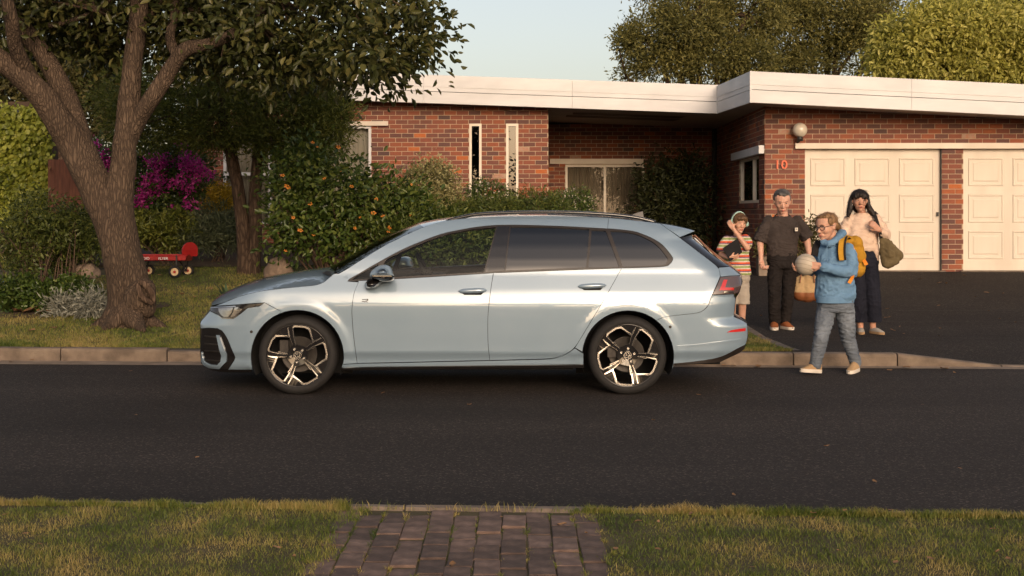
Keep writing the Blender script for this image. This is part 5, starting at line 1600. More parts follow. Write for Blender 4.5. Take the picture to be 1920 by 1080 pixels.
fl = [(586, 268), (595, 276), (634, 276), (530, 329), (540, 350), (555, 318), (608, 335), (550, 408), (582, 382), (588, 440), (620, 388), (628, 446), (563, 432), (660, 350), (676, 408), (665, 428), (700, 400), (718, 406), (727, 430), (723, 447), (686, 445), (764, 334), (771, 346), (752, 379), (770, 405), (744, 390), (536, 470), (640, 322), (705, 374), (700, 350), (575, 355)]
for (u, v) in fl[::1]:
    if (u * 7 + v) % 3 == 0: continue
    o = link('flower', flower_me, hib)
    o.location = P(u, v, 17.25) - origin_of(hib); o.rotation_euler = (R(70) + random.uniform(-.6, .6), random.uniform(-.5, .5), random.uniform(-1, 1)); k = random.choice((.35, .45, .5, .6, .7, .95)); o.scale = (k, k * random.uniform(.5, 1), k)

shrub('variegated_shrub', 'cream and green variegated shrub against the brick wall', 815, 430, 21.4, [(800, 345, 38, 36, 21.4, .5), (830, 350, 32, 40, 21.4, .5), (795, 395, 45, 45, 21.4, .6), (835, 400, 34, 45, 21.4, .6), (775, 325, 18, 14, 21.4, .3), (815, 312, 10, 12, 21.4, .2)], 'leaf_var', 620, 15, .052, .55, .07, 14)
for (u, v, ru, rv, lab) in ((912, 372, 40, 33, 'rounded shrub dotted white below the narrow windows'), (1068, 388, 46, 34, 'rounded pink dotted shrub before the sliding door')):
    e, s = shrub('flowering_shrub', lab, u, 420, 22.0, [(u, v, ru, rv, 22, .4), (u + 8, v + 28, ru, 30, 22, .4)], 'leaf_hib', 330, 16, .045, .5, .06, 8, lo=.6)
    c, o_ = clump_centres([blob(u, v, ru, rv, 22, .4)], 420 if u > 1000 else 260, .9, 1.06)
    V, F_, k = leaf_geo(c, rng.normal(size=c.shape), o_ + rng.normal(size=c.shape) * .3, np.full(len(c), .035), .9, .05, 'd')
    link('floret', quads_mesh('floret', V, F_, rng.uniform(0, 1, len(F_)), M['petal_white'], origin_of(e)), e, kind='stuff')
shrub('fern_bush', 'feathery bright green bush between the two rounded shrubs', 1000, 420, 21.4, [(1000, 385, 42, 28, 21.4, .5), (1040, 395, 30, 24, 21.4, .4), (975, 398, 30, 22, 21.4, .4)], 'leaf_fern', 300, 24, .075, .22, .06, 8, shape='d', upn=.9)
shrub('fern_bush', 'feathery yellow green bush under the narrow windows beside the variegated shrub', 930, 425, 21.0, [(940, 392, 36, 22, 21, .4), (890, 398, 38, 20, 21, .4), (860, 405, 24, 18, 21, .4)], 'leaf_fern', 260, 22, .075, .25, .06, 8, shape='d', upn=.9, tmean=.65)
shrub('leafy_shrub', 'mid green leafy shrub that shows through the car side window', 830, 540, 17.4, [(770, 470, 70, 60, 17.4, .6), (860, 465, 80, 65, 17.4, .7), (940, 480, 60, 55, 17.4, .6), (800, 420, 50, 30, 17.8, .5)], 'leaf_fern', 520, 14, .085, .34, .09, 18, droop=-.2, tmean=.4)
# creeper in the entrance
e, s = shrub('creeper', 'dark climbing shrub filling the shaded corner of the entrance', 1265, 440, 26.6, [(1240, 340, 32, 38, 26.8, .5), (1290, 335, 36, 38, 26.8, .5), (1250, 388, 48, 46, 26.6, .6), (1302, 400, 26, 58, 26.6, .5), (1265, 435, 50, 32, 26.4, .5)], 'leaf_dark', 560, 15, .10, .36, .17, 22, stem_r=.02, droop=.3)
# ivy hedge, rusty panel
iv = empty('ivy_hedge', P(30, 450, 21.8), label='tall clipped ivy hedge beside the rusty fence panel', cat='hedge')
def box_points(n):
    a = np.stack([rng.uniform(-60, 88, n), rng.uniform(203, 420, n), rng.uniform(-.06, .02, n)], 1)
    a[:, 0] += 6 * np.sin(a[:, 1] / 23.)
    top = rng.uniform(0, 1, n) < .12
    a[top, 1] = 205 + 6 * rng.normal(0, .5, top.sum()) + (a[top, 0] - 10) ** 2 * .0025; a[top, 2] = rng.uniform(0, .7, top.sum())
    sd = rng.uniform(0, 1, n) < .12
    a[sd, 0] = 88 + 4 * rng.normal(0, 1, sd.sum()); a[sd, 2] = rng.uniform(0, .7, sd.sum())
    return np.array([P(u, v, 21.8 + dd) for u, v, dd in a])
C = box_points(7000); n = len(C)
V, F_, k = leaf_geo(C + rng.normal(0, .05, C.shape), rng.normal(size=C.shape) * .6 + np.array([0, -.3, -.6]), rng.normal(size=C.shape) * .4 + np.array([0, -1, .4]), .085 * rng.uniform(.6, 1.3, n), .85, .1)
cl = np.array([noise.noise(Vector(c) * 2.2) for c in C])
link('foliage', quads_mesh('foliage', V, F_, np.repeat(np.clip(.5 + cl * .5 + rng.normal(0, .2, n), 0, 1), k), M['leaf_ivy'], iv.location), iv, kind='stuff')
mb = MB(); a_, b_ = P(-60, 212, 21.95), P(84, 430, 21.95)
mb.box(((a_.x + b_.x) / 2, 22.3, (a_.z + .5) / 2 + .1), ((b_.x - a_.x) / 2, .3, (a_.z - .3) / 2)); mb.build('core', M['twig'], iv)
M['rust'] = mat('rusted_steel', (.085, .032, .02), (.15, .058, .033), rough=.85, scale=5, stretch=(5, 5, .6), bump=.2, bscale=20, c3=(.115, .042, .025))
rp_ = empty('rusty_fence', P(128, 460, 21.6), label='rust brown metal fence panel beside the ivy hedge', cat='fence')
for k in range(6):
    u0 = 90 + k * 13.2; u1 = u0 + 13
    a_, b_ = P(u0, 299, 21.6), P(u1, 299, 21.6)
    mb = MB(); mb.box(((a_.x + b_.x) / 2, 21.62 + .004 * (k % 2), (a_.z + .4) / 2), ((b_.x - a_.x) / 2, .02, (a_.z - .4) / 2)); mb.build('plank', M['rust'], rp_)
# bougainvillea
bo, s = shrub('bougainvillea', 'large magenta bougainvillea climbing beside the house wall', 300, 470, 22.0, [(290, 330, 62, 55, 22, .6), (350, 320, 55, 50, 22, .6), (240, 300, 45, 45, 22, .5), (195, 300, 28, 42, 21.6, .4), (330, 380, 70, 45, 21.8, .6), (260, 385, 50, 45, 21.8, .5), (330, 280, 45, 22, 22.2, .4)], 'leaf_hib', 700, 14, .075, .5, .11, 16, tmean=.4)
pb = leaves([blob(*b) for b in ((300, 305, 34, 28, 21.5, .3), (345, 345, 24, 20, 21.4, .3), (285, 345, 36, 26, 21.5, .3), (265, 372, 22, 18, 21.4, .3), (312, 348, 18, 14, 21.3, .3), (355, 388, 20, 10, 21.2, .2), (193, 275, 14, 13, 21.2, .2), (200, 303, 13, 22, 21.2, .2), (198, 255, 6, 6, 21.2, .2), (358, 310, 34, 26, 21.5, .3), (340, 268, 8, 6, 21.6, .2), (335, 400, 25, 12, 21.2, .2), (380, 325, 16, 16, 21.4, .2))], 150, 17, .045, .8, .045, .0, .8, tvar=.28, cvar=.12)
foliage('bract', bo, M['petal_pink'], pb)
shrub('yellow_shrub', 'small golden leaved shrub under the left window', 414, 470, 21.6, [(416, 366, 20, 17, 21.4, .25), (408, 385, 18, 14, 21.4, .2)], 'leaf_yellow', 170, 16, .05, .5, .05, 6)
shrub('spiky_shrub', 'grey green bushy plant with narrow leaves behind the wagon', 405, 470, 21.2, [(410, 425, 50, 38, 21.2, .5), (380, 445, 34, 26, 21.0, .4), (440, 440, 30, 30, 21.2, .4)], 'leaf_grey', 380, 18, .12, .13, .07, 8, shape='d', droop=-.3)
shrub('succulent_shrub', 'yellow green rosette succulent behind the wagon', 310, 470, 20.9, [(300, 420, 48, 26, 20.9, .4), (260, 430, 30, 30, 20.9, .4), (340, 425, 34, 26, 20.9, .4), (300, 452, 60, 16, 21, .3)], 'leaf_succ', 120, 34, .10, .34, .045, 14, outw=.2, upn=1.0, droop=-.3)
shrub('low_shrub', 'low dark green shrub with small pink flowers behind the trunk', 180, 470, 20.6, [(180, 425, 26, 40, 20.6, .4), (120, 440, 40, 30, 20.9, .4)], 'leaf_hib', 260, 14, .075, .5, .08, 8)
# twiggy shrubs in the near bed
for (u, v, lab, bl) in ((60, 585, 'twiggy green shrub in the flower bed over fallen leaves', [(70, 400, 55, 42, 15.6, .4), (30, 430, 50, 38, 15.6, .4), (100, 440, 50, 32, 15.6, .4), (60, 470, 40, 20, 15.6, .3), (20, 490, 40, 30, 15.5, .3)]),
                        (118, 560, 'leaning twiggy shrub between the flower bed and the tree trunk', [(150, 420, 26, 26, 16, .3), (165, 460, 30, 22, 16, .3), (125, 455, 36, 30, 16, .3), (110, 490, 40, 24, 16, .3), (130, 400, 22, 14, 16, .2)])):
    shrub('twiggy_shrub', lab, u, v, 15.5, bl, 'leaf_bed', 300, 16, .062, .36, .07, 22, stem_r=.012, lo=.3, shape='d', tmean=.5, upn=.9)
shrub('bed_shrub', 'dense low green plant at the front of the flower bed', 110, 580, 15.3, [(95, 555, 46, 20, 15.3, .3), (140, 545, 30, 22, 15.4, .3), (40, 545, 40, 26, 15.4, .3)], 'leaf_hib', 300, 14, .06, .5, .06, 8, tmean=.35)

# strap leaved rosettes, each leaf its own piece
def strap(L_, w, bend, n=6):
    vs, fs = [], []
    for i in range(n + 1):
        t = i / n; r = L_ * t * math.cos(bend * t); z = L_ * t * math.sin(R(62) * (1 - .2 * t)) - bend * .35 * L_ * t * t
        ww = w * (math.sin(math.pi * min(1, .18 + t * .82)) ** .7) * (1 - t ** 5)
        vs += [(r * .8, -ww, z + ww * .35), (r * .8, 0, z), (r * .8, ww, z + ww * .35)]
    for i in range(n):
        fs += [(3 * i, 3 * i + 1, 3 * i + 4, 3 * i + 3), (3 * i + 1, 3 * i + 2, 3 * i + 5, 3 * i + 4)]
    return vs, fs
def rosette(name, label, u, v, d, n, L_, w, material, bend=.6, group=None, cat='plant'):
    base = Vector(((u - CX) / F * d, d, lawn_z((u - CX) / F * d, d)))
    e = empty(name, base, label=label, cat=cat, group=group)
    ms = []
    for k in range(3):
        vs, fs = strap(L_ * (1 - .15 * k), w, bend * (.6 + .4 * k)); ms.append(mesh('leaf', vs, fs, M[material], True))
    for k in range(n):
        o = link('leaf', ms[k % 3], e); o.rotation_euler = (0, random.uniform(-.55, .2), k * 2.4 + random.uniform(-.3, .3)); q_ = random.uniform(.7, 1.1); o.scale = (q_,) * 3
    return e
rosette('agave', 'grey green spiky agave on the lawn beside the car bonnet', 424, 553, 16.4, 13, .30, .022, 'agave', .25)
for (u, d, lab, L_, n, w_) in ((88, 15.2, 'broad leaved green plant in the flower bed beside the boulder', .42, 12, .045), (10, 15.3, 'broad leaved plant at the left end of the flower bed', .55, 14, .05), (38, 15.9, 'upright broad leaved plant among the twiggy shrub stems', .62, 10, .05)):
    rosette('broad_leaf_plant', lab, u, 560, d, n, L_, w_, 'broad', .5)
for k, (u, d) in enumerate(((8, 20.4), (36, 20.8), (64, 20.4), (92, 20.8))):
    rosette('flax_plant', 'yellow green strap leaved plant below the ivy hedge', u, 470, d, 14, .62, .018, 'flax', .8, group='strap leaved plants below the hedge')
for (u, d, lab) in ((120, 14.95, 'small silver leaved plant by the bed edge among dry leaves'), (172, 14.9, 'large silver leaved plant beside the tree trunk')):
    base = Vector(((u - CX) / F * d, d, lawn_z((u - CX) / F * d, d)))
    e = empty('silver_plant', base, label=lab, cat='plant')
    big = u > 150
    bl = [(np.array(base) + np.array([0, 0, .10 if not big else .17]), np.array([.15, .12, .10]) * (1.5 if big else 1))]
    s = leaves(bl, 55 if big else 34, 22, .085, .16, .055, .2, shape='d', outw=.9, droop=-.2, jit=.4)
    foliage('foliage', e, M['leaf_silver'], s)
# boulders
def boulder(u, v, d, ru, rv, lab, seed):
    c = P(u, v, d); bm = bmesh.new(); bmesh.ops.create_icosphere(bm, subdivisions=4, radius=1)
    for v_ in bm.verts:
        p = v_.co.copy(); k = 1 + .22 * noise.noise(p * 1.3 + Vector((seed, 0, 0))) + .08 * noise.noise(p * 3.1 + Vector((0, seed, 0)))
        p *= k; p.z = max(p.z, -.6); v_.co = Vector((p.x * ru / F * d, p.y * ru / F * d * .8, p.z * rv / F * d))
    me = bpy.data.meshes.new('boulder'); bm.to_mesh(me); bm.free(); me.materials.append(M['rock']); me.polygons.foreach_set('use_smooth', [True] * len(me.polygons))
    o = link('boulder', me, label=lab, cat='rock'); o.location = c
boulder(522, 508, 18.2, 26, 28, 'tan boulder at the foot of the conifer trunks', 2.)
boulder(160, 512, 15.9, 26, 17, 'grey boulder in the flower bed behind the silver plant', 5.)
# flower bed soil
mb = MB(); pts = []
for k in range(28):
    a = 2 * math.pi * k / 28; x = -5.6 + 1.35 * math.cos(a) + .05 * math.sin(5 * a); d = 15.75 + .95 * math.sin(a) + .05 * math.cos(4 * a); pts.append((x, d, lawn_z(x, d) + .008))
cz = lawn_z(-5.6, 15.75) + .05
for k in range(28): mb.poly([pts[k], pts[(k + 1) % 28], (-5.6, 15.75, cz)])
mb.build('flower_bed', M['soil'], smooth=True, kind='structure')
xs_ = [(-7.6, 20.6), (2.0, 20.6)]
mb = MB()
for k in range(24):
    x0, x1 = -9 + k * .5, -8.5 + k * .5
    f_ = lambda x: 20.55 + .12 * math.sin(x * 1.7)
    mb.quad((x0, f_(x0), lawn_z(x0, f_(x0)) + .02), (x1, f_(x1), lawn_z(x1, f_(x1)) + .02), (x1, 24.3, lawn_z(x1, 24.3) + .06), (x0, 24.3, lawn_z(x0, 24.3) + .06))
mb.build('garden_bed', M['soil'], kind='structure')
# --- trees behind the house --------------------------------------------------------------------
def back_tree(name, label, u, d, blobs, material, clumps, per, size, ratio, spread, bm_='bark2', cat='tree', trunk_r=.28, **kw):
    base = Vector(((u - CX) / F * d, d, .4))
    e = empty(name, base, label=label, cat=cat)
    bl = [blob(*b) for b in blobs]
    lumps = []
    for c0, r0 in bl:                                   # uneven outline: lobes on every main mass
        lumps.append((c0, r0 * .92))
        for k in range(6):
            dv = unit(rng.normal(size=(1, 3)))[0] * np.array([1, .8, 1]); dv[2] = abs(dv[2]) * .9 - .25
            lumps.append((c0 + dv * r0 * .8, r0 * rng.uniform(.24, .42)))
    s = leaves(lumps, clumps, per, size, ratio, spread, **kw)
    foliage('crown', e, M[material], s)
    mb = MB(); top = np.mean([b[0] for b in bl], 0); fork = Vector((base.x, d, max(2.4, top[2] * .45)))
    limb(mb, [base, base.lerp(fork, .5) + Vector((.1, 0, 0)), fork], [trunk_r, trunk_r * .85, trunk_r * .7], 12, 5, .03)
    for b in bl: limb(mb, [fork, fork.lerp(Vector(b[0]), .55) + Vector((random.uniform(-.4, .4), 0, .3)), Vector(b[0])], [trunk_r * .5, trunk_r * .3, .04], 7, 5)
    for c in s[3][rng.choice(len(s[3]), 60, replace=False)]:
        r0 = min(bl, key=lambda b: np.linalg.norm(b[0] - c))[0]; twigs(mb, Vector(r0), [c], .05, .01)
    mb.build('trunk', M[bm_], e, smooth=True)
    return e
M['leaf_pine'] = leafmat('pine_needles', (.075, .078, .022), (.155, .148, .042), (.29, .255, .075), .42, .6)
back_tree('pine_tree', 'broad dark olive tree rising over the roof junction beside open sky', 1330, 37, [(1215, 75, 52, 60, 37, 1.4), (1290, 45, 75, 80, 37, 1.6), (1340, 110, 80, 55, 37, 1.4), (1245, 120, 55, 42, 37, 1.2), (1400, 30, 85, 75, 37.5, 1.6), (1300, -60, 150, 90, 38, 2.4), (1175, 145, 20, 16, 37, .5), (1400, 120, 60, 45, 37, 1.2)], 'leaf_pine', 2300, 26, .125, .34, .15, lo=.65, shape='d', outw=.8, cvar=.2, fold=.04)
back_tree('pine_tree', 'dark olive tree between the broad dark tree and the lime green tree', 1550, 39, [(1480, 50, 80, 75, 39, 1.6), (1570, 40, 90, 65, 39, 1.8), (1500, 120, 70, 45, 39, 1.3), (1600, 95, 55, 50, 39, 1.3), (1640, 30, 70, 45, 39.5, 1.4), (1540, -60, 160, 70, 40, 2.4)], 'leaf_pine', 2000, 26, .125, .34, .15, lo=.65, shape='d', outw=.8, cvar=.2, fold=.04)
back_tree('leafy_tree', 'lime green leafy tree behind the garage roof', 1800, 31, [(1720, 80, 75, 60, 31, 1.3), (1800, 70, 90, 65, 31, 1.5), (1890, 80, 80, 70, 31, 1.4), (1680, 125, 55, 40, 31, 1), (1780, 130, 110, 45, 31, 1.3), (1900, 140, 90, 45, 31, 1.2), (1760, 35, 50, 35, 31, .9), (1850, 38, 60, 34, 31, 1), (1960, 70, 70, 90, 31, 1.3)], 'leaf_lime', 1900, 22, .13, .45, .15, lo=.6, droop=.35, cvar=.17)
back_tree('far_tree', 'brown green far tree peeping above the lime green tree', 1830, 44, [(1790, 25, 55, 45, 44, 1.3), (1880, 10, 80, 50, 44, 1.6), (1960, 10, 70, 70, 44, 1.6)], 'leaf_olive', 420, 24, .18, .35, .22, lo=.5)
back_tree('far_tree', 'olive tree far behind the ivy hedge', 90, 30, [(120, 180, 80, 70, 30, 1.4), (40, 150, 80, 70, 30, 1.5), (170, 140, 50, 60, 30, 1.2), (-60, 130, 90, 90, 30, 1.5), (120, 110, 60, 40, 30.5, 1.2), (225, 230, 60, 60, 30, 1.2)], 'leaf_olive', 750, 22, .15, .4, .2, lo=.45)
# white chimney far behind
ch = empty('chimney', P(184, 200, 33), label='white rendered chimney showing between the tree limbs', cat='chimney')
a_, b_ = P(178, 138, 33), P(191, 172, 33)
mb = MB(); mb.box(((a_.x + b_.x) / 2, 33, 2.2), ((b_.x - a_.x) / 2, .12, a_.z - 2.2)); mb.build('stack', M['white'], ch)
mb = MB(); mb.box(((a_.x + b_.x) / 2, 33, a_.z + (a_.z - 4.4) + .0), ((b_.x - a_.x) / 2 + .03, .15, .04)); mb.build('cap', M['white'], ch)
# --- trees across the street, behind the camera: they show mirrored in the glass and shade the left of the lawn
def street_tree_far(x, y, hgt, rad, lab, clumps=420):
    base = Vector((x, y, .1)); e = empty('street_tree', base, label=lab, cat='tree')
    bl = []
    for k in range(6):
        a = 2 * math.pi * k / 6; bl.append((np.array([x + rad * .5 * math.cos(a), y + rad * .5 * math.sin(a), hgt * (.62 + .12 * (k % 2))]), np.array([rad * .62, rad * .62, hgt * .26])))
    bl.append((np.array([x, y, hgt * .8]), np.array([rad * .6, rad * .6, hgt * .2])))
    s = leaves(bl, clumps, 16, .26, .5, .35, lo=.35)
    foliage('crown', e, M['leaf_dark'], s)
    mb = MB(); limb(mb, [base - Vector((0, 0, .2)), base + Vector((.1, 0, hgt * .3)), base + Vector((0, 0, hgt * .7))], [.32, .25, .1], 10, 5, .03); mb.build('trunk', M['bark'], e, smooth=True)
FAR_TREES = [(-15., -22, 8.5, 4.2, 'tall street tree across the road opposite the forked tree'), (-6.5, -24, 6.5, 3.4, 'bushy street tree across the road opposite the car front'), (1.2, -27, 5.2, 2.6, 'small round street tree across the road opposite the car rear'), (-24, -20, 9, 4.5, 'tall street tree across the road opposite the ivy hedge'), (14, -34, 6, 4, 'street tree across the road opposite the garage'), (24, -30, 7, 4, 'tall street tree across the road opposite the far garage door'), (7.5, -40, 5.5, 3, 'small street tree across the road opposite the driveway'), (-36, -32, 8, 4.5, 'broad street tree across the road far down the kerb')]
for t_ in FAR_TREES: street_tree_far(*t_)
# ------------------------------------------------------------------ people and what they carry
class Sculpt(MB):
    def cap(s, a, ra, b, rb, seg=14, flat=False):
        """tapered capsule; flat leaves the far end cut square"""
        a, b = Vector(a), Vector(b)
        n = 5
        pts = [a.lerp(b, i / n) for i in range(n + 1)]; rad = [ra + (rb - ra) * i / n for i in range(n + 1)]
        vs, fs = tube_geo(pts, rad, seg, True); s.raw(vs, fs)
        s.ball(a, ra, seg, 8)
        if not flat: s.ball(b, rb, seg, 8)
    def chain(s, pts, rad, seg=14, flat=False):
        for i in range(len(pts) - 1): s.cap(pts[i], rad[i], pts[i + 1], rad[i + 1], seg, flat and i == len(pts) - 2)
    def ell(s, c, r, rot=None, seg=18): s.ball(c, r, seg, 12, rot=rot)
def remesh(sc_, name, material, parent, voxel=.007, smooth=4, folds=None, cut=None, **kw):
    me = mesh('tmp', sc_.v, sc_.f); o = bpy.data.objects.new('tmp', me); COL.objects.link(o)
    m = o.modifiers.new('r', 'REMESH'); m.mode = 'VOXEL'; m.voxel_size = voxel; m.use_smooth_shade = True
    if smooth:
        k = o.modifiers.new('s', 'SMOOTH'); k.factor = .5; k.iterations = smooth
    bpy.context.view_layer.update()
    res = bpy.data.meshes.new_from_object(o.evaluated_get(bpy.context.evaluated_depsgraph_get()))
    bpy.data.objects.remove(o); bpy.data.meshes.remove(me)
    n = len(res.vertices); co = np.empty(n * 3); res.vertices.foreach_get('co', co); co = co.reshape(-1, 3)
    if folds:
        nr = np.empty(n * 3); res.vertices.foreach_get('normal', nr); nr = nr.reshape(-1, 3)
        amp, sx, sz, ridge = folds
        for i in range(n):
            p = co[i]; q = Vector((p[0] * sx, p[1] * sx, p[2] * sz))
            q = q + Vector((noise.noise(q * .5), noise.noise(q * .5 + Vector((3, 0, 0))), noise.noise(q * .5 + Vector((0, 6, 0))))) * .9
            f = noise.noise(q); g = 1 - abs(noise.noise(q * 1.5 + Vector((4, 1, 7)))) * 3.2; h = 1 - abs(noise.noise(q * 3.3 + Vector((1, 8, 2)))) * 3.2
            g = max(g, -.3); h = max(h, -.3)
            co[i] = p + nr[i] * amp * (f * (1 - ridge) + g * ridge * .75 + h * ridge * .35)
    if cut is not None:                                # open hems: drop everything beyond the cutting planes
        bm = bmesh.new(); res.vertices.foreach_set('co', co.ravel()); bm.from_mesh(res)
        for (pc, pn) in cut:
            bmesh.ops.bisect_plane(bm, geom=bm.verts[:] + bm.edges[:] + bm.faces[:], plane_co=pc, plane_no=pn, clear_outer=True)
        bm.to_mesh(res); bm.free()
        n = len(res.vertices); co = np.empty(n * 3); res.vertices.foreach_get('co', co); co = co.reshape(-1, 3)
    co -= np.array(origin_of(parent)); res.vertices.foreach_set('co', co.ravel())
    res.name = name; res.materials.clear(); res.materials.append(material)
    res.polygons.foreach_set('use_smooth', [True] * len(res.polygons)); res.update()
    return link(name, res, parent, **kw)
def strands(par, hair_o, n, ln, m, wisp=.3):
    me = hair_o.data; cnt = len(me.vertices); off = Vector((0, 0, 0)); mb = MB()
    zs = [v.co.z for v in me.vertices]; cx = sum((v.co for v in me.vertices), Vector()) / cnt
    for i in range(n):
        v = me.vertices[random.randrange(cnt)]; nn = v.normal; t = Vector((random.uniform(-.35, .35), random.uniform(-.35, .35), -1)); t = t - nn * t.dot(nn)
        if t.length < .1 or (nn.y < -.25 and nn.z < .75): continue        # none hang over the face
        t.normalize(); L_ = ln * random.uniform(.5, 1.3); s_ = nn.cross(t) * random.uniform(.0012, .0028); p = v.co + nn * .001; w_ = wisp * random.random()
        a, b_, c = p, p + t * L_ * .5 + nn * .006, p + t * L_ + nn * L_ * w_ * .35 + Vector((0, 0, -L_ * .1))
        mb.raw([a - s_, a + s_, b_ + s_, b_ - s_, c], [(0, 1, 2, 3), (3, 2, 4)])
    o = link('hair_strand', mesh('hair_strand', mb.v, mb.f, M[m]), hair_o, kind='stuff')
def frame_(fwd, up=(0, 0, 1)):
    f = Vector(fwd).normalized(); r = f.cross(Vector(up)).normalized(); u = r.cross(f); return Matrix((r, f, u)).transposed()   # columns right, forward, up
def skin(name, c):
    m = mat(name, tuple(x * .92 for x in c), tuple(min(1, x * 1.08) for x in c), rough=.5, scale=25, spec=.35)
    b = m.node_tree.nodes['Principled BSDF']; b.inputs['Subsurface Weight'].default_value = .15; b.inputs['Subsurface Radius'].default_value = (.01, .004, .002); b.inputs['Subsurface Scale'].default_value = .5
    return m
M['skin_a'] = skin('skin_fair', (.58, .325, .235)); M['skin_b'] = skin('skin_warm', (.56, .31, .215)); M['skin_c'] = skin('skin_tan', (.50, .26, .175))
M['lip'] = mat('lips', (.36, .10, .075), (.40, .12, .09), rough=.45); M['eye_w'] = mat('eye_white', (.55, .5, .45), rough=.2); M['eye_d'] = mat('iris', (.025, .015, .01), rough=.15)
def hairmat(name, a, b): return mat(name, a, b, rough=.5, scale=22, stretch=(1, 1, .18), bump=.9, bscale=70, bdist=.012, spec=.4)
M['hair_grey'] = hairmat('hair_grey', (.035, .03, .027), (.13, .12, .11)); M['hair_brown'] = hairmat('hair_brown', (.075, .036, .015), (.16, .082, .036)); M['hair_blond'] = hairmat('hair_dark_blond', (.16, .085, .036), (.30, .175, .085)); M['hair_black'] = hairmat('hair_black', (.010, .006, .005), (.026, .015, .011))
def cloth(name, a, b, sc_=6, bump=.35, bs=120, **kw): return mat(name, a, b, rough=.9, scale=sc_, bump=bump, bscale=bs, sheen=0, spec=.15, **kw)
M['tee'] = cloth('charcoal_jersey', (.040, .031, .028), (.056, .044, .040)); M['denim_black'] = cloth('black_denim', (.012, .0095, .009), (.022, .018, .017)); M['suede'] = cloth('rust_suede', (.23, .075, .026), (.31, .105, .04))
M['sole'] = mat('white_sole', (.58, .52, .44), (.68, .61, .52), rough=.7); M['sole_tan'] = mat('rope_sole', (.33, .20, .10), (.42, .27, .14), rough=.9, bump=.4, bscale=120)
M['hoodie'] = cloth('blue_fleece', (.115, .215, .345), (.155, .275, .42), 9); M['jeans'] = cloth('washed_denim', (.095, .112, .14), (.22, .25, .29), 5, c3=(.145, .168, .20)); M['canvas'] = cloth('tan_canvas', (.36, .23, .12), (.45, .30, .165))
M['jumper'] = cloth('peach_knit', (.62, .45, .34), (.70, .52, .40), 14, .5, 200); M['navy'] = cloth('navy_cotton', (.010, .011, .018), (.018, .019, .029)); M['grey_shoe'] = cloth('grey_canvas', (.28, .255, .22), (.36, .33, .29))
M['shorts'] = cloth('stone_cotton', (.34, .29, .24), (.42, .365, .30)); M['mustard'] = cloth('mustard_nylon', (.38, .19, .018), (.47, .25, .03), 7); M['orange'] = mat('orange_webbing', (.72, .22, .012), (.8, .27, .02), rough=.7)
M['webbing'] = cloth('black_webbing', (.014, .013, .014), (.022, .02, .021)); M['olive'] = cloth('olive_canvas', (.105, .078, .04), (.15, .115, .06)); M['duffel'] = cloth('sand_canvas', (.40, .27, .14), (.50, .35, .19)); M['leather'] = mat('brown_leather', (.20, .07, .025), (.28, .10, .038), rough=.5, scale=9)
M['mint'] = mat('mint_plastic', (.36, .56, .49), (.40, .60, .53), rough=.4); M['ball'] = mat('off_white_leather', (.40, .34, .26), (.50, .43, .34), rough=.6, scale=7, bump=.15, bscale=160)
def stripes():
    m = cloth('striped_jersey', (.6, .5, .4), (.6, .5, .4)); nt = m.node_tree; N, L = nt.nodes, nt.links; b = N['Principled BSDF']
    tc = N.new('ShaderNodeTexCoord'); sx = N.new('ShaderNodeSeparateXYZ'); L.new(tc.outputs['Object'], sx.inputs[0])
    wv = N.new('ShaderNodeMath'); wv.operation = 'MULTIPLY'; wv.inputs[1].default_value = 1 / .082; L.new(sx.outputs[2], wv.inputs[0])
    fr = N.new('ShaderNodeMath'); fr.operation = 'FRACT'; L.new(wv.outputs[0], fr.inputs[0])
    rp = N.new('ShaderNodeValToRGB'); rp.color_ramp.interpolation = 'CONSTANT'; L.new(fr.outputs[0], rp.inputs[0])
    e = rp.color_ramp.elements; e[0].position = 0; e[0].color = (.62, .10, .035, 1); e[1].position = .22; e[1].color = (.58, .50, .41, 1)
    for p, c in ((.42, (.25, .31, .10)), (.66, (.58, .50, .41)), (.84, (.17, .07, .13))):
        q = e.new(p); q.color = (*c, 1)
    L.new(rp.outputs[0], b.inputs['Base Color']); return m
M['stripe'] = stripes()

def hand(sc_, wrist, d, pn, curl=.5, size=1., thumb=1):
    """palm along d with normal pn; four fingers and a thumb on the given side"""
    d = Vector(d).normalized(); pn = Vector(pn); pn = (pn - d * pn.dot(d)).normalized(); sd = d.cross(pn).normalized()
    w = Vector(wrist)
    k = size
    for i in range(4):
        o = (i - 1.5) * .0185 * k
        sc_.cap(w + sd * o * .7, .013 * k, w + d * .075 * k + sd * o, .0115 * k, 8)
        ln = (.040, .046, .043, .034)[i] * k
        p = w + d * .078 * k + sd * o
        a = 0.
        for j in range(3):
            a += curl * (.9 if j else .6); dd = d * math.cos(a) + pn * math.sin(a); q = p + dd * ln * (1, .75, .6)[j]
            sc_.cap(p, (.0098 - .001 * j) * k, q, (.0092 - .001 * j) * k, 8); p = q
    t0 = w + d * .022 * k + sd * .026 * k * thumb; t1 = t0 + (d * .6 + sd * thumb * .55 + pn * .45).normalized() * .042 * k; t2 = t1 + (d * .8 + pn * (.3 + curl * .6)).normalized() * .03 * k
    sc_.cap(t0, .013 * k, t1, .0115 * k, 8); sc_.cap(t1, .0112 * k, t2, .0095 * k, 8)

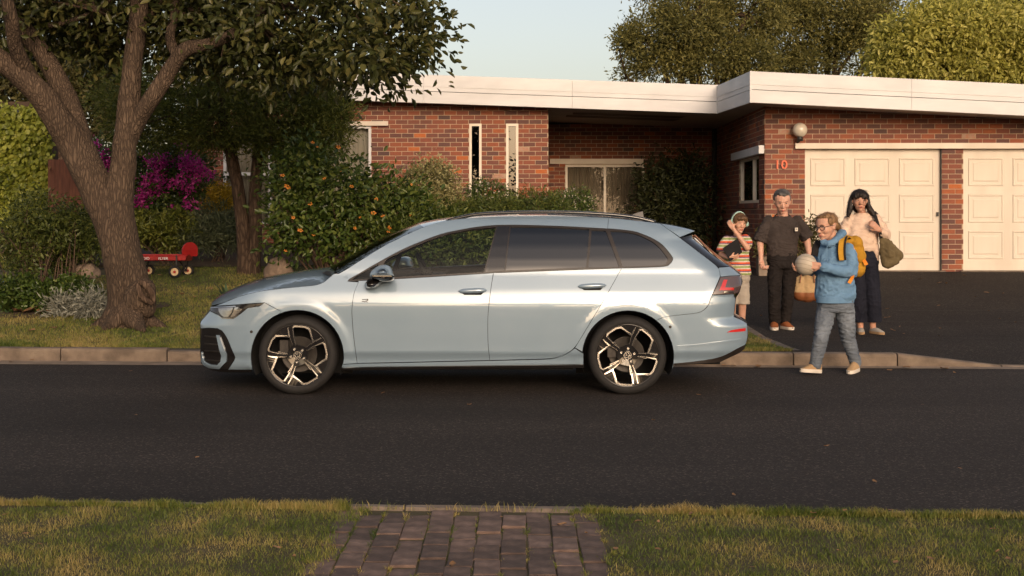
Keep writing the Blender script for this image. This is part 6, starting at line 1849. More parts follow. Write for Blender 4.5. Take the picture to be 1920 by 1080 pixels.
def head(sc_, c, Rm, hx, hz, female=False):
    g = lambda x, y, z: Vector(c) + Rm @ Vector((x * hx, y * hx * 1.22, z * hz))
    e = lambda x, y, z, rx, ry, rz: sc_.ell(g(x, y, z), (rx * hx, ry * hx * 1.22, rz * hz), Rm)
    e(0, -.10, .28, 1.0, 1.0, .72); e(0, .12, -.05, .90, .84, .70); e(0, .30, -.48, .66, .56, .48); e(0, .62, -.80, .30, .26, .20)
    e(-.42, .52, -.18, .36, .34, .28); e(.42, .52, -.18, .36, .34, .28); e(0, .66, .26, .62, .26, .12); e(0, .78, -.52, .34, .20, .13)
    sc_.cap(g(0, .86, .14), .075 * hx, g(0, 1.10, -.20), .14 * hx, 10); e(-.10, .98, -.24, .12, .12, .08); e(.10, .98, -.24, .12, .12, .08)
    for s_ in (-1, 1): e(s_ * 1.0, -.02, -.02, .10, .22, .24)
    return g
def face(par, g, Rm, hx, hz, brow, lip='lip', look=0.):
    for s_ in (-1, 1):
        mb = MB(); mb.ball(g(s_ * .38, .83, .10), (.13 * hx, .07 * hx, .036 * hz), 12, 8, rot=Rm); ey = mb.build('eye', M['eye_w'], par, smooth=True)
        mb = MB(); mb.ball(g(s_ * .38 + look, .885, .10), (.072 * hx, .035 * hx, .036 * hz), 10, 8, rot=Rm); mb.build('iris', M['eye_d'], ey, smooth=True)
        mb = MB(); limb(mb, [g(s_ * .16, .98, .26), g(s_ * .38, .96, .31), g(s_ * .60, .80, .25)], [.022 * hx, .030 * hx, .015 * hx], 6, 4); mb.build('eyebrow', M[brow], par, smooth=True)
        mb = MB(); limb(mb, [g(s_ * .22, .90, .13), g(s_ * .38, .93, .17), g(s_ * .56, .82, .12)], [.010 * hx, .014 * hx, .008 * hx], 6, 4); mb.build('eyelid', M[brow], par, smooth=True)
    mb = MB(); mb.ball(g(0, 1.0, -.50), (.24 * hx, .07 * hx, .035 * hz), 12, 8, rot=Rm); mb.ball(g(0, .985, -.57), (.20 * hx, .07 * hx, .035 * hz), 12, 8, rot=Rm); mb.build('mouth', M[lip], par, smooth=True)

def shoe(par, heel, toe, upper, sole, w=.045, hgt=.075, sole_h=.022, name='shoe', open_=.35):
    """heel and toe are ground points"""
    h, t = Vector(heel), Vector(toe); d = (t - h).normalized(); L_ = (t - h).length; sd = d.cross(Vector((0, 0, 1))).normalized(); up = sd.cross(d).normalized()
    N_ = 14; K = 14
    def sec(i):
        s = i / N_; wid = w * (.62 + .38 * math.sin(math.pi * min(1, s * .62 + .28))) * (1 if s < .8 else math.sqrt(max(.03, 1 - ((s - .8) / .21) ** 2))) * (1 if s > .08 else .82 + s * 2)
        top = hgt * (1 if s < open_ else max(.42, 1 - (s - open_) * 1.15)) * (1 if s < .86 else math.sqrt(max(.04, 1 - ((s - .86) / .15) ** 2)) * .9 + .1)
        return s, wid, top
    vs, fs, vs2, fs2 = [], [], [], []
    for i in range(N_ + 1):
        s, wid, top = sec(i)
        c = h + d * L_ * s
        for k in range(K):
            a = math.pi * k / (K - 1)
            vs.append(c + sd * wid * .94 * math.cos(a) * (1 - .25 * math.sin(a) ** 3) + up * (sole_h + (top - sole_h) * abs(math.sin(a)) ** .7))
        for (x, z) in ((-1, 0), (-1.04, sole_h * .5), (-1.0, sole_h + .004), (1.0, sole_h + .004), (1.04, sole_h * .5), (1, 0)): vs2.append(c + sd * wid * x + up * z)
    for i in range(N_):
        for k in range(K - 1): fs.append((i * K + k, (i + 1) * K + k, (i + 1) * K + k + 1, i * K + k + 1))
        for k in range(6): fs2.append((i * 6 + k, i * 6 + (k + 1) % 6, (i + 1) * 6 + (k + 1) % 6, (i + 1) * 6 + k))
    fs.append(tuple(range(K))); fs.append(tuple(reversed(range(N_ * K, N_ * K + K)))); fs2.append(tuple(reversed(range(6)))); fs2.append(tuple(range(N_ * 6, N_ * 6 + 6)))
    o = add(name, vs, fs, M[upper], par, smooth=True); add('sole', vs2, fs2, M[sole], o, smooth=False)
    return o
def ribbon(mb, pts, wid, side, th=.004, n=6):
    """flat strap along pts; side: vector across the strap"""
    p = catmull(pts, n); a, b = [], []
    for i, q in enumerate(p):
        t = (p[min(i + 1, len(p) - 1)] - p[max(i - 1, 0)]).normalized(); s_ = Vector(side); s_ = (s_ - t * s_.dot(t)).normalized(); nn = t.cross(s_) * th
        a.append([q - s_ * wid / 2 - nn, q + s_ * wid / 2 - nn, q + s_ * wid / 2 + nn, q - s_ * wid / 2 + nn])
    vs = [v for r in a for v in r]; fs = []
    for i in range(len(p) - 1): fs += [(4 * i + k, 4 * i + (k + 1) % 4, 4 * i + 4 + (k + 1) % 4, 4 * i + 4 + k) for k in range(4)]
    fs += [(3, 2, 1, 0), tuple(4 * (len(p) - 1) + k for k in range(4))]
    mb.raw(vs, fs)
def torso(sc_, pts):
    """stack of flattened ellipses lofted: (centre, half width, half depth)"""
    K = 22; vs, fs = [], []
    for c, a, b in pts:
        for k in range(K):
            t = 2 * math.pi * k / K; x, y = math.cos(t), math.sin(t); x = math.copysign(abs(x) ** .85, x); y = math.copysign(abs(y) ** .85, y)
            vs.append(Vector(c) + Vector((a * x, b * y, 0)))
    for i in range(len(pts) - 1):
        for k in range(K): fs.append((i * K + k, i * K + (k + 1) % K, (i + 1) * K + (k + 1) % K, (i + 1) * K + k))
    fs.append(tuple(reversed(range(K)))); fs.append(tuple(range((len(pts) - 1) * K, len(pts) * K)))
    sc_.raw(vs, fs)

# ---------------------------------------------------------------- man
MD = 15.5; J = lambda u, v, dd=0.: P(u, v, MD + dd); k_ = MD / F
gz = drive_z(MD) + .004
man = empty('person', (J(1466, 600).x, MD, gz), label='person in charcoal pocket t-shirt and black jeans walking with head bowed', cat='person')
b = Sculpt()
Rm = frame_((-.08, -1, -.38)); hc = J(1466.5, 378, -.03)
g = head(b, hc, Rm, .098, .135)
b.cap(J(1467, 392, .05), .060, J(1467.5, 408, .06), .066)
torso(b, [(J(1467, 412, .05), .10, .08), (J(1468, 430, .05), .14, .09), (J(1467, 470, .05), .13, .09), (J(1467, 490, .05), .13, .09)])
b.chain([J(1447, 422, .05), J(1425, 452, .03), J(1427, 486, -.04)], [.034, .045, .029]); hand(b, J(1427.3, 488, -.05), (.10, -.35, -1), (.6, -1, 0), 1.15, 1.12, 1)
b.chain([J(1489, 422, .05), J(1513, 450, .06), J(1519, 486, .0)], [.034, .045, .029]); hand(b, J(1519.3, 488, -.01), (-.1, -.15, -1), (-1, -.2, 0), 1.1, 1.12, -1)
b.chain([J(1454, 485, .05), J(1452, 548, .0), J(1452, 606, .02)], [.07, .048, .034]); b.chain([J(1481, 485, .05), J(1478, 546, .0), J(1473, 604, .06)], [.07, .048, .034])
body = remesh(b, 'body', M['skin_a'], man, .0065, 2)
face(man, g, Rm, .098, .135, 'hair_grey')
s = Sculpt()                                              # hair: cap over skull, short sides, small quiff
e = lambda x, y, z, rx, ry, rz: s.ell(g(x, y, z), (rx * .098, ry * .12, rz * .135), Rm)
e(0, -.26, .46, 1.02, .92, .60); e(0, .28, .84, .66, .42, .18); e(-.1, .60, .80, .26, .16, .12); e(-.93, -.15, .22, .12, .40, .34); e(.93, -.15, .22, .12, .40, .34); e(0, -.75, -.05, .85, .34, .55)
strands(man, remesh(s, 'hair', M['hair_grey'], man, .006, 2, (.008, 38, 38, .5)), 700, .03, 'hair_grey', .6)
s = Sculpt()
torso(s, [(J(1467, 406, .05), .085, .075), (J(1467, 411, .05), .155, .098), (J(1468, 419, .05), .195, .11), (J(1468, 434, .04), .203, .120), (J(1466, 452, .03), .190, .122), (J(1466, 468, .03), .180, .122), (J(1466, 481, .03), .176, .118)])
s.chain([J(1441, 415, .05), J(1432, 432, .04), J(1424.5, 453, .03)], [.068, .074, .082], flat=True); s.chain([J(1495, 415, .05), J(1505, 430, .05), J(1514.5, 447, .05)], [.068, .074, .080], flat=True)
tee = remesh(s, 't_shirt', M['tee'], man, .007, 3, (.013, 8, 10, .65), cut=[(J(1424, 452, .03), Vector((-.25, 0, -1))), ] if False else None)
mb = MB(); mb.tube([J(1486, 425, -.105), J(1486.3, 437, -.108), J(1492.5, 439.5, -.108), J(1498.5, 437, -.098), J(1499, 425, -.094)], .0022, 5); mb.build('pocket_seam', M['tee'], tee)
mb = MB(); mb.box(J(1493.2, 430.2, -.112), (.017, .003, .021)); lb = mb.build('pocket_label', M['sole'], tee)
mb = MB(); limb(mb, [J(1492.6, 431, -.117), J(1492.8, 429.3, -.117), J(1494.0, 429.3, -.117), J(1494.2, 431, -.117)], [.0025] * 4, 5, 3); mb.build('label_mark', M['denim_black'], tee)
mb = MB(); ring = [J(1467 + 14.5 * math.cos(a), 406 + 5.8 * math.sin(a), .045 - .075 * math.sin(a)) for a in np.linspace(0, 2 * math.pi, 25)]; mb.tube(ring, .0085, 6, False); mb.build('collar', M['tee'], tee, smooth=True)
s = Sculpt()
torso(s, [(J(1466, 474, .03), .168, .118), (J(1466, 486, .03), .182, .128), (J(1467, 497, .03), .180, .125), (J(1467, 503, .03), .165, .11)])
s.chain([J(1453.5, 492, .03), J(1452, 525, .0), J(1451.5, 552, -.03), J(1452, 580, .0), J(1452.5, 602, .02)], [.090, .084, .072, .070, .068])
s.chain([J(1481, 492, .03), J(1479, 525, .02), J(1477.5, 550, .0), J(1475, 578, .04), J(1472.5, 600, .06)], [.090, .082, .071, .067, .066])
remesh(s, 'jeans', M['denim_black'], man, .0075, 2, (.012, 9, 20, .7))
shoe(man, (J(1452, 600).x + .01, MD + .07, gz + .002), (J(1446, 600).x, MD - .20, gz + .002), 'suede', 'sole', .052, .10, .03)
shoe(man, (J(1471, 600).x, MD + .10, gz + .002), (J(1481, 600).x, MD - .15, gz + .002), 'suede', 'sole', .052, .10, .03)
# duffel bag in his hand
bag = empty('duffel_bag', J(1514, 560, .05), label='sand canvas duffel bag with brown leather base carried beside the black jeans', cat='bag')
s = Sculpt(); 
for (du, r_) in ((-13, .10), (0, .115), (13, .10)): s.cap(J(1514 + du, 545, .05), r_, J(1514 + du, 528, .05), r_ * .7)
main = remesh(s, 'bag_body', M['duffel'], bag, .009, 4, (.014, 11, 11, .5))
s = Sculpt()
for (du, r_) in ((-13, .104), (0, .119), (13, .104)): s.cap(J(1514 + du, 549, .05), r_, J(1514 + du, 547, .05), r_)
remesh(s, 'bag_base', M['leather'], bag, .009, 3, cut=[(J(1514, 548), Vector((0, 0, 1)))])
mb = MB()
for dd in (-.05, .15): ribbon(mb, [J(1500, 530, dd), J(1504, 508, dd * .5 + .03), J(1517, 497, .03), J(1524, 508, dd * .5 + .03), J(1527, 530, dd)], .03, (0, 1, 0))
mb.build('handle', M['leather'], bag)

# ---------------------------------------------------------------- woman
WD_ = 15.0; J = lambda u, v, dd=0.: P(u, v, WD_ + dd)
gz = drive_z(WD_) + .004
wom = empty('person', (J(1622, 600).x, WD_, gz), label='person with long black hair and fringe in a peach jumper and navy trousers', cat='person')
b = Sculpt(); Rm = frame_((-.16, -1, -.05)); hc = J(1612, 377, -.02)
g = head(b, hc, Rm, .086, .122)
b.cap(J(1614, 390, .05), .048, J(1617, 406, .06), .055)
torso(b, [(J(1617, 408, .05), .09, .07), (J(1617, 425, .05), .14, .10), (J(1616, 465, .05), .13, .10), (J(1617, 485, .05), .14, .11)])
b.chain([J(1592, 413, .04), J(1580, 450, .02), J(1584, 485, -.05)], [.045, .038, .025]); hand(b, J(1584, 487, -.05), (0, -.1, -1), (1, 0, 0), .5, .95, 1)
b.chain([J(1643, 412, .05), J(1661, 444, -.02), J(1648, 431, -.17)], [.045, .04, .027]); hand(b, J(1647.5, 430.5, -.18), (-.75, -.2, .65), (-.2, 1, .1), .9, 1.0, 1)
b.chain([J(1606, 482, .05), J(1610, 545, .02), J(1613.5, 618, .04)], [.08, .055, .034]); b.chain([J(1630, 482, .05), J(1634, 545, .0), J(1637, 618, .02)], [.08, .055, .034])
remesh(b, 'body', M['skin_c'], wom, .0065, 2)
face(wom, g, Rm, .086, .122, 'hair_black', look=-.05)
s = Sculpt(); e = lambda x, y, z, rx, ry, rz: s.ell(g(x, y, z), (rx * .086, ry * .105, rz * .122), Rm)
e(0, -.25, .42, 1.14, 1.02, .72); e(0, .62, .60, .84, .38, .30); e(-.45, .78, .42, .40, .16, .20); e(.40, .78, .42, .40, .16, .20); e(0, -.8, -.3, 1.0, .42, .9)
for (pts, r_) in (([(.95, -.1, .5), (1.12, -.1, -.1), (1.25, .05, -.8), (1.55, .2, -1.35)], (.26, .34, .34, .18)), ([(1.0, -.4, .3), (1.2, -.5, -.5), (1.5, -.4, -1.3)], (.3, .36, .25)),
                  ([(-.95, -.1, .5), (-1.08, -.1, -.1), (-1.25, .0, -.7), (-1.75, .05, -1.25), (-2.25, .1, -1.6)], (.26, .30, .30, .20, .06)), ([(-1.0, -.4, .3), (-1.15, -.5, -.5), (-1.5, -.3, -1.25)], (.3, .36, .2)), ([(-1.2, -.1, -.4), (-1.8, 0, -.95), (-2.4, .1, -1.25)], (.2, .12, .04))):
    s.chain([g(*p) for p in pts], [q * .086 for q in r_], 10)
strands(wom, remesh(s, 'hair', M['hair_black'], wom, .006, 2, (.009, 45, 14, .6)), 1100, .08, 'hair_black', .4)
mb = MB(); mb.ball(g(.98, .22, -.40), .008, 8, 6); mb.build('earring', M['chrome'], wom, smooth=True)
s = Sculpt()
torso(s, [(J(1616, 400, .05), .072, .065), (J(1617, 405, .05), .125, .085), (J(1617, 413, .05), .165, .10), (J(1617, 430, .03), .182, .12), (J(1616, 448, .02), .182, .128), (J(1616, 462, .02), .176, .125), (J(1617, 470, .02), .168, .12)])
s.chain([J(1594, 412, .05), J(1584, 430, .04), J(1580, 450, .02), J(1583, 474, -.03)], [.066, .070, .064, .048])
s.chain([J(1641, 412, .05), J(1652, 426, .02), J(1661, 442, -.03), J(1653, 436, -.12)], [.066, .070, .060, .046])
s.chain([J(1640, 462, -.02), J(1643, 476, -.04), J(1645, 485, -.04)], [.045, .040, .02])
jm = remesh(s, 'jumper', M['jumper'], wom, .008, 3, (.018, 7, 8, .55))
mb = MB(); ring = [J(1615.5 + 12.5 * math.cos(a), 401 + 4 * math.sin(a), .045 - .07 * math.sin(a)) for a in np.linspace(0, 2 * math.pi, 25)]; mb.tube(ring, .010, 6, False); mb.build('collar', M['jumper'], jm, smooth=True)
s = Sculpt()
torso(s, [(J(1617, 463, .03), .150, .108), (J(1617, 478, .03), .172, .122), (J(1618, 492, .03), .182, .128), (J(1619, 502, .03), .165, .11)])
s.chain([J(1606, 492, .03), J(1607, 530, .01), J(1610, 560, .0), J(1613, 598, .04)], [.098, .092, .086, .086]); s.chain([J(1631, 492, .03), J(1634, 530, .0), J(1637, 562, -.02), J(1638.5, 598, .02)], [.098, .094, .088, .088])
remesh(s, 'trousers', M['navy'], wom, .0075, 2, (.012, 9, 9, .6), cut=[(J(1620, 604), Vector((0, 0, -1)))])
shoe(wom, (J(1617, 600).x, WD_ + .09, gz + .002), (J(1609, 600).x, WD_ - .15, gz + .002), 'grey_shoe', 'sole_tan', .044, .07, .024, open_=.5)
shoe(wom, (J(1636, 600).x, WD_ + .05, gz + .002), (J(1649, 600).x, WD_ - .17, gz + .002), 'grey_shoe', 'sole_tan', .044, .07, .024, open_=.5)
tote = empty('tote_bag', J(1665, 500, -.05), label='olive canvas tote bag hanging from the shoulder of the peach jumper', cat='bag')
vs = [J(1646, 438, -.10), J(1652, 438, -.16), J(1678, 455, -.20), J(1695, 478, -.16), J(1694, 483, -.10), J(1684, 496, -.06), J(1661, 506, -.08), J(1654, 501, -.14), J(1649, 470, -.14)]
s = Sculpt(); ctr = J(1668, 477, -.10)
s.chain([J(1652, 446, -.10), J(1664, 458, -.10), J(1682, 478, -.10)], [.025, .055, .06]); s.chain([J(1655, 452, -.10), J(1659, 480, -.10), J(1664, 494, -.10)], [.03, .055, .06]); s.chain([J(1664, 493, -.10), J(1675, 488, -.10), J(1683, 479, -.10)], [.06, .068, .058]); s.cap(ctr, .08, J(1664, 465, -.1), .06)
tb = remesh(s, 'bag_body', M['olive'], tote, .009, 3, (.018, 10, 10, .5))
mb = MB(); ribbon(mb, [J(1652, 447, -.12), J(1649, 432, -.175), J(1644, 414, -.12), J(1639, 400, -.03), J(1640, 398, .07), J(1646, 412, .16), J(1652, 440, .03)], .038, (1, -.1, .2)); mb.build('strap', M['webbing'], tote)

# ---------------------------------------------------------------- girl
GD = 11.72; J = lambda u, v, dd=0.: P(u, v, GD + dd)
girl = empty('person', (J(1562, 700).x, GD, .004), label='person in glasses and a blue hoodie stepping off the kerb with a ball', cat='person')
b = Sculpt(); Rm = frame_((-.80, -.62, -.20)); hc = J(1549, 425, -.02)
g = head(b, hc, Rm, .086, .122)
b.cap(J(1556, 438, .04), .055, J(1562, 456, .06), .062)
torso(b, [(J(1563, 458, .05), .09, .08), (J(1565, 480, .05), .14, .11), (J(1566, 540, .05), .15, .12), (J(1567, 570, .05), .15, .12)])
b.chain([J(1592, 470, -.02), J(1597, 510, -.06), J(1540, 499, -.20)], [.055, .045, .028]); hand(b, J(1538, 498.5, -.20), (-1, .25, .06), (-.2, 1, 0), .35, .92, 1)
b.chain([J(1537, 470, .12), J(1522, 508, .10), J(1506, 506, -.03)], [.055, .042, .028]); hand(b, J(1505, 506, -.04), (-.9, -.35, .1), (.4, -.6, .8), .55, .92, -1)
b.chain([J(1548, 575, .04), J(1541, 630, -.06), J(1530, 688, -.04)], [.07, .048, .036]); b.chain([J(1582, 575, .04), J(1590, 634, .07), J(1603, 682, .10)], [.07, .048, .036])
remesh(b, 'body', M['skin_b'], girl, .0065, 2)
face(girl, g, Rm, .086, .122, 'hair_brown', look=.05)
s = Sculpt(); e = lambda x, y, z, rx, ry, rz: s.ell(g(x, y, z), (rx * .086, ry * .105, rz * .122), Rm)
e(0, -.26, .46, 1.03, .96, .58); e(0, .30, .80, .66, .36, .18); e(-.88, .10, .42, .16, .40, .30); e(.88, .10, .42, .16, .40, .30); e(0, -.85, .1, .72, .32, .55)
s.chain([g(.1, -1.1, .05), g(.1, -1.6, -.25), g(.15, -2.05, -.75)], [.035, .032, .016], 10);
strands(girl, remesh(s, 'hair', M['hair_blond'], girl, .0055, 2, (.006, 45, 30, .6)), 700, .05, 'hair_blond', .25)
mb = MB()
for s_ in (-1, 1):
    c = (s_ * .40, .98, .06); ring = [g(c[0] + .27 * math.cos(a), c[1] - .10 * abs(math.cos(a)) * (1 if s_ * math.cos(a) > 0 else 0), c[2] + .17 * math.sin(a)) for a in np.linspace(0, 2 * math.pi, 21)]
    mb.tube(ring, .0032, 6, False); mb.tube([g(s_ * .66, .86, .12), g(s_ * 1.02, .40, .16), g(s_ * 1.05, -.05, .12)], .003, 6)
mb.tube([g(-.14, 1.02, .10), g(.14, 1.02, .10)], .003, 6); mb.build('glasses', M['gloss_black'], girl, smooth=True)
s = Sculpt()
torso(s, [(J(1561, 452, .07), .075, .075), (J(1563, 458, .06), .118, .095), (J(1564, 466, .05), .148, .11), (J(1564, 485, .03), .158, .125), (J(1564, 510, .02), .162, .132), (J(1566, 540, .02), .174, .138), (J(1566, 557, .02), .178, .138), (J(1566, 565, .02), .160, .122)])
s.chain([J(1590, 469, -.02), J(1596, 488, -.06), J(1597, 510, -.09), J(1570, 508, -.17), J(1544, 500, -.20)], [.060, .058, .052, .048, .036])
s.chain([J(1539, 470, .12), J(1527, 490, .11), J(1522, 507, .09), J(1509, 506, -.01)], [.058, .052, .046, .034])
# hood folded round the neck
s.chain([J(1543, 455, -.06), J(1556, 458, -.10), J(1570, 448, -.06), J(1579, 438, .05), J(1576, 440, .16), J(1560, 448, .2)], [.020, .024, .030, .036, .036, .03])
hd = remesh(s, 'hoodie', M['hoodie'], girl, .0075, 3, (.018, 8, 10, .6))
mb = MB()
ring = [J(1566 + 34.5 * math.cos(a), 561 + 2.2 * math.sin(a), .02 - .145 * math.sin(a)) for a in np.linspace(0, 2 * math.pi, 41)]
ribbon(mb, ring[:-1] + [ring[0]], .055, (0, 0, 1), .006, 2); mb.build('waistband', M['hoodie'], hd)
for du in (0, 9):
    mb = MB(); mb.tube(catmull([J(1551 + du, 461, -.13), J(1550 + du, 475, -.145), J(1551 + du, 490, -.15)], 5), .004, 6); mb.build('drawstring', M['hoodie'], hd)
s = Sculpt()
torso(s, [(J(1566, 558, .03), .155, .12), (J(1566, 572, .03), .164, .125), (J(1566, 584, .03), .152, .112)])
s.chain([J(1550, 580, .03), J(1545, 605, -.03), J(1540, 632, -.07), J(1534, 660, -.06), J(1528.5, 684, -.04)], [.088, .078, .064, .056, .050])
s.chain([J(1583, 580, .03), J(1587, 606, .05), J(1590, 634, .07), J(1598, 660, .09), J(1604, 679, .10)], [.090, .078, .064, .055, .049])
remesh(s, 'jeans', M['jeans'], girl, .007, 2, (.012, 9, 26, .75))
shoe(girl, (J(1536, 703).x, GD - .02, .012), (J(1496, 703).x, GD - .10, .03), 'canvas', 'sole', .043, .095, .028)
shoe(girl, (J(1612, 700).x, GD + .12, .014), (J(1588, 700).x, GD - .07, .006), 'canvas', 'sole', .043, .095, .028)
# ball
bc = J(1511, 496, -.10)
ball = empty('ball', bc, label='off white panelled leather ball held in both hands', cat='ball')
mb = MB(); mb.ball(bc, .0985, 32, 22); bb_ = mb.build('ball_skin', M['ball'], ball, smooth=True)
M['seamline'] = mat('ball_seam', (.20, .165, .12), (.24, .2, .15), rough=.8)
for ax, offs in ((Vector((.3, .2, 1)), (-.055, -.02, .02, .055)),):
    q_ = ax.normalized().to_track_quat('Z', 'Y').to_matrix()
    for o_ in offs:
        r_ = math.sqrt(.0988 ** 2 - o_ ** 2); mb = MB(); mb.tube([bc + q_ @ Vector((r_ * math.cos(a), r_ * math.sin(a), o_)) for a in np.linspace(0, 2 * math.pi, 41)], .0016, 5, False); mb.build('seam', M['seamline'], ball)
# backpack
bp_ = empty('backpack', J(1600, 515, .15), label='mustard yellow backpack with orange straps on the hoodie wearer\'s back', cat='backpack')
s = Sculpt()
for (u, v, r_) in ((1588, 452, .055), (1604, 456, .065), (1606, 480, .085), (1606, 503, .080), (1596, 503, .08), (1594, 476, .08)): s.ell(J(u, v, .20), (r_, r_ * 1.5, r_ * 1.05))
s.chain([J(1592, 452, .2), J(1606, 458, .2), J(1611, 482, .2), J(1609, 503, .2)], [.05, .06, .062, .058])
pk = remesh(s, 'pack_body', M['mustard'], bp_, .009, 3, (.012, 12, 12, .4))
mb = MB(); ribbon(mb, [J(1590, 447, .12), J(1584, 444, .02), J(1580, 452, -.07), J(1578, 470, -.125), J(1580, 488, -.14)], .066, (1, .1, 0), .007); st = mb.build('shoulder_strap', M['mustard'], bp_)
mb = MB(); ribbon(mb, [J(1594.6, 447, .11), J(1588.6, 444, .01), J(1585, 452, -.085), J(1583.5, 470, -.137), J(1585, 488, -.15)], .016, (1, .1, 0), .006); ribbon(mb, [J(1585.4, 447, .125), J(1578, 444, .02), J(1574, 452, -.07), J(1571, 470, -.12), J(1573, 488, -.135)], .014, (1, .1, 0), .006); mb.build('strap_edging', M['webbing'], st)
mb = MB(); ribbon(mb, [J(1546, 452, .2), J(1537, 454, .10), J(1531, 466, .02), J(1528, 480, .0)], .075, (1, .3, 0), .008); mb.build('shoulder_strap', M['webbing'], bp_, label='black underside of the other shoulder strap')
mb = MB(); ribbon(mb, [J(1601, 505, -.05), J(1598, 520, -.15), J(1592, 531, -.17)], .03, (1, -.2, .4), .003); mb.build('webbing_strap', M['orange'], bp_)
mb = MB(); ribbon(mb, [J(1616, 484, .12), J(1621, 490, .08), J(1625, 497, .06)], .032, (1, -.2, .5), .003); mb.build('webbing_strap', M['orange'], bp_)

# ---------------------------------------------------------------- boy
BD = 15.0; J = lambda u, v, dd=0.: P(u, v, BD + dd)
gz = drive_z(BD) + .004
boy = empty('person', (J(1384, 600).x, BD, gz), label='person in a striped t-shirt and stone shorts behind the car, hand on headphones', cat='person')
b = Sculpt(); Rm = frame_((.30, -1, -.22)); hc = J(1385.5, 418, -.02)
g = head(b, hc, Rm, .078, .112)
b.cap(J(1383, 430, .05), .040, J(1382, 444, .06), .046)
torso(b, [(J(1381, 446, .05), .075, .06), (J(1380, 462, .05), .12, .08), (J(1381, 500, .05), .115, .08), (J(1382, 520, .05), .12, .085)])
b.chain([J(1361, 452, .05), J(1352, 478, .0), J(1368, 484, -.17)], [.038, .033, .022]); hand(b, J(1369, 484, -.18), (.85, .05, .15), (.1, .9, .5), .7, .85, 1)
b.chain([J(1399, 449, .05), J(1401, 465, -.10), J(1375, 429, -.10)], [.038, .035, .022]); hand(b, J(1374.5, 428.5, -.10), (-.45, .35, .8), (.3, 1, -.1), .55, .82, -1)
b.chain([J(1374, 520, .05), J(1373, 568, .02), J(1373, 616, .06)], [.06, .045, .03]); b.chain([J(1391, 520, .05), J(1392, 568, .02), J(1391, 616, .06)], [.06, .048, .032])
remesh(b, 'body', M['skin_b'], boy, .006, 2)
face(boy, g, Rm, .078, .112, 'hair_brown')
s = Sculpt(); e = lambda x, y, z, rx, ry, rz: s.ell(g(x, y, z), (rx * .078, ry * .095, rz * .112), Rm)
e(0, -.18, .45, 1.10, 1.06, .66); e(-.2, .62, .62, .62, .38, .28); e(.35, .60, .60, .50, .36, .24); e(-.85, .35, .35, .24, .4, .4); e(.85, .30, .35, .22, .4, .36); e(0, -.75, .0, .9, .38, .7)
strands(boy, remesh(s, 'hair', M['hair_brown'], boy, .006, 2, (.008, 42, 26, .5)), 700, .045, 'hair_brown', .4)
s = Sculpt()
torso(s, [(J(1382, 442, .06), .060, .055), (J(1381, 446, .05), .105, .075), (J(1381, 452, .05), .14, .085), (J(1380, 468, .04), .150, .098), (J(1381, 490, .04), .148, .104), (J(1383, 508, .04), .150, .106), (J(1384, 515, .04), .148, .104)])
s.chain([J(1363, 450, .05), J(1357, 460, .03), J(1352, 473, .01)], [.050, .056, .060], flat=True); s.chain([J(1397, 448, .05), J(1401, 455, .0), J(1401, 462, -.06)], [.052, .055, .054], flat=True)
remesh(s, 't_shirt', M['stripe'], boy, .007, 3, (.014, 10, 10, .55))
s = Sculpt()
torso(s, [(J(1383, 508, .04), .13, .09), (J(1383, 522, .04), .142, .105), (J(1383, 530, .04), .13, .095)]); s.chain([J(1374, 524, .04), J(1372, 566, .02)], [.082, .080]); s.chain([J(1392, 524, .04), J(1393.5, 566, .02)], [.080, .076])
remesh(s, 'shorts', M['shorts'], boy, .008, 3, (.013, 9, 12, .55), cut=[(J(1384, 570), Vector((0, 0, -1)))])
shoe(boy, (J(1373, 600).x, BD + .12, gz), (J(1370, 600).x, BD - .10, gz), 'grey_shoe', 'sole', .04, .07, .024); shoe(boy, (J(1391, 600).x, BD + .12, gz), (J(1394, 600).x, BD - .10, gz), 'grey_shoe', 'sole', .04, .07, .024)
hp = empty('headphones', g(0, 0, 0), label='mint green headphones on a brown haired head behind the car boot', cat='headphones')
mb = MB(); arc_ = [g(1.22 * math.cos(a), -.12, -.05 + 1.22 * math.sin(a)) for a in np.linspace(0, math.pi, 17)]; ribbon(mb, arc_, .024, Rm @ Vector((0, 1, 0)), .006, 2); mb.build('headband', M['mint'], hp, smooth=True)
for s_ in (-1, 1):
    mb = MB(); ax = Rm @ Vector((s_, 0, 0)); mb.lathe([(-.012, .0), (-.012, .030), (-.004, .036), (.012, .036), (.020, .030), (.022, 0)], g(s_ * 1.22, -.05, -.12), ax, 20); mb.build('ear_cup', M['mint'], hp, smooth=True)
tab = empty('tablet', J(1374, 468, -.16), label='black tablet case hugged against the striped t-shirt', cat='tablet')
pts = [J(1355, 465.5, -.17), J(1383.5, 446.5, -.14), J(1392, 473, -.15), J(1369, 490, -.20)]
mb = MB(); n_ = (pts[1] - pts[0]).cross(pts[3] - pts[0]).normalized(); mb.prism(pts, n_ * .012); cv = mb.build('cover', M['webbing'], tab)
mb = MB(); cpt = sum(pts, Vector()) / 4; mb.prism([cpt + (p - cpt) * .93 + n_ * .0125 for p in pts], n_ * .0015); mb.build('edge_panel', M['black'], tab)

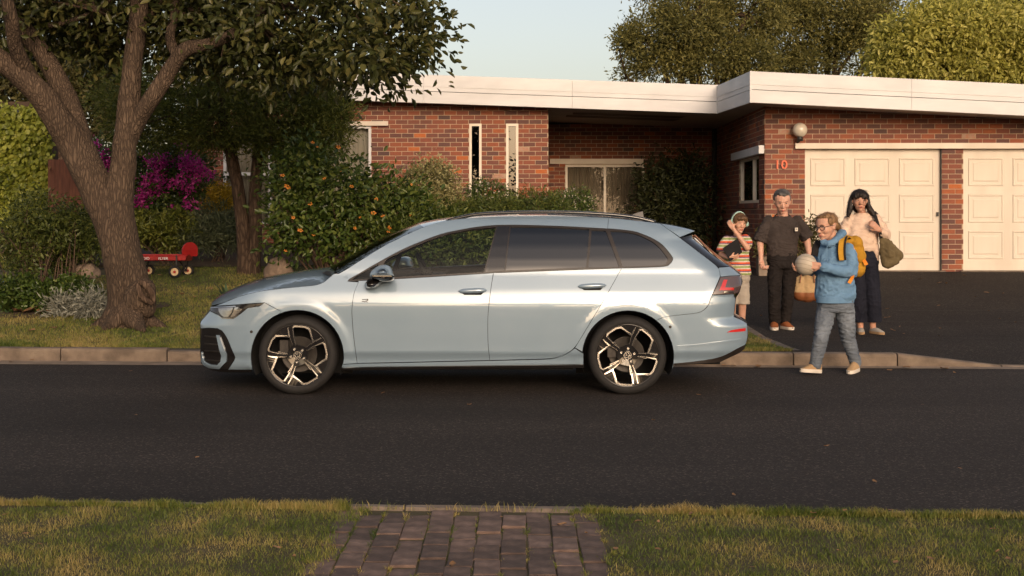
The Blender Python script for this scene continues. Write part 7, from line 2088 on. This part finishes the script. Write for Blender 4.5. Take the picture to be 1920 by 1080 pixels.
# ---------------------------------------------------------------- wagon on the lawn
M['red'] = mat('red_enamel', (.30, .012, .012), (.37, .018, .016), rough=.35, scale=4, coat=.5); M['wagon_hub'] = mat('cream_wheel', (.55, .40, .22), (.62, .46, .27), rough=.5)
gp = gl(329, 521); WGD = gp.y; zg_ = gp.z
K = lambda u, v, dd=0.: P(u, v, WGD + dd)
wag = empty('toy_wagon', (K(310, 520).x, WGD + .1, zg_), label='small red toy wagon with raised end board on the lawn behind the trunk', cat='wagon')
x0, x1 = K(233, 500).x, K(352, 500).x
zt, zb_ = K(300, 479).z, K(300, 489.5).z
yn, yf = WGD - .02, WGD + .34
mb = MB()
for (ya, yb) in ((yn, yn + .012), (yf - .012, yf)): mb.prism([(x0 + .02, ya, zb_), (x1 - .02, ya, zb_), (x1, ya - .0, zt), (x0, ya, zt)], (0, yb - ya, 0))
mb.prism([(x0 + .02, yn, zb_), (x1 - .02, yn, zb_), (x1 - .02, yf, zb_), (x0 + .02, yf, zb_)], (0, 0, .012))
mb.prism([(x0, yn, zt), (x0 + .02, yn, zb_), (x0 + .02, yf, zb_), (x0, yf, zt)], (.012, 0, 0)); mb.prism([(x1, yn, zt), (x1 - .02, yn, zb_), (x1 - .02, yf, zb_), (x1, yf, zt)], (-.012, 0, 0))
mb.tube([(x0, yn, zt), (x1, yn, zt), (x1, yf, zt), (x0, yf, zt), (x0, yn, zt)], .010, 8)
tray = mb.build('tray', M['red'], wag)
mb = MB(); cx_ = K(345, 470); pts = []
for i in range(21):
    a = math.pi * i / 20; pts.append(Vector((x1 - .012, (yn + yf) / 2 + .135 * math.cos(a), zt + .08 + .115 * math.sin(a))))
pts = [Vector((x1 - .02, (yn + yf) / 2 + .135, zt - .02))] + pts + [Vector((x1 - .02, (yn + yf) / 2 - .135, zt - .02))]
# the end board stands turned a little towards the street
piv = Vector((x1 - .012, (yn + yf) / 2, zt)); rb_ = Matrix.Rotation(R(-42), 3, 'Z')
mb.prism([piv + rb_ @ (p - piv) for p in pts], rb_ @ Vector((.014, 0, 0))); mb.build('end_board', M['red'], wag)
for word, u_ in (('RADIO', 271), ('FLYER', 307)):
    me = text_mesh(word, .054, .002, 'lettering'); me.materials.append(M['white'])
    t_ = link('lettering', me, tray); t_.rotation_euler = (R(84), 0, 0); t_.location = Vector((K(u_, 484).x, yn - .012, (zt + zb_) / 2 - .004)) - origin_of(tray)
def wwheel(x, y, r_=.092):
    e = empty('wheel'); e.parent = wag; c = Vector((x, y, zg_ + r_)); e.location = c - origin_of(wag)
    mb = MB(); mb.lathe([(-.02, r_ * .62), (-.024, r_ * .85), (-.014, r_), (.014, r_), (.024, r_ * .85), (.02, r_ * .62)], c, (0, -1, 0), 28); mb.build('tyre', M['rubber'], e, smooth=True)
    mb = MB(); mb.lathe([(-.016, 0), (-.016, r_ * .66), (.016, r_ * .66), (.012, r_ * .5), (.018, r_ * .3), (.018, 0)], c, (0, -1, 0), 24); mb.build('rim', M['wagon_hub'], e, smooth=False)
    mb = MB(); mb.lathe([(.012, r_ * .24), (.030, r_ * .22), (.032, 0)], c, (0, -1, 0), 12); mb.build('cap', M['red'], e)
for xx in (K(329, 500).x, K(254, 500).x):
    wwheel(xx, yn - .01); wwheel(xx + .09, yf + .04)
mb = MB()
for xx in (K(329, 500).x, K(254, 500).x):
    mb.tube([(xx, yn, zg_ + .092), (xx + .09, yf + .03, zg_ + .092)], .009, 6)
    for yy, dx in ((yn + .04, 0), (yf - .04, .08)): mb.tube([(xx + dx, yy, zg_ + .092), (xx + dx - .10, yy, zb_)], .012, 6); mb.tube([(xx + dx, yy, zg_ + .092), (xx + dx + .03, yy, zb_)], .012, 6)
mb.build('undercarriage', M['black'], wag)
mb = MB(); mb.tube([(x0 - .02, (yn + yf) / 2, zb_ - .04), K(205, 502, .1), K(182, 505.5, .0)], .010, 6); mb.build('pull_handle', M['black'], wag)
for xx in (x1 - .16, x0 + .15):
    mb = MB(); mb.box((xx, yn - .006, (zt + zb_) / 2 - .03), (.012, .006, .075)); mb.build('stake_bracket', M['black'], wag)

# ---------------------------------------------------------------- pot by the garage corner
PD = 21.4; J = lambda u, v, dd=0.: P(u, v, PD + dd)
pz = drive_z(PD) + .004
pot = empty('potted_plant', (J(1432, 510).x, PD, pz), label='pale square planter with a leafy plant at the garage corner', cat='planter')
mb = MB(); mb.box((J(1432, 500).x, PD, pz + .16), (.10, .10, .16), taper=1.12); mb.build('pot', M['gutter'], pot)
mb = MB(); mb.box((J(1432, 500).x, PD, pz + .315), (.095, .095, .012)); mb.build('compost', M['soil'], pot)
bl = [(np.array([J(1432, 480).x, PD, pz + .5]), np.array([.17, .15, .2])), (np.array([J(1438, 480).x, PD, pz + .72]), np.array([.12, .1, .18]))]
foliage('foliage', pot, M['leaf_olive'], leaves(bl, 60, 14, .06, .45, .05, .2))
pot2 = empty('potted_plant', (J(1510, 510).x, PD - .1, pz), label='tall thin potted plant before the garage door frame behind the charcoal t-shirt', cat='planter')
mb = MB(); mb.lathe([(0, 0), (0, .10), (.24, .14), (.25, .13), (.22, .12)], (J(1510, 500).x, PD - .1, pz), (0, 0, 1), 20); mb.build('pot', M['gutter'], pot2, smooth=True)
bl = [(np.array([J(1510, 460).x, PD - .1, pz + .55]), np.array([.18, .15, .25])), (np.array([J(1520, 430).x, PD - .1, pz + .75]), np.array([.09, .1, .2])), (np.array([J(1519, 410).x, PD - .1, pz + .92]), np.array([.05, .05, .12]))]
s_ = leaves(bl, 80, 10, .06, .45, .05, .2); foliage('foliage', pot2, M['leaf_olive'], s_)
mb = MB(); twigs(mb, (J(1510, 500).x, PD - .1, pz + .2), list(s_[3][::8]), .01); mb.build('stem', M['twig'], pot2)

# ---------------------------------------------------------------- fallen leaves, one object each
dl = []
for k in range(5):
    n = 7; vs, fs = [], []
    for i in range(n + 1):
        t = i / n; ww = .34 * math.sin(math.pi * t) ** .8 * (1 - .2 * (k % 2)) ; x = t - .5; z = .10 * math.sin(3 * t + k) + .06 * t * k * .4
        vs += [(x, -ww, z + .10 + .06 * noise.noise(Vector((t * 4, k, 0)))), (x, 0, z), (x, ww, z + .14 * (1 + noise.noise(Vector((t * 3, k, 5)))) * .7)]
    for i in range(n): fs += [(3 * i, 3 * i + 1, 3 * i + 4, 3 * i + 3), (3 * i + 1, 3 * i + 2, 3 * i + 5, 3 * i + 4)]
    zmin = min(v[2] for v in vs); dl.append(mesh('fallen_leaf', [(a, b_, c - zmin) for a, b_, c in vs], fs, M['dry'], True))
def fallen(u, v, fn, L_, lab, grp, lift=.006):
    p = ground(u, v, fn); o = link('fallen_leaf', random.choice(dl), label=lab, cat='leaf', group=grp)
    o.location = p + Vector((0, 0, lift)); o.rotation_euler = (random.uniform(-.2, .2), random.uniform(-.2, .2), random.uniform(0, 6.3)); o.scale = (L_, L_ * random.uniform(.7, 1.1), L_ * random.uniform(.5, 1))
flat = lambda x, d: 0.
for (u, v) in ((1310, 742), (718, 738), (1376, 930), (1640, 905), (1790, 700), (1582, 699), (245, 697), (255, 780), (880, 760), (1550, 838), (1225, 790), (1730, 760), (1800, 880), (370, 860)):
    fallen(u, v, flat, random.uniform(.025, .05), 'small dry leaf lying on the dark road asphalt', 'dry leaves on the road')
for (u, v) in ((62, 678), (1422, 690), (1358, 688), (1375, 689), (1668, 697), (1700, 692), (1770, 694), (345, 676), (20, 681)):
    fallen(u, v, flat, random.uniform(.05, .09), 'brown leaf lying in the gutter below the kerb', 'leaves in the gutter', .012)
dz_ = lambda x, d: drive_z(d)
for k in range(34):
    u, v = random.uniform(1420, 1910), random.uniform(513, 645)
    if 1430 < u < 1660 and v > 540: continue
    fallen(u, v, dz_, random.uniform(.04, .09), 'pale dry leaf scattered on the driveway asphalt', 'dry leaves on the driveway', .012)
for k in range(46):
    u, v = random.uniform(0, 185), 588 - abs(random.gauss(0, 14))
    fallen(u, v, lambda x, d: lawn_z(x, d) + .03, random.uniform(.09, .2), 'curled brown leaf in the drift on the flower bed soil', 'dry leaves on the flower bed', .02)
for (u, v) in ((344, 532), (341, 556), (365, 562), (310, 557), (362, 543), (300, 520), (280, 600), (180, 606), (250, 612), (330, 590), (190, 604), (100, 620), (400, 560), (395, 545), (60, 625)):
    fallen(u, v, lawn_z, random.uniform(.06, .11), 'dry leaf lying on the far lawn between trunk and wagon', 'dry leaves on the lawn', .03)
for (u, v) in ((1385, 618), (1400, 630), (1412, 622), (1425, 634), (1440, 642), (1455, 655), (1380, 612)):
    fallen(u, v, lambda x, d: drive_z(d) + .02, random.uniform(.04, .08), 'dry leaf along the driveway edging by the car', 'dry leaves along the edging', .02)
for k in range(34):
    u, v = random.uniform(0, 1920), random.uniform(965, 1075)
    on_path = 620 < u < 1120
    if on_path and random.random() < .6: continue
    fallen(u, v, lambda x, d: .10, random.uniform(.018, .045), 'dry leaf on the brick path' if on_path else 'dry leaf on the grass of the near verge', 'dry leaves on the path' if on_path else 'dry leaves on the near verge', .006 if on_path else .022)
bpy.context.view_layer.update()
